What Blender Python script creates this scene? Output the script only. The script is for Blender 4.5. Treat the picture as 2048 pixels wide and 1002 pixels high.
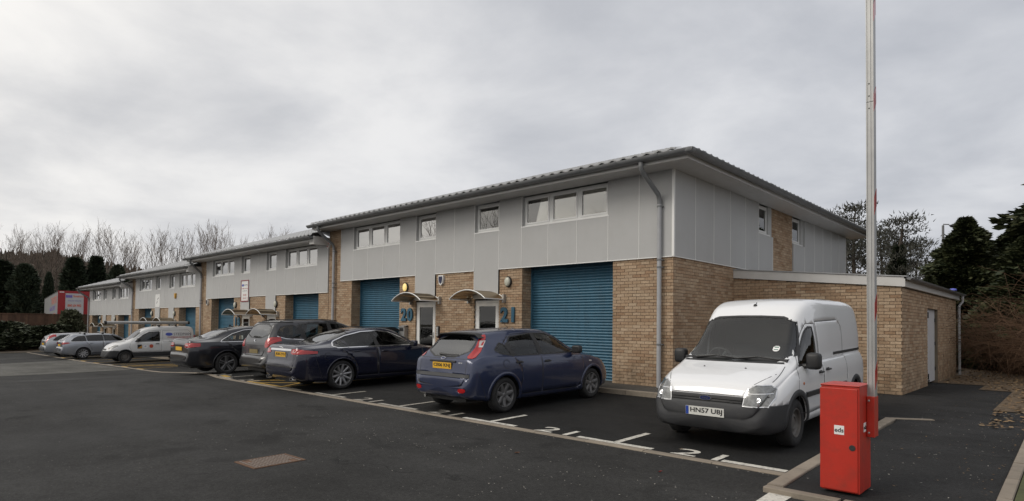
import bpy, bmesh, math, random
import numpy as np
from mathutils import Vector, Matrix, Euler
from mathutils.bvhtree import BVHTree
PI = math.pi
rnd = random.Random(7)
for o in list(bpy.data.objects):
    bpy.data.objects.remove(o)
SC = bpy.context.scene
COL = SC.collection
# ------------------------------------------------------------------ camera
YAW, PIT, ROL = 0.7518, 0.0271, 0.0114
CAM = Vector((6.7162, -12.5277, 1.4032))
fw = Vector((-math.sin(YAW)*math.cos(PIT), math.cos(YAW)*math.cos(PIT), math.sin(PIT)))
r0 = Vector((math.cos(YAW), math.sin(YAW), 0)); u0 = r0.cross(fw)
rt = r0*math.cos(ROL) + u0*math.sin(ROL); up = -r0*math.sin(ROL) + u0*math.cos(ROL)
cd = bpy.data.cameras.new('camera'); cam = bpy.data.objects.new('camera', cd); COL.objects.link(cam)
cam.matrix_world = Matrix(((rt.x, up.x, -fw.x, CAM.x), (rt.y, up.y, -fw.y, CAM.y), (rt.z, up.z, -fw.z, CAM.z), (0, 0, 0, 1)))
cd.sensor_width = 36; cd.lens = 1212.3/2048*36; cd.shift_y = (615.74-501)/2048
cd.clip_start = .05; cd.clip_end = 4000
SC.camera = cam
def pix(a, b, D):                       # a point at depth D along the photo pixel
    return CAM + (fw + rt*((a-1024)/1212.3) + up*((615.74-b)/1212.3))*D
# ------------------------------------------------------------------ sky and sun
SUN_AZ = math.atan2(-.88, -.47); SUN_EL = math.radians(40)
W = bpy.data.worlds.new('World'); SC.world = W; W.use_nodes = True
nt = W.node_tree; nt.nodes.clear(); N = nt.nodes.new; Lk = nt.links.new
out = N('ShaderNodeOutputWorld'); bg = N('ShaderNodeBackground'); Lk(bg.outputs[0], out.inputs[0])
sky = N('ShaderNodeTexSky'); sky.sky_type = 'NISHITA'; sky.sun_disc = False
sky.sun_elevation = SUN_EL; sky.sun_rotation = PI/2-SUN_AZ; sky.air_density = 1.5; sky.dust_density = 3
tc = N('ShaderNodeTexCoord'); sep = N('ShaderNodeSeparateXYZ'); Lk(tc.outputs['Generated'], sep.inputs[0])
def math_(op, a=None, b=None, c=None, clamp=False):
    n = N('ShaderNodeMath'); n.operation = op; n.use_clamp = clamp
    for i, v in enumerate((a, b, c)):
        if v is None: continue
        if isinstance(v, (int, float)): n.inputs[i].default_value = v
        else: Lk(v, n.inputs[i])
    return n.outputs[0]
zc = math_('MAXIMUM', math_('ABSOLUTE', sep.outputs[2]), 0.0)
den = math_('ADD', zc, .22)
comb = N('ShaderNodeCombineXYZ')
Lk(math_('DIVIDE', sep.outputs[0], den), comb.inputs[0]); Lk(math_('DIVIDE', sep.outputs[1], den), comb.inputs[1])
def noise_(vec, scale, detail, rough, dist=0):
    n = N('ShaderNodeTexNoise'); n.inputs['Scale'].default_value = scale; n.inputs['Detail'].default_value = detail
    n.inputs['Roughness'].default_value = rough; n.inputs['Distortion'].default_value = dist; Lk(vec, n.inputs['Vector']); return n.outputs['Fac']
n1 = noise_(comb.outputs[0], 1.5, 7, .55, .2)
n2 = noise_(comb.outputs[0], .38, 3, .5)
cl = math_('ADD', math_('MULTIPLY', n1, .62), math_('MULTIPLY', n2, .38))
cr = N('ShaderNodeValToRGB'); cr.color_ramp.interpolation = 'B_SPLINE'
cr.color_ramp.elements[0].position = .34; cr.color_ramp.elements[0].color = (.515, .535, .58, 1)
cr.color_ramp.elements[1].position = .64; cr.color_ramp.elements[1].color = (.96, .96, .965, 1)
e = cr.color_ramp.elements.new(.5); e.color = (.73, .742, .775, 1)
Lk(cl, cr.inputs[0])
# thin cloud toward the hidden sun is brighter and warmer, all around the sky
dot = N('ShaderNodeVectorMath'); dot.operation = 'DOT_PRODUCT'; Lk(tc.outputs['Generated'], dot.inputs[0])
dot.inputs[1].default_value = (math.cos(SUN_AZ)*math.cos(SUN_EL), math.sin(SUN_AZ)*math.cos(SUN_EL), math.sin(SUN_EL))
glow = math_('POWER', math_('MULTIPLY_ADD', dot.outputs['Value'], .5, .5, clamp=True), 2.8)
warm = N('ShaderNodeMix'); warm.data_type = 'RGBA'; warm.inputs[6].default_value = (.84, .85, .875, 1); warm.inputs[7].default_value = (1.42, 1.34, 1.20, 1)
Lk(glow, warm.inputs[0])
mul = N('ShaderNodeMix'); mul.data_type = 'RGBA'; mul.blend_type = 'MULTIPLY'; mul.inputs[0].default_value = 1
Lk(cr.outputs[0], mul.inputs[6]); Lk(warm.outputs[2], mul.inputs[7])
skm = N('ShaderNodeMix'); skm.data_type = 'RGBA'; skm.blend_type = 'MULTIPLY'; skm.inputs[0].default_value = 1
skm.inputs[7].default_value = (.08, .08, .08, 1); Lk(sky.outputs[0], skm.inputs[6])
mx = N('ShaderNodeMix'); mx.data_type = 'RGBA'; mx.inputs[0].default_value = .94
Lk(skm.outputs[2], mx.inputs[6]); Lk(mul.outputs[2], mx.inputs[7])
Lk(mx.outputs[2], bg.inputs[0]); bg.inputs[1].default_value = 1.0
sd = bpy.data.lights.new('sun', 'SUN'); so = bpy.data.objects.new('sun', sd); COL.objects.link(so)
sd.energy = 1.25; sd.angle = math.radians(25); sd.color = (1, .95, .87)
so.rotation_euler = Vector((math.cos(SUN_AZ)*math.cos(SUN_EL), math.sin(SUN_AZ)*math.cos(SUN_EL), math.sin(SUN_EL))).to_track_quat('Z', 'Y').to_euler()
SC.view_settings.view_transform = 'Standard'; SC.view_settings.look = 'None'; SC.view_settings.gamma = 1
SC.view_settings.exposure = 0.0; SC.view_settings.use_curve_mapping = False
SC.render.engine = 'CYCLES'
SC.cycles.max_bounces = 6; SC.cycles.transparent_max_bounces = 12
# ------------------------------------------------------------------ helpers
class MB:
    """collects shapes; build() links them as one mesh object"""
    def __init__(s): s.v = []; s.f = []; s.m = []; s.cur = 0
    def add(s, vs, fs):
        b = len(s.v); s.v += [tuple(p) for p in vs]
        for f in fs: s.f.append([b+i for i in f]); s.m.append(s.cur)
        return s
    def box(s, x0, x1, y0, y1, z0, z1):
        if x0 > x1: x0, x1 = x1, x0
        if y0 > y1: y0, y1 = y1, y0
        if z0 > z1: z0, z1 = z1, z0
        return s.add([(x0,y0,z0),(x1,y0,z0),(x1,y1,z0),(x0,y1,z0),(x0,y0,z1),(x1,y0,z1),(x1,y1,z1),(x0,y1,z1)],
                     [(0,3,2,1),(4,5,6,7),(0,1,5,4),(1,2,6,5),(2,3,7,6),(3,0,4,7)])
    def bbox(s, x0, x1, y0, y1, z0, z1, r=.02, seg=2):
        x0, x1 = sorted((x0,x1)); y0, y1 = sorted((y0,y1)); z0, z1 = sorted((z0,z1))
        bm = bmesh.new(); bmesh.ops.create_cube(bm, size=1)
        for v in bm.verts: v.co = Vector(((x0+x1)/2+v.co.x*(x1-x0), (y0+y1)/2+v.co.y*(y1-y0), (z0+z1)/2+v.co.z*(z1-z0)))
        bmesh.ops.bevel(bm, geom=bm.edges[:], offset=r, segments=seg, affect='EDGES', profile=.5)
        s.bm(bm); bm.free(); return s
    def bm(s, bm, M=None):
        bm.verts.index_update()
        return s.add([(M @ v.co) if M else v.co for v in bm.verts], [[v.index for v in f.verts] for f in bm.faces])
    def quad(s, a, b, c, d): return s.add([a, b, c, d], [(0,1,2,3)])
    def tube(s, pts, rad, n=8, cap=True):
        pts = [Vector(p) for p in pts]
        if not isinstance(rad, (list, tuple)): rad = [rad]*len(pts)
        vs = []; ref = None
        for i, p in enumerate(pts):
            t = (pts[min(i+1, len(pts)-1)]-pts[max(i-1, 0)])
            t = t.normalized() if t.length > 1e-9 else Vector((0,0,1))
            if ref is None: ref = Vector((0,0,1)) if abs(t.z) < .9 else Vector((1,0,0))
            a = t.cross(ref)
            if a.length < 1e-5: a = t.cross(Vector((1,.3,0)))
            a.normalize(); b = t.cross(a).normalized(); ref = a.cross(t)
            for k in range(n):
                w = 2*PI*k/n; vs.append(p+(a*math.cos(w)+b*math.sin(w))*rad[i])
        fs = []
        for i in range(len(pts)-1):
            for k in range(n): fs.append((i*n+k, i*n+(k+1)%n, (i+1)*n+(k+1)%n, (i+1)*n+k))
        if cap: fs.append(tuple(range(n))[::-1]); fs.append(tuple((len(pts)-1)*n+k for k in range(n)))
        return s.add(vs, fs)
    def lathe(s, prof, n=24, M=None, closed=False):
        """prof: (radius, height) pairs turned about local Z"""
        vs = []; fs = []; P = len(prof)
        for k in range(n):
            w = 2*PI*k/n
            for r, h in prof:
                v = Vector((r*math.cos(w), r*math.sin(w), h)); vs.append(M @ v if M else v)
        for k in range(n):
            k2 = (k+1) % n
            for i in range(P-1): fs.append((k*P+i, k2*P+i, k2*P+i+1, k*P+i+1))
        return s.add(vs, fs)
    def prism(s, poly, axis, a, b):
        """poly of 2D points extruded along axis: 'x' poly=(y,z), 'y' poly=(x,z), 'z' poly=(x,y)"""
        def P(q, h): return {'x': (h, q[0], q[1]), 'y': (q[0], h, q[1]), 'z': (q[0], q[1], h)}[axis]
        n = len(poly); vs = [P(q, a) for q in poly]+[P(q, b) for q in poly]
        fs = [tuple(range(n)), tuple(range(n, 2*n))[::-1]]+[(i, n+i, n+(i+1) % n, (i+1) % n) for i in range(n)]
        return s.add(vs, fs)
    def mesh(s, name, mats, smooth=False, fix=True):
        me = bpy.data.meshes.new(name); me.from_pydata(s.v, [], s.f)
        for m in (mats if isinstance(mats, (list, tuple)) else [mats]): me.materials.append(m)
        if max(s.m, default=0) > 0: me.polygons.foreach_set('material_index', s.m)
        if fix:
            bm = bmesh.new(); bm.from_mesh(me); bmesh.ops.recalc_face_normals(bm, faces=bm.faces[:]); bm.to_mesh(me); bm.free()
        if smooth: me.polygons.foreach_set('use_smooth', [True]*len(me.polygons))
        me.update(); return me
    def build(s, name, mats, parent=None, smooth=False, loc=None, fix=True):
        return link(name, s.mesh(name, mats, smooth, fix), parent, loc)
def link(name, data, parent=None, loc=None):
    o = bpy.data.objects.new(name, data); COL.objects.link(o)
    if parent: o.parent = parent
    if loc: o.location = loc
    return o
def tag(o, label=None, cat=None, group=None, kind=None):
    if label: o['label'] = label
    if cat: o['category'] = cat
    if group: o['group'] = group
    if kind: o['kind'] = kind
    return o
def empty(name, loc=(0,0,0), rz=0):
    o = bpy.data.objects.new(name, None); COL.objects.link(o); o.location = loc; o.rotation_euler = (0,0,rz)
    o.empty_display_size = .2; return o
def copy_tree(o, parent=None):
    c = o.copy(); COL.objects.link(c); c.parent = parent
    for ch in o.children: copy_tree(ch, c)
    return c
def auto_smooth(o, ang=35):
    me = o.data; me.polygons.foreach_set('use_smooth', [True]*len(me.polygons))
    bm = bmesh.new(); bm.from_mesh(me); a = math.radians(ang)
    for e in bm.edges:
        if len(e.link_faces) == 2 and e.calc_face_angle(0) > a: e.smooth = False
    bm.to_mesh(me); bm.free(); return o
FONT_CACHE = {}
def text_mesh(s, size, ext=.002, bold=0, space=1.0):
    """flat lettering as a mesh, centred, in local XY"""
    cu = bpy.data.curves.new('text', 'FONT'); cu.body = s; cu.size = size; cu.extrude = ext; cu.offset = bold
    cu.align_x = 'CENTER'; cu.align_y = 'CENTER'; cu.space_character = space; cu.resolution_u = 4
    o = bpy.data.objects.new('text', cu); COL.objects.link(o)
    dg = bpy.context.evaluated_depsgraph_get(); me = bpy.data.meshes.new_from_object(o.evaluated_get(dg))
    bpy.data.objects.remove(o); bpy.data.curves.remove(cu); return me
def text_obj(name, s, size, mat, parent, M, ext=.002, bold=0, space=1.0, sx=1.0, fit=None):
    me = text_mesh(s, size, ext, bold, space); me.materials.clear(); me.materials.append(mat)
    xs = [v.co.x for v in me.vertices]; ys = [v.co.y for v in me.vertices]
    cx, cy = (min(xs)+max(xs))/2, (min(ys)+max(ys))/2
    sy = 1.0
    if fit: sx = fit[0]/(max(xs)-min(xs)); sy = fit[1]/(max(ys)-min(ys))
    me.transform(M @ Matrix.Diagonal((sx, sy, 1, 1)) @ Matrix.Translation((-cx, -cy, 0)))
    return link(name, me, parent)
def frame(o, xdir, ydir):
    x = Vector(xdir).normalized(); y = Vector(ydir).normalized(); z = x.cross(y).normalized()
    return Matrix(((x.x,y.x,z.x,o[0]),(x.y,y.y,z.y,o[1]),(x.z,y.z,z.z,o[2]),(0,0,0,1)))
def pinterp(x, pts):
    return float(np.interp(x, [p[0] for p in pts], [p[1] for p in pts]))
# ------------------------------------------------------------------ materials
MATS = {}
def nodes_of(name):
    m = bpy.data.materials.new(name); m.use_nodes = True; t = m.node_tree; b = t.nodes['Principled BSDF']; MATS[name] = m
    return m, t, b
def mat(name, col, rough=.5, metal=0, coat=0, spec=.5, var=0, vscale=3, bump=0, bscale=40, dirt=None, dscale=2, rand=0, coatr=.05, streak=0):
    """plain procedural material: colour, noise variation, fine relief, stains"""
    m, t, b = nodes_of(name); n = t.nodes.new; l = t.links.new
    b.inputs['Roughness'].default_value = rough; b.inputs['Metallic'].default_value = metal
    b.inputs['Coat Weight'].default_value = coat; b.inputs['Coat Roughness'].default_value = coatr
    b.inputs['Specular IOR Level'].default_value = spec
    b.inputs['Base Color'].default_value = (*col, 1)
    geo = n('ShaderNodeNewGeometry'); cur = None
    if var or rand:
        no = n('ShaderNodeTexNoise'); no.inputs['Scale'].default_value = vscale; no.inputs['Detail'].default_value = 6; no.inputs['Roughness'].default_value = .6
        l(geo.outputs['Position'], no.inputs['Vector'])
        mr = n('ShaderNodeMapRange'); mr.inputs[1].default_value = .25; mr.inputs[2].default_value = .75
        mr.inputs[3].default_value = 1-var; mr.inputs[4].default_value = 1+var; l(no.outputs['Fac'], mr.inputs[0]); fac = mr.outputs[0]
        if rand:
            oi = n('ShaderNodeObjectInfo'); ad = n('ShaderNodeMath'); ad.operation = 'ADD'; l(oi.outputs['Random'], ad.inputs[0]); l(geo.outputs['Random Per Island'], ad.inputs[1])
            fr = n('ShaderNodeMath'); fr.operation = 'FRACT'; l(ad.outputs[0], fr.inputs[0])
            m2 = n('ShaderNodeMapRange'); m2.inputs[3].default_value = 1-rand; m2.inputs[4].default_value = 1+rand; l(fr.outputs[0], m2.inputs[0])
            mm = n('ShaderNodeMath'); mm.operation = 'MULTIPLY'; l(fac, mm.inputs[0]); l(m2.outputs[0], mm.inputs[1]); fac = mm.outputs[0]
        vm = n('ShaderNodeVectorMath'); vm.operation = 'SCALE'; vm.inputs[0].default_value = col; l(fac, vm.inputs['Scale']); cur = vm.outputs[0]
    if dirt:
        dn = n('ShaderNodeTexNoise'); dn.inputs['Scale'].default_value = dscale; dn.inputs['Detail'].default_value = 8; dn.inputs['Roughness'].default_value = .7
        l(geo.outputs['Position'], dn.inputs['Vector'])
        dr = n('ShaderNodeMapRange'); dr.inputs[1].default_value = .5; dr.inputs[2].default_value = .74; dr.inputs[4].default_value = dirt[3]; l(dn.outputs['Fac'], dr.inputs[0])
        mx = n('ShaderNodeMix'); mx.data_type = 'RGBA'; l(dr.outputs[0], mx.inputs[0]); mx.inputs[7].default_value = (*dirt[:3], 1)
        if cur: l(cur, mx.inputs[6])
        else: mx.inputs[6].default_value = (*col, 1)
        cur = mx.outputs[2]
    if streak:
        mp = n('ShaderNodeVectorMath'); mp.operation = 'MULTIPLY'; mp.inputs[1].default_value = (7,7,.28); l(geo.outputs['Position'], mp.inputs[0])
        sn = n('ShaderNodeTexNoise'); sn.inputs['Scale'].default_value = 1; sn.inputs['Detail'].default_value = 6; sn.inputs['Roughness'].default_value = .65; l(mp.outputs[0], sn.inputs['Vector'])
        sr = n('ShaderNodeMapRange'); sr.inputs[1].default_value = .42; sr.inputs[2].default_value = .75; sr.inputs[3].default_value = 1; sr.inputs[4].default_value = 1-streak; l(sn.outputs['Fac'], sr.inputs[0])
        sv = n('ShaderNodeVectorMath'); sv.operation = 'SCALE'; l(sr.outputs[0], sv.inputs['Scale'])
        if cur: l(cur, sv.inputs[0])
        else: sv.inputs[0].default_value = col
        cur = sv.outputs[0]
    if cur: l(cur, b.inputs['Base Color'])
    if bump:
        bn = n('ShaderNodeTexNoise'); bn.inputs['Scale'].default_value = bscale; bn.inputs['Detail'].default_value = 4; l(geo.outputs['Position'], bn.inputs['Vector'])
        bp = n('ShaderNodeBump'); bp.inputs['Strength'].default_value = bump; bp.inputs['Distance'].default_value = .01; l(bn.outputs['Fac'], bp.inputs['Height']); l(bp.outputs[0], b.inputs['Normal'])
    return m
def glass(name, tint, refl, rough=.0, gcol=(1,1,1)):
    """thin pane: tinted see-through plus mirror reflection by angle"""
    m, t, b = nodes_of(name); t.nodes.remove(b); n = t.nodes.new; l = t.links.new
    o = t.nodes['Material Output']; tr = n('ShaderNodeBsdfTransparent'); tr.inputs[0].default_value = (*tint, 1)
    gl = n('ShaderNodeBsdfGlossy'); gl.inputs[0].default_value = (*gcol, 1); gl.inputs['Roughness'].default_value = rough
    fr = n('ShaderNodeFresnel'); fr.inputs[0].default_value = 1.5
    mr = n('ShaderNodeMapRange'); mr.inputs[3].default_value = refl; mr.inputs[4].default_value = 1; l(fr.outputs[0], mr.inputs[0])
    mx = n('ShaderNodeMixShader'); l(mr.outputs[0], mx.inputs[0]); l(tr.outputs[0], mx.inputs[1]); l(gl.outputs[0], mx.inputs[2]); l(mx.outputs[0], o.inputs[0])
    return m
def asphalt(name, c, speck=.35, patch=.25, wet=0):
    m, t, b = nodes_of(name); n = t.nodes.new; l = t.links.new
    geo = n('ShaderNodeNewGeometry')
    def nz(s, d=5, r=.6):
        x = n('ShaderNodeTexNoise'); x.inputs['Scale'].default_value = s; x.inputs['Detail'].default_value = d; x.inputs['Roughness'].default_value = r
        l(geo.outputs['Position'], x.inputs['Vector']); return x.outputs['Fac']
    def mr(v, a, bb, c0, d0):
        x = n('ShaderNodeMapRange'); l(v, x.inputs[0]); x.inputs[1].default_value = a; x.inputs[2].default_value = bb; x.inputs[3].default_value = c0; x.inputs[4].default_value = d0; return x.outputs[0]
    def mul(a, bb):
        x = n('ShaderNodeMath'); x.operation = 'MULTIPLY'; l(a, x.inputs[0]); l(bb, x.inputs[1]); return x.outputs[0]
    fac = mul(mul(mr(nz(95, 2, .7), .3, .7, .5, 1.55), mr(nz(.55, 6, .62), .3, .7, 1-patch, 1+patch)), mr(nz(7, 4), .3, .7, .88, 1.12))
    fac = mul(fac, mr(nz(32, 3, .75), .34, .66, .66, 1.38))
    st = n('ShaderNodeVectorMath'); st.operation = 'MULTIPLY'; st.inputs[1].default_value = (.12, 1.9, 1); l(geo.outputs['Position'], st.inputs[0])
    tn = n('ShaderNodeTexNoise'); tn.inputs['Scale'].default_value = 1; tn.inputs['Detail'].default_value = 5; l(st.outputs[0], tn.inputs['Vector']); fac = mul(fac, mr(tn.outputs['Fac'], .35, .65, .90, 1.10))
    fac = mul(fac, mr(nz(1.7, 2, .4), .62, .72, 1, .62))
    wv = n('ShaderNodeVectorMath'); wv.operation = 'ADD'; l(geo.outputs['Position'], wv.inputs[0]); wn_ = n('ShaderNodeTexNoise'); wn_.inputs['Scale'].default_value = 2.2; wn_.inputs['Detail'].default_value = 5; l(geo.outputs['Position'], wn_.inputs['Vector'])
    ws_ = n('ShaderNodeVectorMath'); ws_.operation = 'SCALE'; ws_.inputs['Scale'].default_value = .7; l(wn_.outputs['Color'], ws_.inputs[0]); l(ws_.outputs[0], wv.inputs[1])
    cv = n('ShaderNodeTexVoronoi'); cv.feature = 'DISTANCE_TO_EDGE'; cv.inputs['Scale'].default_value = .24; l(wv.outputs[0], cv.inputs['Vector'])
    cm = n('ShaderNodeMath'); cm.operation = 'MAXIMUM'; l(mr(cv.outputs['Distance'], .0010, .0028, .45, 1), cm.inputs[0]); l(mr(nz(.23, 2), .46, .52, 1, 0), cm.inputs[1]); fac = mul(fac, cm.outputs[0])
    vm = n('ShaderNodeVectorMath'); vm.operation = 'SCALE'; vm.inputs[0].default_value = c; l(fac, vm.inputs['Scale'])
    vo = n('ShaderNodeTexVoronoi'); vo.inputs['Scale'].default_value = 26; l(geo.outputs['Position'], vo.inputs['Vector'])
    dist = mr(vo.outputs['Distance'], .10, .17, 1, 0)
    wn = n('ShaderNodeSeparateColor'); l(vo.outputs['Color'], wn.inputs[0]); pick = mr(wn.outputs[0], .90, .93, 0, 1)
    sp = mul(mul(dist, pick), mr(nz(.8, 3), .42, .62, 0, speck*2))
    mx = n('ShaderNodeMix'); mx.data_type = 'RGBA'; l(sp, mx.inputs[0]); l(vm.outputs[0], mx.inputs[6]); mx.inputs[7].default_value = (.34, .32, .29, 1)
    l(mx.outputs[2], b.inputs['Base Color'])
    b.inputs['Specular IOR Level'].default_value = .22
    l(mr(nz(.4, 5), .35, .65, .72-.3*wet, .92-.15*wet), b.inputs['Roughness'])
    bp = n('ShaderNodeBump'); bp.inputs['Strength'].default_value = .55; bp.inputs['Distance'].default_value = .006; l(nz(140, 2, .7), bp.inputs['Height']); l(bp.outputs[0], b.inputs['Normal'])
    return m
def brick_mat(name, cols, rot=(0,0,0), tex=False):
    """tex=False: for modelled bricks, one tone each; tex=True: far walls, bricks in the material"""
    m, t, b = nodes_of(name); n = t.nodes.new; l = t.links.new
    geo = n('ShaderNodeNewGeometry'); b.inputs['Roughness'].default_value = .9; b.inputs['Specular IOR Level'].default_value = .2
    if tex:
        sp = n('ShaderNodeSeparateXYZ'); l(geo.outputs['Position'], sp.inputs[0])
        s2 = n('ShaderNodeMath'); s2.operation = 'ADD'; l(sp.outputs[0], s2.inputs[0]); l(sp.outputs[1], s2.inputs[1])
        cb = n('ShaderNodeCombineXYZ'); l(s2.outputs[0], cb.inputs[0]); l(sp.outputs[2], cb.inputs[1])
        br = n('ShaderNodeTexBrick'); l(cb.outputs[0], br.inputs['Vector']); br.inputs['Scale'].default_value = 1
        br.inputs['Brick Width'].default_value = .225; br.inputs['Row Height'].default_value = .075; br.inputs['Mortar Size'].default_value = .006; br.inputs['Mortar Smooth'].default_value = .1
        br.inputs['Color1'].default_value = (0,0,0,1); br.inputs['Color2'].default_value = (1,1,1,1); br.inputs['Mortar'].default_value = (.5,.5,.5,1)
        bw = n('ShaderNodeRGBToBW'); l(br.outputs['Color'], bw.inputs[0]); fac = bw.outputs[0]
    else:
        oi = n('ShaderNodeObjectInfo'); ad = n('ShaderNodeMath'); ad.operation = 'ADD'; l(oi.outputs['Random'], ad.inputs[0]); l(geo.outputs['Random Per Island'], ad.inputs[1])
        fr = n('ShaderNodeMath'); fr.operation = 'FRACT'; l(ad.outputs[0], fr.inputs[0]); fac = fr.outputs[0]
    cr = n('ShaderNodeValToRGB'); l(fac, cr.inputs[0])
    while len(cr.color_ramp.elements) < len(cols): cr.color_ramp.elements.new(.5)
    for i, c in enumerate(cols): cr.color_ramp.elements[i].position = i/(len(cols)-1); cr.color_ramp.elements[i].color = (*c, 1)
    no = n('ShaderNodeTexNoise'); no.inputs['Scale'].default_value = 22; no.inputs['Detail'].default_value = 5; l(geo.outputs['Position'], no.inputs['Vector'])
    n2 = n('ShaderNodeTexNoise'); n2.inputs['Scale'].default_value = 1.3; n2.inputs['Detail'].default_value = 4; l(geo.outputs['Position'], n2.inputs['Vector'])
    a1 = n('ShaderNodeMapRange'); l(no.outputs['Fac'], a1.inputs[0]); a1.inputs[1].default_value = .3; a1.inputs[2].default_value = .7; a1.inputs[3].default_value = .82; a1.inputs[4].default_value = 1.16
    a2 = n('ShaderNodeMapRange'); l(n2.outputs['Fac'], a2.inputs[0]); a2.inputs[1].default_value = .3; a2.inputs[2].default_value = .7; a2.inputs[3].default_value = .86; a2.inputs[4].default_value = 1.12
    mu = n('ShaderNodeMath'); mu.operation = 'MULTIPLY'; l(a1.outputs[0], mu.inputs[0]); l(a2.outputs[0], mu.inputs[1])
    vm = n('ShaderNodeVectorMath'); vm.operation = 'SCALE'; l(cr.outputs[0], vm.inputs[0]); l(mu.outputs[0], vm.inputs['Scale']); cur = vm.outputs[0]
    # splash stains and damp patches with ragged outlines
    zz = n('ShaderNodeSeparateXYZ'); l(geo.outputs['Position'], zz.inputs[0]); n3 = n('ShaderNodeTexNoise'); n3.inputs['Scale'].default_value = 2.6; n3.inputs['Detail'].default_value = 7; n3.inputs['Roughness'].default_value = .7; l(geo.outputs['Position'], n3.inputs['Vector'])
    hz = n('ShaderNodeMapRange'); l(zz.outputs[2], hz.inputs[0]); hz.inputs[1].default_value = -.2; hz.inputs[2].default_value = 1.1; hz.inputs[3].default_value = .22; hz.inputs[4].default_value = 0
    ad2 = n('ShaderNodeMath'); ad2.operation = 'ADD'; l(n3.outputs['Fac'], ad2.inputs[0]); l(hz.outputs[0], ad2.inputs[1])
    sm = n('ShaderNodeMapRange'); l(ad2.outputs[0], sm.inputs[0]); sm.inputs[1].default_value = .56; sm.inputs[2].default_value = .82; sm.inputs[4].default_value = .6
    mst = n('ShaderNodeMix'); mst.data_type = 'RGBA'; l(sm.outputs[0], mst.inputs[0]); l(cur, mst.inputs[6]); mst.inputs[7].default_value = (.10,.075,.05,1); cur = mst.outputs[2]
    bp = n('ShaderNodeBump'); bp.inputs['Strength'].default_value = .5; bp.inputs['Distance'].default_value = .004
    if tex:
        mx = n('ShaderNodeMix'); mx.data_type = 'RGBA'; l(br.outputs['Fac'], mx.inputs[0]); l(cur, mx.inputs[6]); mx.inputs[7].default_value = (.10,.085,.065,1); cur = mx.outputs[2]
        inv = n('ShaderNodeMath'); inv.operation = 'SUBTRACT'; inv.inputs[0].default_value = 1; l(br.outputs['Fac'], inv.inputs[1]); l(inv.outputs[0], bp.inputs['Height'])
    else: l(no.outputs['Fac'], bp.inputs['Height'])
    l(cur, b.inputs['Base Color']); l(bp.outputs[0], b.inputs['Normal'])
    return m
def leafmat(name, cols, rough=.6):
    m, t, b = nodes_of(name); n = t.nodes.new; l = t.links.new
    geo = n('ShaderNodeNewGeometry'); cr = n('ShaderNodeValToRGB'); l(geo.outputs['Random Per Island'], cr.inputs[0])
    while len(cr.color_ramp.elements) < len(cols): cr.color_ramp.elements.new(.5)
    for i, c in enumerate(cols): cr.color_ramp.elements[i].position = i/(len(cols)-1); cr.color_ramp.elements[i].color = (*c, 1)
    l(cr.outputs[0], b.inputs['Base Color']); b.inputs['Roughness'].default_value = rough; b.inputs['Specular IOR Level'].default_value = .3
    return m
def paint(name, col, metal=.0, flake=0, rough=.35, dirt=.12, dcol=(.12,.11,.095)):
    """car paint: base, clear coat, road grime in blotches and low on the sills"""
    m, t, b = nodes_of(name); n = t.nodes.new; l = t.links.new
    b.inputs['Metallic'].default_value = metal; b.inputs['Roughness'].default_value = rough
    b.inputs['Coat Weight'].default_value = .9; b.inputs['Coat Roughness'].default_value = .04
    tcn = n('ShaderNodeTexCoord'); no = n('ShaderNodeTexNoise'); no.inputs['Scale'].default_value = 3.5; no.inputs['Detail'].default_value = 8; no.inputs['Roughness'].default_value = .7
    l(tcn.outputs['Object'], no.inputs['Vector'])
    sp = n('ShaderNodeSeparateXYZ'); l(tcn.outputs['Object'], sp.inputs[0])
    lo = n('ShaderNodeMapRange'); l(sp.outputs[2], lo.inputs[0]); lo.inputs[1].default_value = .2; lo.inputs[2].default_value = .75; lo.inputs[3].default_value = .25+2*dirt; lo.inputs[4].default_value = dirt
    mr = n('ShaderNodeMapRange'); l(no.outputs['Fac'], mr.inputs[0]); mr.inputs[1].default_value = .3; mr.inputs[2].default_value = .75; mr.inputs[3].default_value = .2
    mu = n('ShaderNodeMath'); mu.operation = 'MULTIPLY'; l(lo.outputs[0], mu.inputs[0]); l(mr.outputs[0], mu.inputs[1])
    mx = n('ShaderNodeMix'); mx.data_type = 'RGBA'; l(mu.outputs[0], mx.inputs[0]); mx.inputs[6].default_value = (*col, 1); mx.inputs[7].default_value = (*dcol, 1)
    l(mx.outputs[2], b.inputs['Base Color'])
    rr = n('ShaderNodeMapRange'); l(mu.outputs[0], rr.inputs[0]); rr.inputs[3].default_value = .03; rr.inputs[4].default_value = .5; l(rr.outputs[0], b.inputs['Coat Roughness'])
    return m
M_ASPH = asphalt('road_asphalt', (.0265, .0262, .0255), .40, .26)
M_BAY = asphalt('bay_asphalt', (.0135, .0135, .0135), .25, .22)
M_PATH = asphalt('path_asphalt', (.018, .018, .0182), .2, .32)
M_OLD = asphalt('worn_asphalt', (.085, .083, .076), .2, .3)
M_PAVE = asphalt('pavement_asphalt', (.065, .060, .054), .2, .25)
M_KERB = mat('kerb_concrete', (.235, .200, .160), .9, var=.25, vscale=6, bump=.5, bscale=60, dirt=(.07,.06,.045,.7), dscale=3, rand=.12)
M_LINE = mat('road_paint', (.56, .54, .49), .85, var=.22, vscale=30, dirt=(.035,.034,.031,1.0), dscale=13, bump=.4, bscale=120)
M_LINEB = mat('worn_road_paint', (.33, .31, .275), .85, var=.3, vscale=30, dirt=(.03,.029,.027,1.0), dscale=11, bump=.4, bscale=120)
M_YEL = mat('yellow_road_paint', (.42, .26, .045), .8, var=.25, vscale=25, dirt=(.05,.05,.045,.85), dscale=6)
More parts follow.
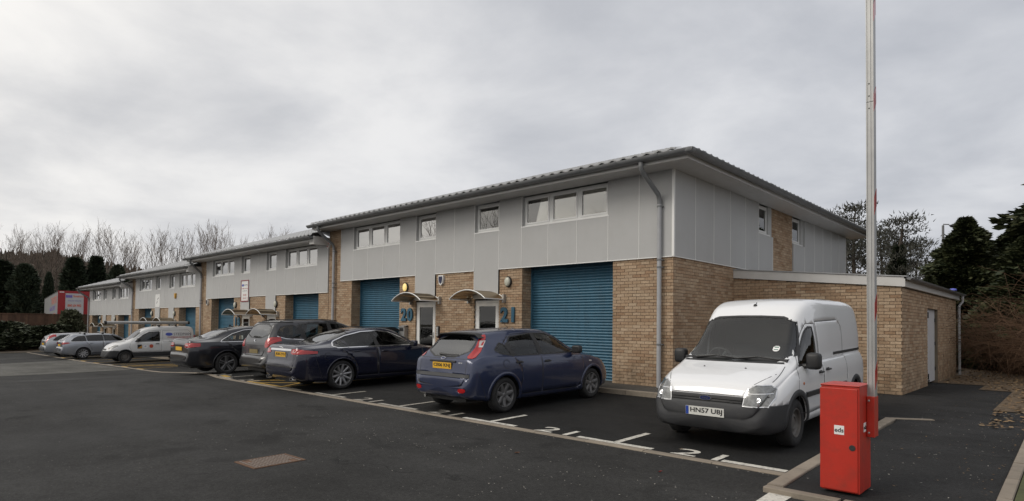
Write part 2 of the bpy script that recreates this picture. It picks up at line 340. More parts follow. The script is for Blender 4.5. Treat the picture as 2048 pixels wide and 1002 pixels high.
BRC = [(0.337, 0.233, 0.151), (0.389, 0.279, 0.186), (0.431, 0.322, 0.225), (0.285, 0.184, 0.115), (0.4, 0.294, 0.2), (0.33, 0.216, 0.138), (0.457, 0.348, 0.245), (0.363, 0.25, 0.162)]
M_BRICK = brick_mat('buff_brick', BRC)
M_BRTEX = brick_mat('buff_brick_far', BRC, tex=True)
M_MORT = mat('mortar', (.145, .120, .090), .95, var=.2, vscale=10, bump=.4, bscale=90)
M_PANEL = mat('grey_cladding', (.445, .445, .442), .42, streak=.02, rand=.02, var=.03, vscale=1.2, dirt=(.38,.375,.36,.35), dscale=1.0, spec=.4)
M_STRIP = mat('cladding_joint', (.80, .80, .78), .4)
M_FASC = mat('white_fascia', (.58, .57, .555), .4, var=.04, vscale=4, dirt=(.42,.40,.36,.3), dscale=3)
M_GUT = mat('grey_gutter', (.165, .17, .176), .36, var=.12, vscale=5, dirt=(.17,.165,.15,.5), dscale=4)
M_PIPE = mat('grey_downpipe', (.36, .365, .38), .4, var=.08, vscale=6)
M_TILE = mat('roof_tile', (.34, .345, .355), .45, var=.2, vscale=6, bump=.3, bscale=30, dirt=(.17,.17,.155,.5), dscale=3)
M_BLUE = mat('blue_shutter', (.042, .128, .195), .42, streak=.2, rand=.06, var=.10, vscale=3, dirt=(.05,.085,.11,.45), dscale=2.5)
M_BLUEL = mat('blue_numeral', (.020, .095, .155), .4)
M_WHITE = mat('white_upvc', (.78, .78, .77), .35, var=.03, dirt=(.45,.43,.38,.25), dscale=6)
M_PANE = glass('window_glass', (.34,.35,.35), .38); M_PANEB = glass('blind_window_glass', (.80,.80,.78), .14)
M_DPANE = glass('door_glass', (.40,.42,.40), .025)
M_DARK = mat('dark_room', (.045, .043, .040), .9, var=.2)
M_BLIND = mat('blind_fabric', (.62, .58, .50), .9, var=.08)
M_BLACK = mat('black_plastic', (.018, .018, .019), .5, var=.15)
M_STEEL = mat('brushed_steel', (.48, .48, .47), .38, metal=.9, var=.1)
M_GALV = mat('galvanised_aluminium', (.40, .40, .395), .45, metal=.6, var=.12, vscale=5)
M_RED = mat('red_powder_coat', (.46, .026, .013), .40, streak=.14, var=.08, vscale=3, dirt=(.20,.04,.025,.55), dscale=5, bump=.08, bscale=150)
M_REDT = mat('red_reflector', (.42, .012, .012), .3, coat=.6)
M_PAPER = mat('white_sticker', (.75,.75,.74), .5)
M_INK = mat('black_ink', (.012,.012,.014), .6)
M_LAMP = mat('lamp_diffuser', (.50,.50,.42), .3, coat=.4)
M_LAMPR = mat('lamp_rim', (.03,.03,.03), .4)
M_WOOD = mat('fence_wood', (.105,.058,.036), .85, var=.25, vscale=5, bump=.3, bscale=25, rand=.3)
M_BARK = mat('bark', (.075,.060,.048), .95, var=.3, vscale=6, bump=.6, bscale=20)
M_TWIG = mat('twig', (.150,.118,.096), .95, var=.3, vscale=2)
M_BROWNTWIG = mat('brown_bramble', (.090,.050,.028), .95, var=.35, vscale=2)
M_IVY = leafmat('ivy', [(.010,.014,.007),(.022,.030,.014),(.014,.020,.010)])
M_CON = leafmat('conifer_needles', [(.016,.023,.011),(.040,.052,.022),(.070,.074,.032),(.024,.034,.016)])
M_CONL = leafmat('leylandii', [(.018,.028,.017),(.036,.048,.029),(.056,.070,.042)])
M_PINE = leafmat('pine_needles', [(.034,.036,.028),(.055,.054,.042),(.042,.044,.033)])
M_SHRUB = leafmat('shrub_leaves', [(.022,.030,.014),(.050,.062,.032),(.075,.086,.052),(.030,.038,.020)])
M_LITTER = leafmat('dead_leaves', [(.16,.095,.045),(.24,.16,.085),(.11,.065,.034),(.30,.22,.13)], .9)
M_EARTH = mat('leaf_mould', (.105,.072,.042), .95, var=.4, vscale=5, bump=.8, bscale=30, dirt=(.05,.036,.022,.8), dscale=3)
M_GRASSB = mat('grass_soil', (.062,.068,.026), .95, var=.4, vscale=6, bump=.6, bscale=40)
M_GRASS = leafmat('grass_blades', [(.070,.090,.024),(.10,.115,.034),(.12,.115,.05)])
M_FIELD = mat('far_ground', (.07,.065,.045), .95, var=.3, vscale=.3)
M_HILL = mat('wooded_hill', (.105,.088,.072), .95, var=.35, vscale=.12, bump=.8, bscale=.8)
# ground height: bays fall away from the wall and step down with the terrace
GX = [(-80,-1.3),(-57,-1.10),(-36,-.88),(-30,-.82),(-19,-.62),(-12.5,-.2),(40,-.2)]
def GZ(x, y):
    return pinterp(x, GX)+pinterp(y, [(-5.7,0),(-1.0,.09)])
# ------------------------------------------------------------------ ground
def ray_y(a, b, y):
    d = fw + rt*((a-1024)/1212.3) + up*((615.74-b)/1212.3); return CAM + d*((y-CAM.y)/d.y)
def ray_x(a, b, x):
    d = fw + rt*((a-1024)/1212.3) + up*((615.74-b)/1212.3); return CAM + d*((x-CAM.x)/d.x)
def ray_z(a, b, z):
    d = fw + rt*((a-1024)/1212.3) + up*((615.74-b)/1212.3); return CAM + d*((z-CAM.z)/d.z)
KY = [(-80,-4.6),(-57,-4.6),(-26,-4.66),(-20,-4.72),(-18.6,-4.62),(-15.3,-4.98),(-11,-5.70),(4.5,-5.72)]
def ky(x): return pinterp(x, KY)
def PZ(y): return pinterp(y, [(-6.4,-.160),(-1,-.080),(3.3,-.080)])
def sheet(name, xs, yfun, n, zfun, m, label=None):
    """strip of ground: for each x, n rows between yfun(x) = (y0, y1)"""
    vs = []; fs = []
    for x in xs:
        y0, y1 = yfun(x)
        for j in range(n+1):
            y = y0+(y1-y0)*j/n; vs.append((x, y, zfun(x, y)))
    for i in range(len(xs)-1):
        for j in range(n): fs.append((i*(n+1)+j, (i+1)*(n+1)+j, (i+1)*(n+1)+j+1, i*(n+1)+j+1))
    b = MB(); b.add(vs, fs); o = b.build(name, m); o['kind'] = 'structure'
    if label: o['label'] = label
    return o
xs_far = [-1500,-600,-300,-160]+[-110+5*i for i in range(41)]+[120,200,400,900,1500]
ys_far = [-1500,-500,-200,-100]+[-60+5*i for i in range(36)]+[140,200,350,700,1500]
b = MB(); b.add([(x, y, GZ(x, y)-.16-.04*max(0, min(30, -x-57))) for x in xs_far for y in ys_far],
      [(i*len(ys_far)+j, (i+1)*len(ys_far)+j, (i+1)*len(ys_far)+j+1, i*len(ys_far)+j+1) for i in range(len(xs_far)-1) for j in range(len(ys_far)-1)])
tag(b.build('ground', M_FIELD), 'rough brown ground reaching to the horizon', kind='structure')
xs = [-62+1.0*i for i in range(67)]+[4.5]
ROAD = sheet('road', xs, lambda x: (-45, ky(x)), 24, lambda x, y: GZ(x, y), M_ASPH, 'dark asphalt access road in front of the parking bays')
sheet('road', [4.5001, 8, 14, 25, 45], lambda x: (-45, -6.52), 24, lambda x, y: GZ(x, y)+.001, M_ASPH, 'asphalt road continuing past the barrier')
BAYS = sheet('parking_bays', [-60+.8*i for i in range(81)]+[4.42], lambda x: (ky(x)+.13, -1.12), 5, lambda x, y: GZ(x, y)+.002, M_BAY, 'dark tarmac parking bays along the terrace')
PAVE = sheet('pavement', [-53.5+.9*i for i in range(61)]+[1.3], lambda x: (-1.0, .6), 2, lambda x, y: GZ(x, -1)+.10+.012*(y+1), M_PAVE, 'narrow asphalt pavement at the foot of the building')
pb = MB()
for (x0, x1, y0, y1) in ((4.56, 6.15, -6.40, -1.0), (1.3, 6.15, -1.0, 1.6), (-.2, 5.55, 1.6, 3.4), (3.7, 5.55, 3.4, 6.2), (3.7, 4.9, 6.2, 7.7)):
    nx, ny = 3, 4
    vs = [(x0+(x1-x0)*i/nx, y0+(y1-y0)*j/ny, PZ(y0+(y1-y0)*j/ny)) for i in range(nx+1) for j in range(ny+1)]
    pb.add(vs, [(i*(ny+1)+j, (i+1)*(ny+1)+j, (i+1)*(ny+1)+j+1, i*(ny+1)+j+1) for i in range(nx) for j in range(ny)])
pb.add([(4.42,-1.12,-.107),(4.56,-1.12,-.085),(4.56,-.99,-.085),(4.42,-.99,-.085)], [(0,1,2,3)])
pb.add([(1.3,-1.12,-.087),(4.45,-1.12,-.087),(4.45,-.98,-.082),(1.3,-.98,-.082)], [(0,1,2,3)])
PATH = tag(pb.build('path', M_PATH), 'worn dark tarmac path beside the brick outbuilding', kind='structure')
# worn strip across the road further down
b = MB(); pts = [(-21.2,-13.0),(-21.4,-9.1),(-21.6,-7.2),(-21.9,-4.9),(-33.8,-4.75),(-32.2,-7.9),(-31.5,-13)]
b.add([(x, y, GZ(x, y)+.005) for x, y in pts], [tuple(range(7))])
tag(b.build('road_patch', M_OLD, ROAD), 'paler worn strip of old tarmac across the road')
# verge of leaf mould and grass on the right
vb = MB()
def verge_z(x, y): return PZ(y)+.012+.06*max(0, min(1, (x-6.4)/3))+(.02*math.sin(3*x+2*y) if x > 6.5 and y > 1.7 else 0)
for (xa, xb, ya, yb) in ((6.262,30,-.9,1.6),(5.552,30,1.6,6.2),(4.902,30,6.2,7.7),(3.7,30,7.7,26),(-30,3.7,14.9,60)):
    nx, ny = 10, 8; vs = [(xa+(xb-xa)*(i/nx)**1.7, ya+(yb-ya)*j/ny) for i in range(nx+1) for j in range(ny+1)]
    vb.add([(x, y, verge_z(x, y)) for x, y in vs], [(i*(ny+1)+j, (i+1)*(ny+1)+j, (i+1)*(ny+1)+j+1, i*(ny+1)+j+1) for i in range(nx) for j in range(ny)])
tag(vb.build('verge', M_EARTH), 'leaf strewn earth verge behind the path', kind='structure')
GRASSP = sheet('grass_verge', [6.28,6.6,7.2,8.5,12,20], lambda x: (-6.4, -.9), 8, lambda x, y: PZ(y)+.02+.03*max(0, min(1, (x-6.28))), M_GRASSB, 'strip of mossy grass along the path edge')
# kerbs, stone by stone
KERB = empty('kerb', (0,0,0)); KERB['kind'] = 'structure'; KERB['label'] = 'weathered concrete edging kerb between road and bays'
def kerb_stone(par, p, q, w, top, drop=.09, name='kerb_stone'):
    """p,q: ends of the front edge (x,y); stone lies to the left of p->q; top(x,y) gives its height"""
    p = Vector(p); q = Vector(q); d = (q-p).normalized(); nrm = Vector((-d.y, d.x)); g = .004
    a = p+d*g; c = q-d*g; ch = .008
    vs = []
    for off, dz in ((0,-drop),(0,-ch),(ch,0),(w-ch,0),(w,-ch),(w,-drop)):
        for e in (a, c):
            r = e+nrm*off; vs.append((r.x, r.y, top(r.x, r.y)+dz))
    fs = [(0,1,3,2),(2,3,5,4),(4,5,7,6),(6,7,9,8),(8,9,11,10),(0,2,4,6,8,10),(1,11,9,7,5,3)]
    b = MB(); b.add(vs, fs); o = b.build(name, M_KERB, par)
    return o
x = 4.48; pts = []
while x > -60: pts.append((x, ky(x))); x -= .915
for p, q in zip(pts[1:], pts[:-1]):
    j = rnd.uniform(-.004, .004)
    kerb_stone(KERB, p, q, .125, lambda X, Y, j=j: GZ(X, Y)+.016+j)
# kerb on the right of the last bay and across the path mouth
PATHK = empty('kerb', (0,0,0)); PATHK['kind'] = 'structure'; PATHK['label'] = 'pale concrete kerb framing the path by the barrier'
yk = [-6.38, -5.55, -4.64, -3.72, -2.81, -1.9, -1.0]
xk = [4.60, 4.575, 4.56, 4.55, 4.54, 4.53, 4.52]
for i in range(6): kerb_stone(PATHK, (xk[i], yk[i]), (xk[i+1], yk[i+1]), .15, lambda X, Y: PZ(Y)+.022)
for x0, x1 in ((4.45,5.12),(5.15,6.05),(6.06,6.97),(6.98,7.9)):
    kerb_stone(PATHK, (x0, -6.50-.02*(x0-4.45)), (x1, -6.50-.02*(x1-4.45)), .115, lambda X, Y: -.148)
kerb_stone(PATHK, (4.40,-1.0), (5.0,-.62), .12, lambda X, Y: -.068)
yy = -6.35
while yy < -1.2:
    kerb_stone(PATHK, (6.27, yy), (6.27, yy+.9), .11, lambda X, Y: PZ(Y)+.03+rnd.uniform(-.004,.004)); yy += .91
PAVK = empty('kerb', (0,0,0)); PAVK['kind'] = 'structure'; PAVK['label'] = 'concrete kerb along the pavement under the shutters'
x = 1.3
while x > -53:
    kerb_stone(PAVK, (x-.915, -1.125), (x, -1.125), .125, lambda X, Y: GZ(X, -1)+.104, drop=.16); x -= .915
# painted bay markings
def mark(poly, m, name='bay_marking', h=.006):
    """flat painted polygon (x,y) cut into the bay slope"""
    b = MB(); b.add([(x, y, GZ(x, y)+.002+h) for x, y in poly], [tuple(range(len(poly)))]); return b.build(name, m, BAYS)
def bar(x0, y0, x1, y1, w, m, name='bay_marking', h=.006):
    d = Vector((x1-x0, y1-y0)).normalized(); n = Vector((-d.y, d.x))*w/2; L = math.hypot(x1-x0, y1-y0); k = max(1, int(L/.7))
    vs = []
    for i in range(k+1):
        c = Vector((x0, y0)).lerp(Vector((x1, y1)), i/k)
        for s in (1, -1):
            q = c+n*s; vs.append((q.x, q.y, GZ(q.x, q.y)+.002+h))
    b = MB(); b.add(vs, [(2*i, 2*i+1, 2*i+3, 2*i+2) for i in range(k)]); return b.build(name, m, BAYS)
for i, xb in enumerate((2.09, -.32, -2.81, -5.26)):
    mm = M_LINE if i < 2 else M_LINEB
    bar(xb-.62, ky(xb)+.21, xb+.58, ky(xb)+.21, .10, mm); bar(xb, ky(xb)+.262, xb, ky(xb)+1.10, .095, mm, h=.0065)
bar(3.60, -5.50, 4.34, -5.50, .11, M_LINE)
for i, xc in enumerate((3.25, .98, -1.55, -4.0, -9.6, -11.8)):
    z = GZ(xc, -5.35)+.0075
    text_obj('bay_number', '21' if xc > -5 else '20', .50, M_LINE if i < 2 else M_LINEB, BAYS, frame((xc, ky(xc)+.345, z), (1,0,0), (0,1,.019)), ext=.0008, bold=.004, sx=1.45, space=1.15)
bar(-7.45, ky(-7.4)+.21, -6.6, ky(-7)+.21, .10, M_LINEB)
for x0, y0, x1, y1 in ((-9.4,-5.52,-7.5,-5.48),(-9.4,-5.52,-8.4,-2.2),(-8.9,-5.5,-7.4,-4.2),(-7.6,-5.45,-8.9,-3.2),(-7.5,-5.45,-7.45,-2.6),(-9.2,-5.0,-7.5,-3.6)):
    bar(x0, y0, x1, y1, .085, M_YEL, h=.006+.0007*rnd.random()*3)
for xb in (-10.9, -14.6): bar(xb-.5, ky(xb)+.2, xb+.4, ky(xb)+.2, .1, M_LINEB); bar(xb, ky(xb)+.26, xb, ky(xb)+1.0, .09, M_LINEB, h=.0065)
bar(-11.6, ky(-11.6)+.3, -11.0, ky(-11)+.32, .16, M_YEL)
for xb in (-22.3, -24.6, -27.0, -29.6, -32.2, -34.6, -37.0):
    bar(xb-.4, ky(xb)+.2, xb+.5, ky(xb)+.2, .12, M_LINEB if rnd.random() > .6 else M_YEL); bar(xb, ky(xb)+.27, xb-.1, ky(xb)+3.2, .09, M_YEL, h=.0065)
for k in range(3): bar(-24.5-.8*k, -4.2, -22.8-.5*k, -2.6, .09, M_YEL, h=.007)
bar(-41, -3.6, -37, -3.4, .12, M_YEL)
# give-way block painted on the road by the barrier
def rquad(ps, m, z):
    b = MB(); b.add([(p[0], p[1], GZ(p[0], p[1])+z) for p in ps], [tuple(range(len(ps)))]); return b.build('road_marking', m, ROAD)
g = [ray_z(a, c, -.2) for a, c in ((1557,974),(1600,986),(1570,1003),(1512,1003))]
g = [g[0], g[1], g[1]+(g[2]-g[1])*3.2, g[0]+(g[3]-g[0])*3.2]
gm = g[0].lerp(g[3], .08), g[1].lerp(g[2], .08)
rquad([g[0], g[1], gm[1], gm[0]], M_LINE, .006)
gn = g[0].lerp(g[3], .095), g[1].lerp(g[2], .095)
rquad([gn[0], gn[1], g[2], g[3]], M_LINE, .006)
# drain grate in the road
dr = empty('drain_grate', (-.08,-9.29,-.2), math.radians(2)); dr.scale = (.86,.86,1); tag(dr, 'rusty chequered iron drain cover set in the road', 'drain cover')
M_RUST = mat('rusty_iron', (.13,.070,.040), .8, var=.35, vscale=25, bump=.4, bscale=120, dirt=(.05,.045,.04,.7), dscale=14)
b = MB(); b.box(-.245,.245,-.33,.33,-.03,.004); b.build('cover', M_RUST, dr)
b = MB()
for x0, x1, y0, y1 in ((-.275,.275,-.36,-.335),(-.275,.275,.335,.36),(-.275,-.25,-.335,.335),(.25,.275,-.335,.335)): b.box(x0,x1,y0,y1,-.03,.008)
b.build('frame', M_RUST, dr)
b = MB()
for i in range(7):
    for j in range(14):
        if (i in (0,1) and j in (1,2)) or (i in (5,6) and j in (11,12)): continue
        cx = -.21+.07*i; cy = -.30+.046*j; b.box(cx-.026, cx+.026, cy-.014, cy+.014, .004, .009)
o = b.build('tread_pattern', mat('worn_iron', (.20,.165,.14), .6, metal=.3, var=.2, vscale=30), dr); o['kind'] = 'stuff'
# ------------------------------------------------------------------ bricks
UNIT = MB(); UNIT.add([(-.5,0,-.5),(.5,0,-.5),(.5,.045,-.5),(-.5,.045,-.5),(-.5,0,.5),(.5,0,.5),(.5,.045,.5),(-.5,.045,.5)],
                      [(0,3,2,1),(4,5,6,7),(0,1,5,4),(1,2,6,5),(2,3,7,6),(3,0,4,7)])
UNIT_ME = UNIT.mesh('brick', M_BRICK)
class Bricks:
    """collects the bricks of one wall; the 300 largest in view of one thing become objects"""
    def __init__(s): s.l = []
    def lay(s, o, u, w, z0, z1, nrm, wall, cut=(), phase=0, top=None):
        o = Vector(o); u = Vector(u).normalized(); nrm = Vector(nrm); k = 0; z = z0
        while z < z1-.02:
            h = min(.065, z1-z); x = -.1125*((k+phase) % 2)
            while x < w-.02:
                a = max(0, x); c = min(w, x+.215)
                zz1 = z+h
                if top: zz1 = min(zz1, top((a+c)/2))
                segs = [(a, c)]
                for (ca, cb, cz0, cz1) in cut:
                    if zz1 > cz0 and z < cz1:
                        new = []
                        for (sa, sc) in segs:
                            if cb <= sa or ca >= sc: new.append((sa, sc)); continue
                            if ca-sa > .03: new.append((sa, ca-.005))
                            if sc-cb > .03: new.append((cb+.005, sc))
                        segs = new
                for a2, c2 in segs:
                    if c2-a2 > .03 and zz1-z > .02:
                        ctr = o+u*((a2+c2)/2)+Vector((0,0,(z+zz1)/2)); s.l.append((ctr, u, nrm, c2-a2, zz1-z, wall))
                x += .225
            z += .075; k += 1
    def make(s, walls, origin, limit=300):
        ori = Vector(origin)
        def key(t): return (t[0]+ori-CAM).length/max(.15, abs((t[0]+ori-CAM).normalized().dot(t[2])))
        s.l.sort(key=key)
        rest = {}
        for i, (c, u, n, w, h, wall) in enumerate(s.l):
            pr = c+n*rnd.uniform(-.0025,.0025)
            R = frame(pr, u, -n)
            if i < limit:
                o = link('brick', UNIT_ME, walls[wall]); M = Matrix(((u.x,-n.x,0,pr.x),(u.y,-n.y,0,pr.y),(0,0,1,pr.z),(0,0,0,1)))
                o.matrix_local = M @ Matrix.Diagonal((w,1,h,1))
            else:
                b = rest.setdefault(wall, MB()); dn = -n*.04; hu = u*w/2; hz = Vector((0,0,h/2))
                P = [pr-hu-hz, pr+hu-hz, pr+hu-hz+dn, pr-hu-hz+dn, pr-hu+hz, pr+hu+hz, pr+hu+hz+dn, pr-hu+hz+dn]
                b.add(P, [(0,1,5,4),(0,3,2,1),(4,5,6,7),(1,2,6,5),(3,0,4,7)])
        for wall, b in rest.items():
            o = b.build('brickwork', M_BRICK, walls[wall]); o['kind'] = 'stuff'
# ------------------------------------------------------------------ the terrace
def tiles(x0f, x1f, y0, y1, z0, z1, per=.30, row=.34):
    """profiled roof slope rising from (y0,z0) to (y1,z1); x limits may depend on y"""
    b = MB(); n = max(2, int(math.hypot(y1-y0, z1-z0)/row)); sl = (z1-z0)/(y1-y0)
    for i in range(n):
        ya = y0+(y1-y0)*i/n; yb = y0+(y1-y0)*(i+1)/n
        xa = x0f((ya+yb)/2); xb = x1f((ya+yb)/2)
        if xb-xa < .05: continue
        m = max(4, int((xb-xa)/per*6)); vs = []
        for k in range(m+1):
            x = xa+(xb-xa)*k/m; h = .045*(.5+.5*math.cos(2*PI*x/per))**1.6
            za = z0+sl*(ya-y0); zb = z0+sl*(yb-y0)
            vs += [(x, ya-.03, za+h-.012+.0), (x, ya-.03, za+h+.022), (x, yb, zb+h+.002)]
        fs = []
        for k in range(m):
            for j in range(2): fs.append((3*k+j, 3*k+3+j, 3*k+4+j, 3*k+1+j))
        b.add(vs, fs)
    return b
def oval(rx, rz, n=20): return [(rx*math.cos(2*PI*i/n), rz*math.sin(2*PI*i/n)) for i in range(n)]
def gutter_run(par, p, q, ring=1.05, r=.108):
    p = Vector(p); q = Vector(q); d = (q-p).normalized(); L = (q-p).length
    b = MB(); side = d.cross(Vector((0,0,1))); n = 12; vs = []
    for e in (p, q):
        for k in range(n+1):
            w = PI*k/n; vs.append(e+side*math.cos(w)*r+Vector((0,0,-math.sin(w)*r*.95)))
        for k in range(n+1):
            w = PI*(n-k)/n; vs.append(e+side*math.cos(w)*(r-.008)+Vector((0,0,-math.sin(w)*(r-.008)*.95)))
    m = 2*(n+1); fs = [(i, (i+1) % m, m+(i+1) % m, m+i) for i in range(m)]
    fs += [tuple(range(m))[::-1], tuple(range(m, 2*m))]
    # stop ends
    b.add(vs, fs); g = b.build('gutter', M_GUT, par, smooth=False); auto_smooth(g, 40)
    b = MB()
    for e, s in ((p, 1), (q, -1)):
        b.add([e+side*math.cos(PI*k/n)*r+Vector((0,0,-math.sin(PI*k/n)*r*.95)) for k in range(n+1)]+[e+d*s*.006+side*math.cos(PI*k/n)*r+Vector((0,0,-math.sin(PI*k/n)*r*.95)) for k in range(n+1)],
              [tuple(range(n+1)), tuple(range(n+1, 2*n+2))[::-1]])
    b.build('gutter_end', M_GUT, g); k = 0; x = .5
    while x < L:
        c = p+d*x; wd = .035 if k % 4 else .07
        vs = []
        for s in (-wd, wd):
            for i in range(n+1):
                w = PI*i/n; vs.append(c+d*s+side*math.cos(w)*(r+.012)+Vector((0,0,.01-math.sin(w)*(r+.012)*.95)))
        b = MB(); b.add(vs, [(i, i+1, n+2+i, n+1+i) for i in range(n)]); b.build('gutter_bracket', M_GUT, g); x += ring; k += 1
    return g
def window(par, x0, x1, z0, z1, n, glassm, y=.07, blinds=0, M=None, name='window', core=True):
    """upvc window of n lights, local plane facing -y; returns the frame"""
    M = M or Matrix.Identity(4)
    def bld(b, nm, m, p):
        me = b.mesh(nm, m); me.transform(M); return link(nm, me, p)
    f = .062; b = MB()
    b.box(x0,x1,y,y+.06,z0,z0+f); b.box(x0,x1,y,y+.06,z1-f,z1); b.box(x0,x0+f,y+.001,y+.059,z0+f,z1-f); b.box(x1-f,x1,y+.001,y+.059,z0+f,z1-f)
    w = (x1-x0)/n
    for i in range(1, n): b.box(x0+w*i-f/2-.02, x0+w*i+f/2+.02, y+.001, y+.059, z0+f, z1-f)
    for i in range(n):
        a = x0+w*i+(f if i == 0 else f/2+.02); c = x0+w*(i+1)-(f if i == n-1 else f/2+.02); g = .042
        for bx in ((a,c,z0+f,z0+f+g),(a,c,z1-f-g,z1-f),(a,a+g,z0+f+g,z1-f-g),(c-g,c,z0+f+g,z1-f-g)): b.box(bx[0],bx[1],y-.016,y+.03,bx[2],bx[3])
    fr = bld(b, name, M_WHITE, par)
    for i in range(n):
        a = x0+w*i+(f if i == 0 else f/2+.02)+.036; c = x0+w*(i+1)-(f if i == n-1 else f/2+.02)-.036
        b = MB(); b.box(a, c, y+.010, y+.018, z0+f+.036, z1-f-.036); bld(b, 'pane', glassm, fr)
        if blinds:
            xx = a+.02
            while xx < c-.05:
                b = MB(); t = .034; b.add([(xx,y+.10-t,z0+.08),(xx+.089,y+.10+t,z0+.08),(xx+.089,y+.10+t,z1-.05),(xx,y+.10-t,z1-.05)], [(0,1,2,3)])
                bld(b, 'blind_slat', M_BLIND, fr); xx += .108
    b = MB(); b.box(x0-.03,x1+.03,-.035,y,z0-.028,z0+.002); bld(b, 'sill', M_WHITE, fr)
    return fr
M_SMOKE = glass('smoked_polycarbonate', (.34,.28,.20), .10, .40, gcol=(.42,.36,.28))
def canopy(par, xc, z=2.12, w=1.48, d=.82):
    b = MB(); n = 16; prof = [(xc+w/2*math.cos(PI*(1-i/n)), z+.255*math.sin(PI*i/n)**.85) for i in range(n+1)]
    # flat chord arc
    R = (w*w/4+.25*.25)/(2*.25); a0 = math.asin(w/2/R)
    prof = [(xc+R*math.sin(-a0+2*a0*i/n), z-(R-.25)+R*math.cos(-a0+2*a0*i/n)) for i in range(n+1)]
    for (xa, za), (xb, zb) in zip(prof[:-1], prof[1:]): b.add([(xa,-.01,za),(xb,-.01,zb),(xb,-d,zb),(xa,-d,za)], [(0,1,2,3)])
    c = b.build('canopy', M_SMOKE, par, smooth=True)
    b = MB(); b.tube([(x,-d,zz) for x, zz in prof], .016, 6); b.tube([(x,-.012,zz+.005) for x, zz in prof], .013, 6)
    b.box(prof[0][0]-.012, prof[0][0]+.018, -d, -.005, z-.022, z+.012); b.box(prof[-1][0]-.018, prof[-1][0]+.012, -d, -.005, z-.022, z+.012)
    b.build('canopy_edge', M_WHITE, c)
    for s in (-1, 1):
        b = MB(); b.box(xc+s*w*.5-.03, xc+s*w*.5+.03, -.10, -.002, z-.10, z+.14)
        b.tube([(xc+s*w*.46,-.04,z-.02),(xc+s*w*.46,-d*.55,z-.01)], .014, 6); b.build('canopy_bracket', M_GALV, c)
    return c
def door(par, x0, x1, z1):
    b = MB(); b.box(x0,x0+.07,.05,.12,0,z1); b.box(x1-.07,x1,.05,.12,0,z1); b.box(x0+.07,x1-.07,.05,.12,z1-.07,z1); b.box(x0+.07,x1-.07,.05,.12,0,.03)
    fr = b.build('door_frame', M_WHITE, par)
    a, c = x0+.075, x1-.075; b = MB(); s = .095
    b.box(a,a+s,.04,.095,.035,z1-.075); b.box(c-s,c,.04,.095,.035,z1-.075); b.box(a+s,c-s,.041,.094,z1-.075-s,z1-.075); b.box(a+s,c-s,.041,.094,.035,.22)
    d = b.build('door', M_WHITE, par)
    b = MB(); b.box(a+s-.005,c-s+.005,.062,.070,.215,z1-.07-s); b.build('pane', M_DPANE, d)
    b = MB(); b.tube([(c-.05,.035,1.0),(c-.05,-.015,1.0),(c-.16,-.015,1.0)], .011, 6); b.box(c-.068,c-.032,.03,.041,.92,1.12); b.build('handle', M_STEEL, d)
    b = MB(); b.box(x0,x1,.12,.75,-.02,.004); b.build('door_mat', M_DARK, d)
    return d
def shutter(par, x0, x1, z1, y=.42, single=True, zb=-.3):
    """roller shutter of rolled slats, one object each where they can be told apart"""
    root = None; b = MB(); b.box(x0-.02,x0+.05,y-.045,y+.04,zb,z1); b.box(x1-.05,x1+.02,y-.045,y+.04,zb,z1); b.box(x0-.02,x1+.02,y+.02,y+.06,z1-.02,z1+.2)
    root = b.build('roller_shutter', M_BLUE, par)
    p = .075; n = 6; me = None; z = zb; J = MB()
    prof = [(y-.022*math.sin(PI*i/n)**.8, p*i/n*.9) for i in range(n+1)]+[(y+.006, p*.93), (y+.006, p)]
    def slat(b, zz):
        vs = []
        for X in (x0+.05, x1-.05): vs += [(X, a, zz+h) for a, h in prof]
        m = len(prof); b.add(vs, [(i, m+i, m+i+1, i+1) for i in range(m-1)])
    while z < z1-.02:
        if single:
            if me is None: t = MB(); slat(t, 0); me = t.mesh('slat', M_BLUE, smooth=True, fix=False)
            o = link('slat', me, root, (0,0,z))
        else: slat(J, z)
        z += p
    if not single: o = J.build('slat', M_BLUE, root, smooth=True, fix=False); o['kind'] = 'stuff'
    return root
def wall_lamp(x, z, z0, label, lit=False, y=0):
    t = empty('wall_lamp', (x, y, z+z0)); tag(t, label, 'lamp', 'oval bulkhead lamps beside the doors')
    Mx = Matrix.Rotation(PI/2, 4, 'X')
    b = MB(); b.lathe([(.001,.0),(.118,.0),(.124,.02),(.118,.055),(.10,.066)], 24, Matrix.Diagonal((1,1,1.28,1)) @ Mx); b.build('rim', M_LAMPR, t, smooth=True)
    b = MB(); b.lathe([(.105,.052),(.10,.085),(.075,.105),(.035,.115),(.001,.117)], 24, Matrix.Diagonal((1,1,1.28,1)) @ Mx); b.build('diffuser', M_LIT if lit else M_LAMP, t, smooth=True)
    return t
M_LIT, _t, _b = nodes_of('lit_lamp'); _b.inputs['Base Color'].default_value = (.75,.62,.30,1); _b.inputs['Emission Color'].default_value = (1,.70,.22,1); _b.inputs['Emission Strength'].default_value = .55
def alarm_box(x, z, z0, label, col, edge, grp, x_y=0):
    t = empty('alarm_box', (x, x_y, z+z0)); tag(t, label, 'alarm', grp)
    pg = [(-.11,.16),(.11,.16),(.12,.05),(.08,-.10),(0,-.16),(-.08,-.10),(-.12,.05)]
    b = MB(); b.prism(pg, 'y', -.0, -.07); b.build('housing', edge, t)
    b = MB(); b.prism([(a*.72, c*.72+.01) for a, c in pg], 'y', -.07, -.082); b.build('cover', col, t)
    return t
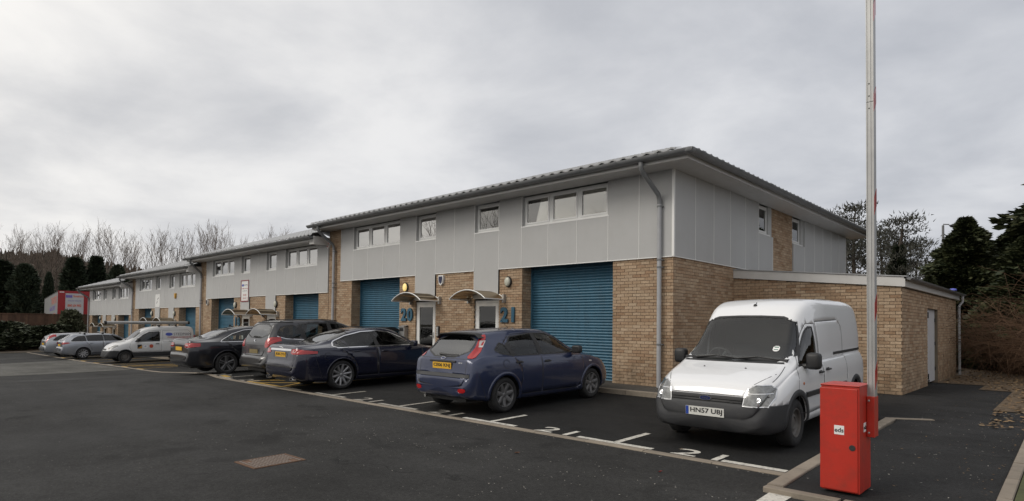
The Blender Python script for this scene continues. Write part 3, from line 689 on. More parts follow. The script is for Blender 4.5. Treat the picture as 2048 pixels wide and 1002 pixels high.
def block(label, c, s, H, R, z0, near, gap=.9, nslat=True):
    root = empty('unit_terrace', (c, 0, z0)); tag(root, label, 'building', 'stepped blocks of the terrace')
    L = -H; wl = L-gap; top = 4.985; bot = -1.0 if z0 < 0 else -.4
    B = Bricks(); walls = {}
    sw, tw = (.905*s, 1.935*s), (2.82*s, 5.70*s); sh = (2.83*s, 5.83*s)
    # dark interior core behind everything
    b = MB(); b.box(wl+.15, R-.32, .62, 13.6, bot, top); b.build('interior', M_DARK, root)
    zones = [(wl, -sh[1]), (-sh[0], -sw[1]), (-sw[0], sw[0]), (sw[1], sh[0]), (sh[1], R)]
    yb = .013 if near else 0; g_ = .013 if near else 0
    for i, (a, d) in enumerate(zones):
        b = MB(); b.box(a+g_, d-g_, yb, .50, bot, 3.0-.002); walls[i] = b.build('wall', M_MORT if near else M_BRTEX, root)
    b = MB(); b.box(wl+g_, L-.001, yb, .5, 3.0-.0015, top); walls['pier'] = b.build('wall', M_MORT if near else M_BRTEX, root)
    if near:
        b = MB(); b.box(R-.32, R-.013, .501, 3.9, bot, 2.998); walls['side'] = b.build('wall', M_MORT, root)
        b = MB(); b.box(R-.32, R-.02, 6.06, 7.86, 2.999, top); walls['panel'] = b.build('wall', M_MORT, root)
    b = MB(); b.box(wl+.02, R-.02, .50, .56, 3.0, 4.13); b.box(-sw[1]*1.02, sw[1]*1.02, .52, .56, 2.05, 3.0); b.build('inner_wall', M_DARK, root)
    if near:
        for i, (a, d) in enumerate(zones): B.lay((a,0,0), (1,0,0), d-a, -.075, 2.99, (0,-1,0), i, phase=i % 2)
        B.lay((wl,0,0), (1,0,0), L-wl, 2.995, top, (0,-1,0), 'pier', phase=0)
        for xr, wk in ((-sh[1], 0), (sh[0], 3)): B.lay((xr,.0475,0), (0,1,0), .40, -.075, 2.99, (1,0,0), wk)
        B.lay((R,.0475,0), (0,1,0), 3.40, -.075, 2.99, (1,0,0), 'side', phase=1)
        B.lay((R-.008,6.06,0), (0,1,0), 1.80, 2.995, top, (1,0,0), 'panel')
        B.make(walls, (c,0,z0))
    # cladding panels and joints
    def panel(x0, x1, za, zb):
        b = MB(); b.box(x0+.006, x1-.006, -.030, .05, za, zb); return b.build('cladding_panel', M_PANEL, root)
    js = MB()
    def joint(x, za, zb): js.box(x-.0055, x+.0055, -.036, .04, za, zb)
    lo = [L, -tw[1]]+[-tw[1]+(tw[1]-tw[0])*k/3 for k in (1, 2)]+[-tw[0], -sw[1], -sw[0], 0, sw[0], sw[1], tw[0]]+[tw[0]+(tw[1]-tw[0])*k/3 for k in (1, 2)]+[tw[1]]
    lo += [R] if R-tw[1] < 1.2 else [(tw[1]+R)/2, R]
    wins = [(-tw[1], -tw[0], 3), (-sw[1], -sw[0], 1), (sw[0], sw[1], 1), (tw[0], tw[1], 3)]
    for i, (x0, x1) in enumerate(zip(lo[:-1], lo[1:])):
        m = (x0+x1)/2; w = [q for q in wins if q[0] < m < q[1]]
        za = 3.0; zb = top
        if w: zb = 4.10
        if w and w[0][2] == 1: za = 2.16
        panel(x0, x1, za, zb)
        joint(x1 if i < len(lo)-2 else R-.012, za if not (w and w[0][2] == 1) else za, zb if not (w and w[0][0]+.01 < x1 < w[0][1]-.01) else 4.10)
    for q in wins:
        if q[2] == 1: joint(q[0], 2.16, 3.0); joint(q[1], 2.16, 3.0); js.box(q[0], q[1], -.034, .04, 2.148, 2.16)
    for x0, x1 in ((L, -sw[1]), (-sw[0], sw[0]), (sw[1], R)): js.box(x0, x1, -.040, .045, 2.982, 3.0)
    js.box(L-.006, L+.004, -.036, .04, 3.0, top)
    js.build('cladding_trim', M_STRIP, root)
    for k, q in enumerate(wins):
        window(root, q[0]+.012, q[1]-.012, 4.13, 4.965, q[2], M_PANEB if near and k >= 2 else M_PANE, y=.075, blinds=(1 if near and k >= 2 else 0))
        for xa in (q[0], q[1]-.012): b = MB(); b.box(xa, xa+.012, -.02, .14, 4.10, top); b.build('window_reveal', M_PANEL, root)
    for q in (wins[1], wins[2]): door(root, q[0], q[1], 2.10); canopy(root, (q[0]+q[1])/2+.02)
    for a, d in ((-sh[1], -sh[0]), sh): shutter(root, a, d, 2.99, single=nslat, zb=-.03 if near else -.25)
    # eaves
    xl = wl-.10; xr = R+.70 if near else R+.05
    b = MB(); b.box(xl, xr-(.02 if near else 0), -.68, .02, top, top+.012)
    if near: b.box(R+.002, xr-.02, .02, 14.6, top, top+.012)
    b.build('soffit', M_FASC, root)
    b = MB(); b.box(xl, xr, -.70, -.68, top-.012, top+.165)
    if near: b.box(R+.68, R+.70, -.68, 14.62, top-.012, top+.165)
    b.box(xl-.02, xl, -.70, 6.6, top-.012, top+.18)
    if not near: b.box(xr, xr+.02, -.70, .0, top-.16, top+.165)
    b.build('fascia', M_FASC, root)
    gz = top+.155; gutter_run(root, (xl-.12, -.80, gz), (xr+(.09 if near else -.02), -.80, gz))
    if near:
        gutter_run(root, (R+.80, -.89, gz-.001), (R+.80, 14.75, gz-.001), ring=1.0)
    rz = top+.205; ry = 6.7; rh = rz+2.45
    if near:
        rf = tiles(lambda y: xl-.02, lambda y: R+.60-(y+.74)*1.0, -.74, ry, rz, rh)
        rf.build('roof', M_TILE, root, fix=False)
        t2 = tiles(lambda y: -R-.70-13+0, lambda y: 0, -.74, ry, rz, rh) if False else None
        sd_ = tiles(lambda y: -14.75+(y+.74), lambda y: .60-(y+.74)*1.0, -.74, ry, rz, rh)
        me = sd_.mesh('roof_hip', M_TILE, fix=False); me.transform(Matrix.Translation((R,0,0)) @ Matrix(((0,-1,0,0),(-1,0,0,0),(0,0,1,0),(0,0,0,1)))); link('roof_hip', me, root)
    else:
        rf = tiles(lambda y: xl-.02, lambda y: xr, -.74, ry, rz, rh); rf.build('roof', M_TILE, root, fix=False)
    b = MB(); b.add([(xl-.02,ry,rh),(xr,ry,rh),(xr,14.6,rz),(xl-.02,14.6,rz)], [(0,1,2,3)]) if not near else b.add([(xl-.02,ry,rh),(R-6.6,ry,rh),(R+.72,14.7,rz),(xl-.02,14.7,rz)], [(0,1,2,3)])
    b.build('rear_roof', M_TILE, root)
    # left gable upstand
    b = MB(); b.prism([(.0,top-.3),(ry,rh-.06),(13.6,top-.3)], 'x', xl+.02, xl+.1); b.build('gable', M_FASC, root)
    if not near:   # white end box against the taller neighbour
        b = MB(); b.box(R-.35, R+.04, -.66, -.004, top-.13, top-.002); b.build('eaves_box', M_FASC, root)
    # downpipe
    def downpipe(xo, xw):
        b = MB(); r = .052; yw = -.095
        b.lathe([(.055,.0),(.055,.06),(.042,.10)], 14, Matrix.Translation((xo,-.785,gz-.19)))
        b.tube([(xo,-.785,gz-.07),(xo,-.785,gz-.22),(xo+(xw-xo)*.10,-.73,gz-.30),(xw-(xw-xo)*.08,yw-.05,4.42),(xw,yw,4.30),(xw,yw,4.20)], r+.004, 12)
        p = b.build('downpipe', M_GUT, root); auto_smooth(p, 40)
        b = MB(); b.tube([(xw,yw,4.22),(xw,yw,-.02 if near else -.35)], r, 14); s_ = b.build('straight_pipe', M_PIPE, p); auto_smooth(s_, 40)
        for zz in (4.15, 2.92, 2.75, .98): b = MB(); b.tube([(xw,yw,zz-.02),(xw,yw,zz+.02)], r+.008, 14); b.box(xw-.01,xw+.08,yw-.01,.0,zz-.012,zz+.012); b.build('pipe_clip', M_GUT, p)
    return root, downpipe, dict(sw=sw, tw=tw, sh=sh, L=L, R=R, xl=xl, wl=wl)
A, dpA, gA = block('grey clad brick block numbered 20 and 21, tallest of the terrace', -7.45, 1.0, 6.57, 7.45, 0, True)
dpA((ray_y(1282,326,-.785).x)+7.45, -.30+7.45); dpA(ray_y(636,462,-.785).x+7.45, -14.43+7.45)
Bk, dpB, gB = block('grey clad block with the red framed sign, next to units 20 and 21', -21.2, .945, 6.2, 6.25, -.408, False)
dpB(ray_y(380,528,-.785).x+21.2, -7.1+.33)
Ck, dpC, gC = block('grey clad block with a white sign and yellow alarm, third of the terrace', -33.98, .87, 5.76, 5.76, -.816, False, nslat=False)
dpC(-6.55, -6.25)
Dk, dpD, gD = block('lowest grey clad block of the terrace, beside the shrubs and fence', -46.15, .84, 5.75, 5.55, -1.224, False, gap=.12, nslat=False)
dpD(-5.95, -5.75)
# gutter corner piece and side cladding of the end block
b = MB(); b.lathe([(.001,.004),(.112,.004),(.116,-.05),(.10,-.09),(.06,-.115),(.001,-.122)], 20, Matrix.Translation((7.45+.80,-.80,5.14))); auto_smooth(b.build('gutter_corner', M_GUT, A), 40)
def side_panel(y0, y1, za, zb):
    b = MB(); b.box(7.45-.05, 7.45+.030, y0+.006, y1-.006, za, zb); b.build('cladding_panel', M_PANEL, A)
ys = [0,1.03,2.03,3.02,4.02,4.96,6.06,7.86,8.95,9.95,10.94,11.93,12.92,13.9]; js = MB()
for y0, y1 in zip(ys[:-1], ys[1:]):
    if y0 == 6.06: continue
    w = y0 in (4.96, 7.86); side_panel(y0, y1, 3.0, 4.10 if w else 4.985)
    js.box(7.44, 7.45+.036, y1-.0055, y1+.0055, 3.0, 4.10 if w else 4.985)
js.box(7.45-.02, 7.45+.040, -.036, 6.06, 2.982, 2.999); js.box(7.45-.02, 7.45+.040, 7.86, 13.9, 2.982, 2.999); js.box(7.438, 7.45+.040, -.042, .012, 3.0, 4.985)
js.build('cladding_trim', M_STRIP, A)
for y0, y1 in ((4.98,5.80),(7.88,8.70)):
    window(A, y0, y1, 4.13, 4.965, 1, M_DPANE, y=.06, M=Matrix(((0,-1,0,7.45),(1,0,0,0),(0,0,1,0),(0,0,0,1))))
    b = MB(); b.box(7.45-.10, 7.45-.01, y1, y1+.26, 4.10, 4.985); b.build('window_reveal', M_PANEL, A)
b = MB(); b.box(7.0, 7.12, 4.0, 13.9, -.4, 4.985); b.box(-7.4, 7.44, 13.6, 13.9, -.4, 4.985); b.build('inner_wall', M_DARK, A)
# ------------------------------------------------------------------ brick outbuilding
AN = empty('brick_outbuilding', (1.92, 3.33, 0)); tag(AN, 'low buff brick outbuilding with white fascia and sloping roof', 'building')
def anx(x): return x-1.92
AXT = lambda x: 2.705+(2.345-2.705)*x/3.83
b = MB(); b.add([(anx(.01),.013,-.5),(anx(3.817),.013,-.5),(anx(3.817),.3,-.5),(anx(.01),.3,-.5),(anx(.01),.013,2.70),(anx(3.817),.013,2.34),(anx(3.817),.3,2.34),(anx(.01),.3,2.70)],
      [(0,1,5,4),(1,2,6,5),(2,3,7,6),(3,0,4,7),(4,5,6,7)])
DY0, DY1 = 6.47-3.33, 8.10-3.33
b.box(anx(3.55), anx(3.817), .3, DY0, -.5, 2.34); b.box(anx(3.55), anx(3.817), DY1, 8.2, -.5, 2.34); b.box(anx(3.55), anx(3.817), DY0, DY1, 1.94, 2.34)
b.box(anx(.3), anx(3.55), 7.9, 8.2, -.5, 2.34)
awall = b.build('wall', M_MORT, AN)
B = Bricks()
B.lay((anx(0),0,0), (1,0,0), 3.83, -.30, 2.70, (0,-1,0), 'w', top=lambda u: AXT(u)-.005)
B.lay((anx(3.83),.0475,0), (0,1,0), 8.10, -.30, 2.335, (1,0,0), 'w', cut=((DY0-.05, DY1-.0475, -.4, 1.94),), phase=1)
B.make({'w': awall}, (1.92,3.33,0))
b = MB(); b.box(anx(3.72), anx(3.745), DY0, DY1, -.03, 1.935); dd = b.build('door', mat('white_door_paint', (.58,.58,.60), .45, var=.06, vscale=3, dirt=(.30,.28,.25,.5), dscale=3), AN)
b = MB(); b.box(anx(3.60), anx(3.79), DY0-.02, DY1+.02, -.18, -.085); b.build('door_step', M_KERB, AN)
b = MB(); b.box(anx(3.745), anx(3.765), DY0+.55, DY0+.62, .05, .20); b.box(anx(3.745), anx(3.765), DY0+.55, DY0+.62, 1.70, 1.86); b.box(anx(3.745),anx(3.757),DY0+.3,DY0+.75,-.02,.03)
b.build('bolt', M_BLACK, dd)
for zz in (.3, 1.0, 1.65): b = MB(); b.box(anx(3.74), anx(3.77), DY1-.03, DY1+.01, zz-.05, zz+.05); b.build('hinge', M_BLACK, dd)
b = MB(); b.add([(anx(-.02),-.05,2.705),(anx(3.88),-.05,2.345),(anx(3.88),-.05,2.555),(anx(-.02),-.05,2.915),(anx(-.02),-.02,2.705),(anx(3.88),-.02,2.345),(anx(3.88),-.02,2.555),(anx(-.02),-.02,2.915)],
      [(0,1,2,3),(4,7,6,5),(0,4,5,1),(2,6,7,3),(1,5,6,2),(0,3,7,4)])
b.box(anx(3.88), anx(3.905), -.05, 8.45, 2.345, 2.52); b.build('fascia', M_FASC, AN)
b = MB(); b.add([(anx(-.02),-.075,2.92),(anx(3.93),-.075,2.56),(anx(3.93),8.5,2.56),(anx(-.02),8.5,2.92),(anx(-.02),-.075,2.945),(anx(3.93),-.075,2.585),(anx(3.93),8.5,2.585),(anx(-.02),8.5,2.945)],
      [(0,1,5,4),(1,2,6,5),(2,3,7,6),(4,5,6,7),(0,3,2,1)])
b.build('roof', M_TILE, AN)
b = MB(); b.box(anx(3.84), anx(3.88), -.02, 8.42, 2.345, 2.36); b.build('soffit', M_FASC, AN)
gutter_run(AN, (anx(3.985), -.07, 2.54), (anx(3.985), 8.75, 2.54), ring=1.2, r=.062)
b = MB(); xp, yp = anx(3.90), 8.32
b.tube([(anx(3.985),8.4,2.50),(anx(3.985),8.4,2.30),(xp,yp,2.16),(xp,yp,-.05)], .036, 12); p = b.build('downpipe', M_PIPE, AN); auto_smooth(p, 40)
for zz in (2.1, 1.0, .1): b = MB(); b.tube([(xp,yp,zz-.02),(xp,yp,zz+.02)], .045, 12); b.build('pipe_clip', M_GUT, p)
# small fittings on the front
wall_lamp(-5.13, 2.61, 0, 'unlit oval bulkhead lamp above the number 21'); wall_lamp(-9.90, 2.61, 0, 'glowing yellow oval bulkhead lamp above the number 20', lit=True)
M_NAVY = mat('navy_plastic', (.012,.016,.06), .35); M_AY = mat('yellow_plastic', (.55,.30,.03), .4); M_AR = mat('pink_red_plastic', (.45,.18,.15), .4)
alarm_box(-8.05, 2.77, 0, 'navy alarm box with white edge between doors 20 and 21', M_NAVY, M_WHITE, 'alarm boxes on the terrace')
alarm_box(-15.15+.2, 4.62-.408+.25, 0, 'pale alarm box high on the brick pier behind the downpipe', M_AR, M_WHITE, 'alarm boxes on the terrace', -.0)
q = ray_y(353, 592, 0); alarm_box(q.x, q.z, 0, 'yellow alarm box on the cladding of the third block', M_AY, M_AY, 'alarm boxes on the terrace', -.03)
q = ray_y(416, 605, 0); alarm_box(q.x, q.z, 0, 'dark alarm box beside the pier of the block with the red framed sign', M_BLACK, M_WHITE, 'alarm boxes on the terrace')
for px, py, lab in ((553,608,'oval bulkhead lamp beside the shutter nearest units 20 and 21'),(472,610,'oval bulkhead lamp beside the number 18'),(350,627,'oval lamp right of the white sign on the third block'),(305,627,'oval lamp left of the white sign on the third block'),(231,638,'oval lamp by the door of the lowest block, further from the fence'),(202,636,'oval lamp by the door of the lowest block, nearer the fence')):
    q = ray_y(px, py, 0); wall_lamp(q.x, q.z, 0, lab)
def numeral(s, x, z, h, lab, y=-.004):
    t = empty('door_number', (x, y, z)); tag(t, lab, 'number sign', 'blue unit numbers on the brickwork')
    for i, ch in enumerate(s): text_obj('digit', ch, h*1.42, M_BLUEL, t, frame((-.17+.34*i if len(s) == 2 else 0, -.025, 0), (1,0,0), (0,0,1)), ext=.022, bold=.022)
numeral('21', -5.10, 1.675, .40, 'blue numerals 21 between the door and the wide shutter near the van'); numeral('20', -9.82, 1.69, .40, 'blue numerals 20 above the grey post box')
q = ray_y(475.5, 643, 0); numeral('18', q.x, q.z, .40, 'blue numerals 18 on the block with the red framed sign'); q = ray_y(214, 666, 0)
t = empty('intercom', (-8.19, 0, 1.15)); tag(t, 'silver door intercom with a black hood beside door 20', 'intercom')
b = MB(); b.bbox(-.06,.06,-.05,0,-.17,.17,.012); b.build('hood', M_BLACK, t); b = MB(); b.bbox(-.052,.035,-.062,-.045,-.15,.14,.006); f_ = b.build('face_plate', M_STEEL, t)
b = MB()
for zz in (.06, .0, -.06): b.lathe([(.012,0),(.012,.006),(.001,.007)], 10, Matrix.Translation((-.01,-.062,zz)) @ Matrix.Rotation(PI/2, 4, 'X'))
b.build('button', M_BLACK, f_)
t = empty('post_box', (-9.93, 0, 1.15)); tag(t, 'grey metal post box on the brickwork below the number 20', 'post box')
b = MB(); b.bbox(-.15,.15,-.16,-.001,-.36,.12,.008); bx = b.build('box', M_GALV, t); b = MB(); b.add([(-.16,-.19,.12),(.16,-.19,.12),(.16,0,.17),(-.16,0,.17),(-.16,-.19,.135),(.16,-.19,.135),(.16,0,.185),(-.16,0,.185)], [(0,1,5,4),(4,5,6,7),(0,3,2,1),(1,2,6,5),(3,0,4,7)]); b.build('lid', M_GALV, t)
b = MB(); b.box(-.11,.11,-.163,-.158,-.02,.09); b.build('slot', M_BLACK, t)
# signs
p0 = ray_y(483, 561, -.03); p1 = ray_y(498, 603, -.03); xs_, zs_ = (p0.x+p1.x)/2, (p0.z+p1.z)/2; w_ = .86; h_ = (p0.z-p1.z)
t = empty('wall_sign', (xs_, -.03, zs_)); tag(t, 'tall white sign with a dark red frame on the grey cladding', 'sign')
b = MB(); b.box(-w_/2,w_/2,-.02,-.003,-h_/2,h_/2); b.build('board', M_PAPER, t)
M_MAROON = mat('maroon_paint', (.22,.012,.02), .4); b = MB(); f = .045
for bx in ((-w_/2,w_/2,h_/2-f,h_/2),(-w_/2,w_/2,-h_/2,-h_/2+f),(-w_/2,-w_/2+f,-h_/2+f,h_/2-f),(w_/2-f,w_/2,-h_/2+f,h_/2-f)): b.box(bx[0],bx[1],-.035,-.02,bx[2],bx[3])
b.build('frame', M_MAROON, t)
M_LBLUE = mat('logo_blue', (.06,.09,.40), .5); M_LRED = mat('lettering_red', (.42,.05,.06), .5); M_LGREY = mat('lettering_grey', (.22,.22,.25), .5)
b = MB(); b.prism([(a-.22, c+.27) for a, c in oval(.12,.06)], 'y', -.0205, -.0225); b.build('logo', M_LBLUE, t)
def sgn(txt, x, z, size, m): text_obj('lettering', txt, size, m, t, frame((x,-.0215,z), (1,0,0), (0,0,1)), ext=.001)
sgn('STEDMAN', .10, .28, .10, M_LGREY); sgn('PLUMBING & HEATING', 0, .11, .066, M_LRED); sgn('GAS OIL SOLAR', 0, -.0, .07, M_LGREY); sgn('01492', 0, -.20, .15, M_LRED); sgn('SERVICE', 0, -.36, .12, M_LRED)
p0 = ray_y(311, 589, -.03); p1 = ray_y(320, 614, -.03)
t = empty('wall_sign', ((p0.x+p1.x)/2, -.03, (p0.z+p1.z)/2)); tag(t, 'plain white sign with a small dark mark on the third block', 'sign')
b = MB(); b.box(-.42,.42,-.015,-.003,-(p0.z-p1.z)/2,(p0.z-p1.z)/2); b.build('board', M_PAPER, t)
b = MB(); b.add([(-.25,-.017,-.22),(-.02,-.017,-.10),(.0,-.017,.02),(-.14,-.017,-.12)], [(0,1,2,3)]); b.add([(-.02,-.017,.05),(.22,-.017,.16),(.2,-.017,.2),(-.02,-.017,.1)], [(0,1,2,3)]); b.build('emblem', M_INK, t)
# ------------------------------------------------------------------ vehicles
def pchip(pts):
    x = np.array([p[0] for p in pts], float); y = np.array([p[1] for p in pts], float)
    h = np.diff(x); d = np.diff(y)/h; m = np.zeros(len(x)); m[0] = d[0]; m[-1] = d[-1]
    for i in range(1, len(x)-1):
        if d[i-1]*d[i] > 0:
            w1 = 2*h[i]+h[i-1]; w2 = h[i]+2*h[i-1]; m[i] = (w1+w2)/(w1/d[i-1]+w2/d[i])
    def f(q):
        q = np.clip(q, x[0], x[-1]); i = np.clip(np.searchsorted(x, q, side='right')-1, 0, len(x)-2); t = (q-x[i])/h[i]
        return float((1+2*t)*(1-t)**2*y[i]+t*(1-t)**2*h[i]*m[i]+t*t*(3-2*t)*y[i+1]+t*t*(t-1)*h[i]*m[i+1])
    return f
def chaikin(poly, n=1, closed=True):
    for _ in range(n):
        new = []; L = len(poly)
        for i in range(L if closed else L-1):
            p, q = poly[i], poly[(i+1) % L]
            new += [(p[0]*.75+q[0]*.25, p[1]*.75+q[1]*.25), (p[0]*.25+q[0]*.75, p[1]*.25+q[1]*.75)]
        if not closed: new = [poly[0]]+new+[poly[-1]]
        poly = new
    return poly
def inside(p, poly):
    x, y = p; r = False; j = len(poly)-1
    for i in range(len(poly)):
        xi, yi = poly[i]; xj, yj = poly[j]
        if (yi > y) != (yj > y) and x < (xj-xi)*(y-yi)/(yj-yi)+xi: r = not r
        j = i
    return r
AX = {'side': (0, 2, Vector((0,1,0))), 'end': (1, 2, Vector((1,0,0))), 'top': (0, 1, Vector((0,0,1)))}
class Car:
    def __init__(s, spec):
        s.sp = spec; T = pchip(spec['top']); S = pchip(spec['belt']); Bt = pchip(spec['bot']); HW = pchip(spec['hw']); TW = pchip(spec['tw'])
        x0, x1 = spec['top'][0][0], spec['top'][-1][0]
        xs = set(np.round(np.linspace(x0, x1, int((x1-x0)/.055)), 4)) | {round(p[0], 4) for p in spec['top']}
        tp = spec['top']
        for (xa, za), (xb, zb) in zip(tp[:-1], tp[1:]):       # steep parts get more sections
            k = int(abs(zb-za)/.035)
            for i in range(1, k+1): xs.add(round(xa+(xb-xa)*i/(k+1), 4))
        xs = sorted(xs); xs = [x for i, x in enumerate(xs) if i == 0 or x-xs[i-1] > .0015]
        bm = bmesh.new(); rows = []; soft = spec.get('soft', .10); bul = spec.get('bulge', .03)
        for x in xs:
            zt, zs, zb, hw, tw = T(x), S(x), Bt(x), HW(x), TW(x)
            zb = min(zb, zt-.08); zs = min(zs, zt-.03); zs = max(zs, zb+.04); tw = min(tw, hw-.02); g = zt-zs; k = min(1, g/.22); e = min(soft, g*.45)
            P = [(0,zb),(hw*.55,zb),(hw-.14,zb+.005),(hw-.055,zb+.03),(hw-bul*.8,zb+.10*min(1,(zs-zb)/.3)),(hw-.004,zb+.42*(zs-zb)),(hw,zb+.66*(zs-zb)),(hw-.012,zb+.86*(zs-zb)),(hw-.035-.02*k,zs)]
            a = (hw-.06-.015*k, zs+.02*k); c = (tw+.03, zt-e)
            for t in (.0, .33, .67, 1.0): P.append((a[0]+(c[0]-a[0])*t+.022*k*math.sin(PI*t), a[1]+(c[1]-a[1])*t))
            P += [(tw-.015, zt-e*.42), (tw-.09, zt-e*.12), (tw*.62, zt-.004), (tw*.3, zt+.004), (0, zt+.006)]
            P = np.array(P); n = 34                    # smooth resample (Catmull-Rom)
            out = []; m = len(P)-1
            for j in range(n+1):
                u = j/n*m; i = min(int(u), m-1); t = u-i
                p0, p1, p2, p3 = P[max(i-1,0)], P[i], P[i+1], P[min(i+2,m)]
                q = .5*((2*p1)+(-p0+p2)*t+(2*p0-5*p1+4*p2-p3)*t*t+(-p0+3*p1-3*p2+p3)*t**3)
                out.append((max(0, q[0]), q[1]))
            out[0] = (0, out[0][1]); out[-1] = (0, out[-1][1])
            row = [bm.verts.new((x, y, z)) for y, z in out]+[bm.verts.new((x, -y, z)) for y, z in out[-2:0:-1]]
            rows.append(row)
        for a, b in zip(rows[:-1], rows[1:]):
            n = len(a)
            for i in range(n): bm.faces.new((a[i], a[(i+1) % n], b[(i+1) % n], b[i]))
        for row, flip in ((rows[0], False), (rows[-1], True)):
            c = bm.verts.new((row[0].co.x, 0, sum(v.co.z for v in row)/len(row))); n = len(row)
            for i in range(n): bm.faces.new((row[i], row[(i+1) % n], c)[::(1 if flip else -1)])
        bmesh.ops.recalc_face_normals(bm, faces=bm.faces[:]); s.bm = bm
        s.bvh = BVHTree.FromBMesh(bm); s.reg = {}; s.cnt = 0; s.dead = []
        s.x0, s.x1 = x0, x1
    def cut(s, poly, proj='side', sel=None, name=None, rnd_=0, drop=False, fsel=None):
        """cut a 2D outline into the shell and claim the faces inside it"""
        if rnd_: poly = chaikin(poly, rnd_)
        i, j, ax = AX[proj]; bm = s.bm; sel = sel or (lambda c: True)
        us = [p[0] for p in poly]; vs = [p[1] for p in poly]; B0 = (min(us)-.01, max(us)+.01, min(vs)-.01, max(vs)+.01)
        cand = {}
        def consider(f):
            if f.material_index: return
            a = [v.co[i] for v in f.verts]; d = [v.co[j] for v in f.verts]; bb = (min(a), max(a), min(d), max(d))
            if bb[1] < B0[0] or bb[0] > B0[1] or bb[3] < B0[2] or bb[2] > B0[3]: return
            if sel(f.calc_center_median()): cand[f] = bb
        for f in bm.faces: consider(f)
        for p, q in zip(poly, poly[1:]+poly[:1]):
            lo = (min(p[0],q[0])-.004, min(p[1],q[1])-.004); hi = (max(p[0],q[0])+.004, max(p[1],q[1])+.004)
            fs = [f for f, bb in cand.items() if not (bb[1] < lo[0] or bb[0] > hi[0] or bb[3] < lo[1] or bb[2] > hi[1])]
            if not fs: continue
            co = Vector((0,0,0)); co[i] = p[0]; co[j] = p[1]; d = Vector((0,0,0)); d[i] = q[0]-p[0]; d[j] = q[1]-p[1]
            if d.length < 1e-6: continue
            nn = d.cross(ax).normalized()
            ed = list({e for f in fs for e in f.edges}); vv = list({v for f in fs for v in f.verts})
            res = bmesh.ops.bisect_plane(bm, geom=fs+ed+vv, dist=1e-5, plane_co=co, plane_no=nn)
            for f in [f for f in cand if not f.is_valid]: del cand[f]
            for g in res['geom']:
                if isinstance(g, bmesh.types.BMFace): consider(g)
        hit = []
        for f in cand:
            if not f.is_valid or f.material_index: continue
            c = f.calc_center_median()
            if sel(c) and inside((c[i], c[j]), poly) and (fsel is None or fsel(f)): hit.append(f)
        if drop:
            bmesh.ops.delete(bm, geom=hit, context='FACES'); return
        s.cnt += 1
        for f in hit: f.material_index = s.cnt
        s.reg[s.cnt] = name; return s.cnt
    def take(s, idx, name, mats, parent, push=0, split=False, thick=0, yside=None):
        """lift a claimed region off as its own mesh"""
        res = []
        for sg in ((1,-1) if split else (0,)):
            fs = [f for f in s.bm.faces if f.material_index == idx and (sg == 0 or f.calc_center_median().y*sg > 0)]
            if not fs: continue
            vs = {}; V = []; F = []
            for f in fs:
                r = []
                for v in f.verts:
                    if v.index not in vs or True:
                        k = v
                        if k not in vs: vs[k] = len(V); V.append(v.co+v.normal*push)
                    r.append(vs[k])
                F.append(r)
            me = bpy.data.meshes.new(name); me.from_pydata([tuple(p) for p in V], [], F)
            for m in (mats if isinstance(mats, (list, tuple)) else [mats]): me.materials.append(m)
            me.polygons.foreach_set('use_smooth', [True]*len(F)); me.update()
            o = link(name, me, parent)
            if thick:
                md = o.modifiers.new('thickness', 'SOLIDIFY'); md.thickness = thick; md.offset = -1; md.use_rim = True
                if isinstance(mats, (list, tuple)) and len(mats) > 1: md.material_offset = 1
            res.append(o)
        return res if split else (res[0] if res else None)
    def hit(s, u, v, proj, sg=1):
        i, j, ax = AX[proj]; o = Vector((0,0,0)); o[i] = u; o[j] = v
        if proj == 'side': o.y = 3*sg; d = Vector((0,-sg,0))
        elif proj == 'end': o.x = (s.x1+2) if sg > 0 else (s.x0-2); d = Vector((-sg,0,0))
        else: o.z = 4; d = Vector((0,0,-1))
        r = s.bvh.ray_cast(o, d)
        return (r[0], r[1]) if r[0] is not None else (None, None)
    def ribbon(s, line, proj, w, off, b, sg=1, closed=False, depth=.0, step=.05):
        """thin band laid on the shell along a 2D line"""
        pts = []
        L = list(line)+([line[0]] if closed else [])
        for p, q in zip(L[:-1], L[1:]):
            k = max(1, int(math.hypot(q[0]-p[0], q[1]-p[1])/step))
            for t in range(k): pts.append((p[0]+(q[0]-p[0])*t/k, p[1]+(q[1]-p[1])*t/k))
        if not closed: pts.append(L[-1])
        H = [s.hit(u, v, proj, sg) for u, v in pts]; H = [h for h in H if h[0] is not None]
        if len(H) < 2: return
        vs = []; n = len(H)
        for i, (c, nm) in enumerate(H):
            a = H[(i-1) % n if closed else max(i-1,0)][0]; e = H[(i+1) % n if closed else min(i+1,n-1)][0]
            t = (e-a); t = t.normalized() if t.length > 1e-7 else Vector((1,0,0)); sd = t.cross(nm).normalized()*w/2
            vs += [c+sd+nm*.0005, c+sd*.85+nm*off, c-sd*.85+nm*off, c-sd+nm*.0005]
        fs = []
        for i in range(n if closed else n-1):
            i2 = (i+1) % n
            for k in range(3): fs.append((4*i+k, 4*i+k+1, 4*i2+k+1, 4*i2+k))
        b.add(vs, fs)
    def patch(s, poly, proj, off, sg=1, rnd_=0):
        """raised plate laid on the shell (no cut)"""
        if rnd_: poly = chaikin(poly, rnd_)
        b = MB(); H = [s.hit(u, v, proj, sg) for u, v in poly]; H = [h for h in H if h[0] is not None]
        if len(H) < 3: return b
        V = [p+n*off for p, n in H]+[p for p, n in H]; n = len(H)
        b.add(V, [tuple(range(n))]+[(i, (i+1) % n, n+(i+1) % n, n+i) for i in range(n)]); return b
M_TYRE = mat('tyre_rubber', (.016,.016,.017), .85, var=.2, vscale=12, dirt=(.05,.046,.04,.4), dscale=8)
M_ALLOY = mat('silver_alloy', (.36,.36,.37), .38, metal=.75, var=.1, vscale=12, dirt=(.09,.085,.08,.5), dscale=9)
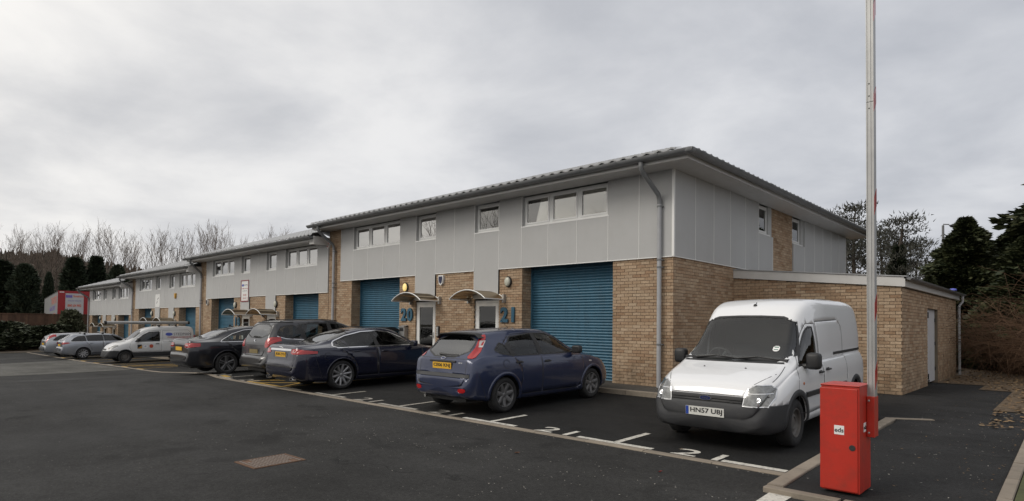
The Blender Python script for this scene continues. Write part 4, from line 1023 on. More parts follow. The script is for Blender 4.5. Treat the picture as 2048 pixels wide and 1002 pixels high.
M_ALLOYD = mat('dirty_alloy', (.17,.17,.175), .5, metal=.55, var=.15, vscale=12, dirt=(.06,.055,.05,.6), dscale=9)
M_STEELW = mat('steel_wheel', (.11,.105,.10), .6, metal=.3, var=.2, vscale=12, dirt=(.22,.16,.12,.4), dscale=9)
M_BRAKE = mat('brake_dark', (.02,.02,.02), .7)
M_TRIM = mat('grey_bumper_plastic', (.028,.029,.032), .6, var=.12, vscale=6, dirt=(.05,.047,.043,.5), dscale=4, bump=.1, bscale=200)
M_CHROME = mat('chrome', (.75,.75,.76), .12, metal=1)
M_CARGL = glass('car_glass', (.70,.74,.72), .0); M_WSCR = glass('windscreen_glass', (.80,.85,.84), .02)
M_CARGLD = glass('privacy_glass', (.22,.235,.23), .01)
M_CARGLB = glass('rear_glass', (.42,.46,.44), .13)
M_INT = mat('cabin_trim', (.050,.050,.052), .85, var=.15)
M_SEAT = mat('seat_fabric', (.060,.060,.066), .95, var=.15)
M_TAIL = mat('red_lamp', (.36,.006,.008), .15, coat=.8, var=.12, vscale=40)
M_TAILC = mat('clear_lamp', (.50,.47,.46), .15, coat=.8, var=.15, vscale=50)
M_HEAD = mat('headlamp_reflector', (.22,.225,.225), .22, metal=.6, coat=.8, var=.45, vscale=26)
M_HEADL = glass('headlamp_lens', (.80,.81,.80), .10, .02)
M_AMBER = mat('amber_lamp', (.45,.12,.02), .25, coat=.6)
M_YPLATE = mat('yellow_plate', (.70,.40,.03), .4); M_WPLATE = mat('white_plate', (.66,.66,.63), .4, dirt=(.3,.29,.26,.4), dscale=20)
M_EU = mat('plate_blue', (.015,.05,.30), .4); M_BADGE = mat('badge_blue', (.012,.02,.09), .3, coat=.5)
def wheel(par, x, y, r, rimr, nsp, w, m_rim, style, sgn):
    """tyre and rim at an axle end; sgn = outward y direction"""
    M = Matrix.Translation((x, y, r)) @ Matrix.Rotation(-sgn*PI/2, 4, 'X')      # local z -> outward
    t = w/2; b = MB()
    b.lathe([(rimr,-t*.9),(rimr+.02,-t),(r-.03,-t),(r-.004,-t*.72),(r,-t*.3),(r,t*.3),(r-.004,t*.72),(r-.03,t),(rimr+.045,t*1.04),(rimr+.012,t*.98),(rimr-.002,t*.86)], 40, M)
    tyre = b.build('wheel', M_TYRE, par); auto_smooth(tyre, 50)
    b = MB(); b.lathe([(rimr-.002,t*.86),(rimr-.004,t*.93),(rimr-.014,t*.93),(rimr-.022,t*.80),(rimr-.03,-t*.6)], 40, M)
    zf = t*.78 if style != 'steel' else t*.45
    if style == 'steel':
        b.lathe([(rimr-.028,t*.60),(rimr-.05,t*.35),(rimr*.66,t*.25),(rimr*.60,t*.52),(rimr*.42,t*.62),(rimr*.38,t*.50),(.001,t*.52)], 30, M)
        for k in range(12):
            a = 2*PI*k/12; b.lathe([(.001,.002),(.013,.002),(.013,-.02)], 8, M @ Matrix.Translation((rimr*.72*math.cos(a), rimr*.72*math.sin(a), t*.30)))
    else:
        for k in range(nsp):
            for dv in ((-1, 1) if style == 'twin' else (0,)):
                a = 2*PI*(k+.25)/nsp; w0 = .030 if style != 'wide' else .042; w1 = .022 if style == 'thin' else (.034 if style != 'twin' else .014)
                if style == 'twin': w0 = .012
                R = M @ Matrix.Rotation(a, 4, 'Z'); ro = rimr-.018; ri = .045; zf0, zf1 = t*.62, t*.88; off = dv*.024; off1 = dv*.038
                P = [(ri,off-w0,zf0),(ri,off+w0,zf0),(ro,off1+w1,zf1),(ro,off1-w1,zf1)]
                V = [R @ Vector(p) for p in P]+[R @ Vector((p[0], p[1]*1.25, p[2]-.045)) for p in P]
                mid = [R @ Vector((p[0], p[1]*.6, p[2]+.008)) for p in P]
                b.add(V+mid, [(0,1,9,8),(1,2,10,9),(2,3,11,10),(3,0,8,11),(8,9,10,11),(0,4,5,1),(1,5,6,2),(2,6,7,3),(3,7,4,0)])
        b.lathe([(.001,t*.74),(.030,t*.74),(.036,t*.70),(.062,t*.60),(.066,t*.2)], 20, M)
        for k in range(5):
            a = 2*PI*(k+.5)/5; b.lathe([(.001,.004),(.008,.004),(.008,-.02)], 6, M @ Matrix.Translation((.05*math.cos(a), .05*math.sin(a), t*.64)))
    rim = b.build('rim', m_rim, tyre); auto_smooth(rim, 40)
    b = MB(); b.lathe([(rimr-.025,t*.1),(rimr*.55,t*.14),(.001,t*.14)], 24, M); b.build('brake_disc', M_BRAKE, tyre, smooth=True)
    return tyre
def plate(par, txt, o, xd, yd, m, w=.52, h=.111, eu=True, sc=1.0):
    F = frame(o, xd, yd); b = MB(); b.box(-w/2,w/2,-h/2,h/2,-.004,.006); me = b.mesh('number_plate', m); me.transform(F); p = link('number_plate', me, par)
    if txt: text_obj('registration', txt, .098, M_INK, p, F @ Matrix.Translation((.022 if eu else 0, 0, .0075)), ext=.0008, bold=.0022, fit=(w-(.085 if eu else .05), .079))
    if eu: b = MB(); b.box(-w/2+.002,-w/2+.042,-h/2+.002,h/2-.002,.006,.0072); me = b.mesh('plate_band', M_EU); me.transform(F); link('plate_band', me, p)
    return p
def badge(par, o, xd, yd, rx, ry, m, name='badge', rim=True):
    F = frame(o, xd, yd); b = MB(); b.prism(oval(rx, ry), 'z', -.01, .008); me = b.mesh(name, M_CHROME if rim else m); me.transform(F); g = link(name, me, par)
    if rim: b = MB(); b.prism(oval(rx*.86, ry*.80), 'z', .008, .0095); me = b.mesh('badge_face', m); me.transform(F); link('badge_face', me, g)
    return g
def build_car(name, spec):
    root = empty(name); c = Car(spec); P = spec['paint']; wb = spec['wb']; r = spec['r']; hwm = spec['hwm']
    gm = spec.get('glass', {}); ids = []
    # openings in the order: glass, lamps, plastics, doors, arches
    fr = lambda z0, x0=None, x1=None: (lambda f: True)
    rx0, rx1 = spec['rear_x']; wx0, wx1 = spec['ws_x']
    for ax_ in (0, wb):
        ra = r+spec.get('arch', .045); poly = [(ax_+ra*math.cos(2*PI*k/40), r*.99+ra*math.sin(2*PI*k/40)) for k in range(40)]
        c.cut(poly, 'side', sel=lambda q: abs(q.y) > hwm*.55, drop=True)
    if spec.get('ws'):
        i = c.cut(spec['ws'], 'end', sel=lambda q: wx0 < q.x < wx1, fsel=lambda f: f.normal.z > .12 and f.normal.x > .15, rnd_=1); ids.append((i, 'windscreen', gm.get('ws', M_WSCR), .004, False))
    if spec.get('rw'):
        i = c.cut(spec['rw'], 'end', sel=lambda q: rx0 < q.x < rx1, fsel=lambda f: f.normal.x < -.1, rnd_=1); ids.append((i, 'rear_window', gm.get('rw', M_CARGLB), .004, False))
    sg = lambda q: abs(q.y) > spec.get('gy', .45)
    for w in spec.get('sw', []):
        i = c.cut(w[0], 'side', sel=sg, fsel=lambda f: abs(f.normal.y) > .35, rnd_=w[1]); ids.append((i, 'side_window', w[2] if len(w) > 2 else M_CARGL, .004, True))
    for rg in spec.get('regions', []):     # (name, poly, proj, sel, material, push, split, rnd)
        i = c.cut(rg[1], rg[2], sel=rg[3], rnd_=rg[7]); ids.append((i, rg[0], rg[4], rg[5], rg[6]))
    doors = []
    for dpoly in spec.get('doors', []):
        i = c.cut(dpoly, 'side', sel=lambda q: abs(q.y) > hwm*.5, fsel=lambda f: abs(f.normal.y) > .25, rnd_=0); doors.append(i)
    bm = c.bm; bm.normal_update()
    body = None
    o_ = c.take(0, 'body', [P, M_INT], root, thick=.018); body = o_
    for i, nm, m, push, sp_ in ids:
        c.take(i, nm, m, root, push=-push if 'window' in nm or 'windscreen' in nm else push, split=sp_)
    dobj = []
    for i in doors: dobj += c.take(i, 'door', [P, M_INT], root, thick=.018, split=True)
    # dark lines where panels meet
    b = MB()
    for dpoly in spec.get('doors', []):
        for s_ in (1, -1): c.ribbon(dpoly, 'side', .009, .0012, b, s_, closed=True, step=.04)
    for ln, proj, s_ in spec.get('gaps', []):
        for q in ((1,-1) if proj == 'side' and s_ == 0 else (s_,)): c.ribbon(ln, proj, .009, .0012, b, q, step=.04)
    if b.v: b.build('panel_gap', M_BLACK, body)['kind'] = 'stuff'
    # rubber or bright trims round the glass
    for nm, lines, w, off, m in spec.get('trims', []):
        for ln, proj, closed in lines:
            for q in ((1,-1) if proj == 'side' else (spec.get('trimsg', -1),)):
                b = MB(); c.ribbon(ln, proj, w, off, b, q, closed=closed, step=.03); b.build(nm, m, body, smooth=False)
    b = MB()
    rw = chaikin(spec['rw'], 1) if spec.get('rw') else None
    if rw: c.ribbon(rw, 'end', .035, .0015, b, -1, closed=True)
    if spec.get('ws'): c.ribbon(chaikin(spec['ws'], 1), 'end', .04, .0015, b, 1, closed=True)
    for w in spec.get('sw', []):
        for q in (1, -1): c.ribbon(chaikin(w[0], w[1]) if w[1] else w[0], 'side', .03, .0015, b, q, closed=True)
    b.build('window_seal', M_BLACK, body)['kind'] = 'stuff'
    # wheel wells and arch lips
    for ax_ in (0, wb):
        ra = r+spec.get('arch', .045)
        for s_ in (1, -1):
            b = MB(); lip = MB()
            arc = [(ax_+(ra+.012)*math.cos(a), r*.99+(ra+.012)*math.sin(a)) for a in np.linspace(-.18, PI+.18, 26)]
            H = [c.hit(u, v, 'side', s_)[0] for u, v in arc]
            yv = [h.y if h else s_*(hwm-.03) for h in H]; yi = s_*(hwm-.36); vs = []
            for (u, v), y in zip(arc, yv): vs += [(u, y-s_*.012, v), (u, yi, v)]
            b.add(vs, [(2*i, 2*i+1, 2*i+3, 2*i+2) for i in range(len(arc)-1)])
            b.add([(u, yi, v) for u, v in arc], [tuple(range(len(arc)))])
            fl = spec.get('flare', (.030, .004))
            arc2 = [(ax_+(ra+fl[0]/2-.004)*math.cos(a), r*.99+(ra+fl[0]/2-.004)*math.sin(a)) for a in np.linspace(-.25 if fl[0] < .05 else -.32, PI+.25 if fl[0] < .05 else PI+.32, 34)]
            c.ribbon(arc2, 'side', fl[0], fl[1], lip, s_, step=.05)
            b.build('wheel_arch', M_BLACK, body)
            lo = lip.build('arch_lip', spec.get('flarem', P), body); lo.data.polygons.foreach_set('use_smooth', [True]*len(lo.data.polygons))
    # floor pan and cabin
    bx0, bx1 = spec['top'][0][0]+.18, spec['top'][-1][0]-.2; zf = spec.get('floor', .22)
    b = MB(); b.box(bx0, bx1, -hwm+.40, hwm-.40, zf, zf+.10); b.build('underbody', M_BLACK, root)
    cab = spec.get('cabin')
    if cab:
        xa, xb, zf2, zsb = cab['x0'], cab['x1'], cab['floor'], cab['seat']
        b = MB(); b.box(xa, xb, -hwm+.15, hwm-.15, zf2-.02, zf2+.02); b.box(xb-.28, xb+.10, -hwm+.17, hwm-.17, zf2, zsb+.36); b.build('dashboard', M_INT, root)
        for sx in cab['rows']:
            for sy in (-.36, .36):
                b = MB(); b.bbox(sx-.02, sx+.48, sy-.24, sy+.24, zsb-.18, zsb, .05); b.bbox(sx-.16, sx+.02, sy-.235, sy+.235, zsb-.12, zsb+.52, .06); b.bbox(sx-.17, sx-.06, sy-.12, sy+.12, zsb+.55, zsb+.74, .045)
                b.build('seat', M_SEAT, root, smooth=False)
        sx = cab['rows'][-1]; b = MB(); Mw = Matrix.Translation((xb-.36, cab.get('steer', -.36), zsb+.30)) @ Matrix.Rotation(math.radians(-65), 4, 'Y')
        ring = [Mw @ Vector((.18*math.cos(2*PI*k/20), .18*math.sin(2*PI*k/20), 0)) for k in range(21)]; b.tube(ring, .014, 6); b.tube([Mw @ Vector((0,0,0)), Mw @ Vector((0,0,.2))], .03, 6); b.tube([Mw @ Vector((-.17,0,0)), Mw @ Vector((.17,0,0))], .018, 6); b.build('steering_wheel', M_INT, root)
    # wheels
    for ax_ in (0, wb):
        for s_ in (1, -1):
            h = c.hit(ax_, r+r+.12, 'side', s_)[0]; yy = (abs(h.y) if h else hwm)-.022-spec['tw_']/2
            wheel(root, ax_, s_*yy, r, spec['rim'], spec['nsp'], spec['tw_'], spec['rimm'], spec['style'], s_)
    # mirrors and handles
    for m_ in spec.get('mirrors', []):
        mx, mz, mm, sz = m_
        for s_ in (1, -1):
            h = c.hit(mx, mz-.05, 'side', s_)[0]; y = abs(h.y) if h else hwm
            b = MB(); b.bbox(mx-.06*sz, mx+.07*sz, s_*(y+.05), s_*(y+.05+.20*sz), mz-.02-.06*sz, mz-.02+.09*sz, .035, 3)
            if s_ < 0: b.v = [(a, d, e) for a, d, e in b.v]
            mo = b.build('door_mirror', mm, root); auto_smooth(mo, 50)
            b = MB(); b.tube([(mx, s_*(y-.02), mz-.06), (mx, s_*(y+.08), mz-.03)], .022, 6); b.box(mx-.064*sz, mx-.058*sz, s_*(y+.075), s_*(y+.03+.19*sz), mz-.02-.035*sz, mz-.02+.065*sz); b.build('mirror_glass', M_BLACK, mo)
    for hx, hz, mm, ln in spec.get('handles', []):
        for s_ in (1, -1):
            h, n_ = c.hit(hx, hz, 'side', s_)
            if not h: continue
            y = h.y; b = MB(); b.tube([(hx-ln/2, y+s_*.004, hz), (hx-ln/2+.02, y+s_*.028, hz+.003), (hx+ln/2-.02, y+s_*.028, hz+.003), (hx+ln/2, y+s_*.004, hz)], .014, 6)
            b.add([(hx-ln*.42,y+s_*.002,hz-.03),(hx+ln*.42,y+s_*.002,hz-.03),(hx+ln*.42,y+s_*.002,hz+.025),(hx-ln*.42,y+s_*.002,hz+.025)], [(0,1,2,3)])
            best = min(dobj, key=lambda d: (sum((Vector(v.co)-Vector((hx, y, hz))).length for v in d.data.vertices[:40])), default=root)
            b.build('door_handle', mm, best)
    return root, c, body
def place(root, x, y, rz, label, group=None, cat='car', z=None, pitch=0):
    root.location = (x, y, GZ(x, y)+.002 if z is None else z); root.rotation_euler = (0, pitch, rz)
    tag(root, label, cat, group or 'vehicles parked in the bays')
P_WHITE = paint('white_paint', (.76,.77,.79), 0, rough=.4, dirt=.05, dcol=(.22,.20,.17))
P_FBLUE = paint('mid_blue_paint', (.013,.024,.074), .3, rough=.3, dirt=.14, dcol=(.075,.072,.075))
P_NAVY = paint('navy_paint', (.006,.008,.026), .25, rough=.25, dirt=.03, dcol=(.06,.055,.05))
P_CHAR = paint('charcoal_paint', (.024,.025,.032), .4, rough=.3, dirt=.22, dcol=(.085,.08,.07))
P_BLK = paint('black_blue_paint', (.010,.011,.017), .35, rough=.28, dirt=.07, dcol=(.06,.056,.05))
P_SILV = paint('silver_paint', (.30,.32,.36), .55, rough=.32, dirt=.14, dcol=(.16,.15,.14))
P_SILV2 = paint('pale_silver_paint', (.36,.38,.41), .5, rough=.32, dirt=.14, dcol=(.16,.15,.14))
P_VANW = paint('grubby_white_paint', (.66,.67,.68), 0, rough=.45, dirt=.16, dcol=(.20,.18,.155))
def mir(poly): return [(-a, b) for a, b in poly][::-1]
def both(name, poly, sel, m, push=.003, rnd_=1):
    return [(name, poly, 'end', sel, m, push, False, rnd_), (name, mir(poly), 'end', sel, m, push, False, rnd_)]
def on_shell(c, u, v, proj, sg):
    h, n = c.hit(u, v, proj, sg); return h, n
def rear_plate(root, c, txt, z, m=M_YPLATE, sg=-1, y=0, w=.52, eu=False, off=.012):
    h, n = c.hit(y, z, 'end', sg); xd = Vector((0,sg,0)); yd = Vector((0,0,1)); o = h+Vector((sg*off, 0, 0))
    return plate(root, txt, o, xd, yd, m, w=w, eu=eu)
def light_part(c, parent, poly, proj, sg, m, off=.006, name='lens', rnd_=1):
    b = c.patch(poly, proj, off, sg, rnd_)
    if b.v: return b.build(name, m, parent)
def find(root, nm): return [o for o in root.children if o.name.split('.')[0] == nm]
# ---- blue hatchback
RX = lambda a: (lambda q: q.x < a)
FX = lambda a: (lambda q: q.x > a)
tl = [(.575,.985),(.735,.985),(.70,1.08),(.64,1.22),(.575,1.35),(.54,1.395),(.515,1.385),(.555,1.25),(.60,1.10)]
spec = dict(paint=P_FBLUE, wb=2.64, r=.318, rim=.222, nsp=7, tw_=.205, rimm=M_ALLOYD, style='wide', hwm=.915,
  top=[(-.80,.56),(-.795,.63),(-.77,.685),(-.745,.70),(-.735,.74),(-.70,.95),(-.66,1.005),(-.44,1.22),(-.26,1.395),(-.20,1.425),(.1,1.462),(.8,1.492),(1.2,1.485),(1.52,1.44),(2.28,1.055),(2.40,1.02),(3.0,.89),(3.32,.78),(3.48,.66),(3.545,.54),(3.55,.42)],
  belt=[(-.80,.5),(-.735,.70),(-.68,.92),(-.4,1.0),(.2,.985),(2.2,.93),(3.0,.80),(3.55,.40)], bot=[(-.80,.33),(-.6,.26),(0,.20),(2.64,.19),(3.2,.20),(3.55,.27)],
  hw=[(-.80,.60),(-.77,.69),(-.70,.78),(-.55,.845),(-.25,.895),(.2,.915),(2.3,.915),(2.9,.895),(3.2,.83),(3.42,.70),(3.55,.50)],
  tw=[(-.80,.56),(-.7,.64),(-.45,.60),(-.2,.56),(.4,.585),(1.4,.575),(1.6,.575),(2.28,.70),(3.0,.64),(3.3,.55),(3.55,.40)],
  rear_x=(-.72,-.15), ws_x=(1.4,2.42), ws=[(-.66,1.06),(.66,1.06),(.55,1.425),(-.55,1.425)], rw=[(-.56,1.005),(.56,1.005),(.50,1.385),(-.50,1.385)],
  sw=[([(2.16,1.0),(1.06,1.0),(1.03,1.40),(1.42,1.385),(1.72,1.27)],0),([(.98,1.0),(.30,1.005),(.18,1.20),(.34,1.345),(.96,1.40)],0),([(.24,1.01),(-.06,1.06),(-.16,1.12),(.02,1.24),(.13,1.20)],0)],
  regions=both('tail_lamp', tl, lambda q: q.x < .02, M_TAIL, .006, 1)
     +[('bumper_strip', [(-.72,.655),(.72,.655),(.72,.715),(-.72,.715)], 'end', RX(-.66), M_TRIM, .006, False, 0)]
     +both('reflector', [(.50,.395),(.66,.40),(.67,.475),(.50,.47)], RX(-.5), M_TAIL, .004)+both('headlamp', [(.40,.70),(.62,.72),(.74,.90),(.55,.80),(.40,.76)], FX(2.95), M_HEAD),
  doors=[[(2.36,.40),(2.30,.95),(1.74,1.30),(1.42,1.42),(1.01,1.43),(1.015,.30),(2.1,.29)],[(.99,.30),(.99,1.43),(.34,1.375),(.08,1.21),(.26,.99),(.42,.80),(.44,.55),(.30,.30)]],
  gaps=[([(-.62,.72),(-.62,.975),(.62,.975),(.62,.72)],'end',-1),([(-.62,.712),(.62,.712)],'end',-1),([(2.42,.95),(3.2,.80)],'side',0),([(-.44,.26),(-.52,.50),(-.60,.70)],'side',0)],
  flare=(.060,.010), trims=[('pillar_trim', [([(1.045,1.0),(.995,1.405)],'side',False)], .11, .003, M_BLACK), ('pillar_trim', [([(.275,1.0),(.20,1.14),(.20,1.23)],'side',False)], .10, .003, M_BLACK)],
  handles=[(1.16,.865,M_BLACK,.17),(.36,.885,M_BLACK,.17)], mirrors=[(2.02,1.06,M_BLACK,1.0)],
  cabin=dict(x0=-.1,x1=2.0,floor=.34,seat=.56,rows=[.30,1.18],steer=-.36))
FOC, c, body = build_car('hatchback', spec)
sp_ = MB(); vs = []
for i in range(13):                       # roof spoiler lip
    y = -.58+1.16*i/12; h, n = c.hit(-.22, y, 'top'); k = 1-(abs(y)/.58)**4*.5
    vs += [(-.16, y, h.z+.012), (-.34-.05*k, y, h.z+.012-.01), (-.34-.05*k, y, h.z-.012), (-.20, y, h.z-.06)]
sp_.add(vs, [(4*i+j, 4*i+4+j, 4*i+4+(j+1) % 4, 4*i+(j+1) % 4) for i in range(12) for j in range(4)]); sp_.build('roof_spoiler', M_BLACK, FOC, smooth=False)
pl = rear_plate(FOC, c, 'CE06 KNJ', .845, w=.50)
h, n = c.hit(0, .975, 'end', -1); badge(FOC, h+n*.004, (0,-1,0), n.cross(Vector((0,-1,0))), .062, .026, M_BADGE)
h, n = c.hit(0, .925, 'end', -1); b = MB(); b.bbox(h.x-.022, h.x+.01, -.35, .35, .905, .94, .01); b.build('tailgate_grip', M_TRIM, FOC)
b = MB(); p0, _ = c.hit(.10, 1.02, 'end', -1); p1, _ = c.hit(-.34, 1.045, 'end', -1); b.tube([p0+Vector((-.03,0,.03)), p0+Vector((-.02,-.15,.02)), p1+Vector((-.02,0,0))], [.028,.016,.008], 6); b.build('rear_wiper', M_BLACK, FOC)
for o_, s_ in zip(find(FOC, 'tail_lamp'), (1, -1)): light_part(c, o_, [(s_*a, z) for a, z in [(.61,1.17),(.665,1.17),(.615,1.285),(.565,1.285)]], 'end', -1, M_TAILC, .009, 'reversing_lens', 0)
b = MB(); b.tube([(-.76,.45,.27),(-.60,.45,.28)], .028, 10); b.build('exhaust', M_STEEL, FOC)
b = MB(); b.tube([(1.0,0,1.49),(.78,0,1.66)], .004, 4); b.build('aerial', M_BLACK, FOC)
h, n = c.hit(.02, .87, 'side', -1); b = MB(); b.lathe([(.075,.0008),(.082,.0008),(.082,.0),(.075,0)], 24, frame(h+n*.001, (1,0,0), n.cross(Vector((1,0,0))))); b.build('fuel_flap', M_BLACK, body)
h, n = c.hit(2.55, .80, 'side', -1); b = MB(); b.bbox(2.51,2.59,h.y-.008,h.y+.004,.785,.815,.003); b.build('side_repeater', M_TAILC, FOC)
text_obj('badge_lettering', 'FOCUS', .030, M_CHROME, FOC, (lambda q: frame(q[0]+q[1]*.003, (0,-1,0), q[1].cross(Vector((0,-1,0)))))(c.hit(-.47,.905,'end',-1)), ext=.001)
place(FOC, -1.66, -4.65, PI/2, 'mid blue five door hatchback parked before the door marked 21', pitch=-.019)
# ---- navy saloon
dlo = [(2.20,.985),(-.10,.985),(-.20,1.03),(-.06,1.14),(.25,1.255),(.70,1.345),(1.15,1.365),(1.50,1.325),(1.85,1.19)]
tl = [(.47,.86),(.90,.865),(.93,.90),(.80,.965),(.60,.985),(.52,.97)]
spec = dict(paint=P_NAVY, wb=2.909, r=.345, rim=.262, nsp=10, tw_=.245, rimm=M_ALLOY, style='thin', hwm=.937, soft=.11,
  top=[(-1.13,.52),(-1.125,.62),(-1.10,.70),(-1.075,.88),(-1.045,1.0),(-1.00,1.055),(-.9,1.065),(-.55,1.085),(-.42,1.105),(.20,1.315),(.62,1.405),(1.0,1.44),(1.35,1.435),(1.65,1.39),(2.42,1.01),(2.55,.975),(3.2,.87),(3.6,.75),(3.76,.60),(3.80,.45)],
  belt=[(-1.13,.48),(-1.04,.90),(-.9,.965),(-.4,.985),(.2,.965),(2.3,.915),(3.2,.78),(3.80,.42)], bot=[(-1.13,.36),(-.9,.25),(0,.19),(2.9,.18),(3.5,.2),(3.80,.28)],
  hw=[(-1.13,.62),(-1.10,.72),(-1.03,.795),(-.85,.865),(-.5,.915),(.1,.937),(2.4,.93),(3.1,.895),(3.45,.80),(3.68,.66),(3.80,.46)],
  tw=[(-1.13,.58),(-1.0,.68),(-.6,.655),(-.3,.60),(.3,.55),(1.2,.555),(1.7,.56),(2.42,.70),(3.2,.62),(3.6,.5),(3.80,.38)],
  rear_x=(-.62,.6), ws_x=(1.5,2.6), ws=[(-.66,1.01),(.66,1.01),(.54,1.38),(-.54,1.38)], rw=[(-.60,1.10),(.60,1.10),(.50,1.39),(-.50,1.39)],
  sw=[([(2.14,.99),(1.05,.99),(1.02,1.35),(1.16,1.36),(1.50,1.318),(1.83,1.185)],0),([(.98,.99),(.24,.99),(.12,1.19),(.26,1.25),(.70,1.338),(.95,1.355)],0),([(.19,.99),(-.08,.99),(-.15,1.03),(-.03,1.125),(.07,1.17)],0)],
  regions=both('tail_lamp', tl, lambda q: q.x < -.60, M_TAIL, .006, 1)+both('headlamp', [(.45,.62),(.70,.64),(.72,.74),(.50,.70)], FX(3.2), M_HEAD)
     ,
  doors=[[(2.45,.40),(2.38,.93),(1.86,1.20),(1.50,1.34),(1.15,1.385),(1.00,1.375),(1.02,.30),(2.3,.28)],[(1.0,.30),(.98,1.375),(.25,1.275),(.06,1.18),(-.02,.97),(.30,.72),(.42,.50),(.38,.30)]],
  gaps=[([(-.66,1.03),(-.60,.62),(.60,.62),(.66,1.03)],'end',-1),([(-.5,.25),(-.62,.60),(-.70,.86)],'side',0)],
  trims=[('chrome_trim', [(dlo,'side',True)], .030, .006, M_CHROME), ('pillar_trim', [([(1.03,1.0),(.985,1.34)],'side',False)], .10, .003, M_BLACK), ('bumper_crease', [([(-.74,.575),(.74,.575)],'end',False)], .035, .010, P_CHAR)],
  handles=[(1.20,.86,P_NAVY,.19),(.36,.885,P_NAVY,.19)], mirrors=[(2.05,1.03,P_NAVY,1.0)], glass=dict(rw=M_CARGLB),
  cabin=dict(x0=-.2,x1=2.1,floor=.32,seat=.52,rows=[.32,1.28]))
XF, c, body = build_car('saloon_car', spec)
h, n = c.hit(0, .985, 'end', -1)
b = MB(); c.ribbon([(-.50,.955),(.50,.955)], 'end', .055, .012, b, -1); b.build('chrome_bar', M_CHROME, XF)
rear_plate(XF, c, 'JK08 ZYG', .845, w=.50, off=.004)
b = MB(); c.ribbon([(-.34,.91),(-.31,.775),(.31,.775),(.34,.91)], 'end', .02, .006, b, -1); b.build('plate_surround', P_CHAR, XF)
b = MB(); h, n = c.hit(.02, 1.012, 'end', -1); b.tube([h+Vector((-.01,.10,.012)), h+Vector((-.014,0,.0)), h+Vector((-.01,-.10,-.015))], [.006,.014,.005], 6); b.build('badge', M_CHROME, XF)
for s_ in (1, -1):
    b = MB(); b.lathe([(.030,.06),(.05,.06),(.05,-.02),(.042,-.02)], 16, Matrix.Translation((-1.06, s_*.58, .30)) @ Matrix.Rotation(-PI/2, 4, 'Y') @ Matrix.Diagonal((.8,1.5,1,1))); b.build('exhaust', M_CHROME, XF)
for o_, s_ in zip(find(XF, 'tail_lamp'), (1, -1)): light_part(c, o_, [(s_*a, z) for a, z in [(.56,.905),(.68,.905),(.70,.945),(.60,.955)]], 'end', -1, M_TAILC, .009, 'reversing_lens', 0)
h, n = c.hit(-.38, .80, 'side', -1); b = MB(); b.lathe([(.082,.0008),(.089,.0008),(.089,.0),(.082,0)], 24, frame(h+n*.001, (1,0,0), n.cross(Vector((1,0,0))))); b.build('fuel_flap', M_BLACK, body)
place(XF, -6.90, -4.76, PI/2, 'navy saloon with chrome edged windows parked before the door marked 20', pitch=-.019)
# ---- charcoal people carrier
tl = [(.60,.88),(.80,.88),(.845,1.02),(.885,1.16),(.80,1.17),(.66,1.13)]
spec = dict(paint=P_CHAR, wb=2.727, r=.330, rim=.225, nsp=8, tw_=.215, rimm=M_ALLOYD, style='wide', hwm=.918, soft=.12,
  top=[(-.90,.50),(-.895,.60),(-.87,.645),(-.80,.66),(-.785,.72),(-.755,1.02),(-.715,1.12),(-.58,1.40),(-.47,1.545),(-.40,1.575),(.2,1.62),(.9,1.635),(1.3,1.61),(1.6,1.54),(2.5,1.13),(2.62,1.09),(3.1,.97),(3.4,.84),(3.54,.68),(3.60,.45)],
  belt=[(-.90,.47),(-.79,.70),(-.74,1.0),(-.4,1.08),(.5,1.06),(2.4,.99),(3.1,.84),(3.60,.42)], bot=[(-.90,.34),(-.7,.28),(0,.22),(2.7,.21),(3.3,.22),(3.60,.3)],
  hw=[(-.90,.66),(-.87,.75),(-.78,.82),(-.6,.87),(-.2,.91),(.4,.918),(2.4,.915),(2.9,.89),(3.3,.80),(3.5,.66),(3.60,.48)],
  tw=[(-.90,.6),(-.75,.70),(-.5,.63),(-.3,.62),(.5,.64),(1.5,.62),(2.5,.72),(3.1,.65),(3.4,.52),(3.60,.40)],
  rear_x=(-.78,-.38), ws_x=(1.5,2.7), ws=[(-.68,1.12),(.68,1.12),(.58,1.53),(-.58,1.53)], rw=[(-.66,1.14),(.66,1.14),(.58,1.52),(-.58,1.52)],
  sw=[([(2.25,1.07),(1.18,1.08),(1.16,1.52),(1.42,1.51),(1.75,1.37)],0),([(1.08,1.085),(.34,1.095),(.24,1.50),(.6,1.535),(1.06,1.525)],0,M_CARGLD),([(.22,1.10),(-.25,1.14),(-.52,1.22),(-.34,1.45),(.12,1.50)],1,M_CARGL)],
  regions=both('tail_lamp', tl, RX(-.42), M_TAIL, .006, 1)+both('headlamp', [(.45,.72),(.70,.74),(.74,.86),(.50,.80)], FX(3.0), M_HEAD),
  doors=[[(2.45,.40),(2.40,1.0),(1.76,1.39),(1.42,1.535),(1.12,1.55),(1.13,.32),(2.3,.30)],[(1.1,.32),(1.09,1.55),(.6,1.56),(.20,1.53),(.26,1.06),(.38,.85),(.36,.55),(.28,.34)]],
  gaps=[([(-.70,.70),(-.66,1.12)],'end',-1),([(.70,.70),(.66,1.12)],'end',-1),([(-.64,.665),(.64,.665)],'end',-1),([(-.66,.93),(.66,.93)],'end',-1)],
  trims=[('chrome_trim', [([(2.25,1.05),(1.1,1.062),(.2,1.075),(-.25,1.11),(-.50,1.185)],'side',False)], .018, .005, M_CHROME), ('pillar_trim', [([(1.14,1.09),(1.10,1.51)],'side',False)], .10, .003, M_BLACK), ('pillar_trim', [([(.28,1.11),(.18,1.49)],'side',False)], .10, .003, M_BLACK)],
  handles=[(1.28,.92,P_CHAR,.19),(.45,.94,P_CHAR,.19)], mirrors=[(2.1,1.12,P_CHAR,1.1)],
  cabin=dict(x0=-.4,x1=2.1,floor=.40,seat=.66,rows=[-.30,.45,1.30]))
MPV, c, body = build_car('people_carrier', spec)
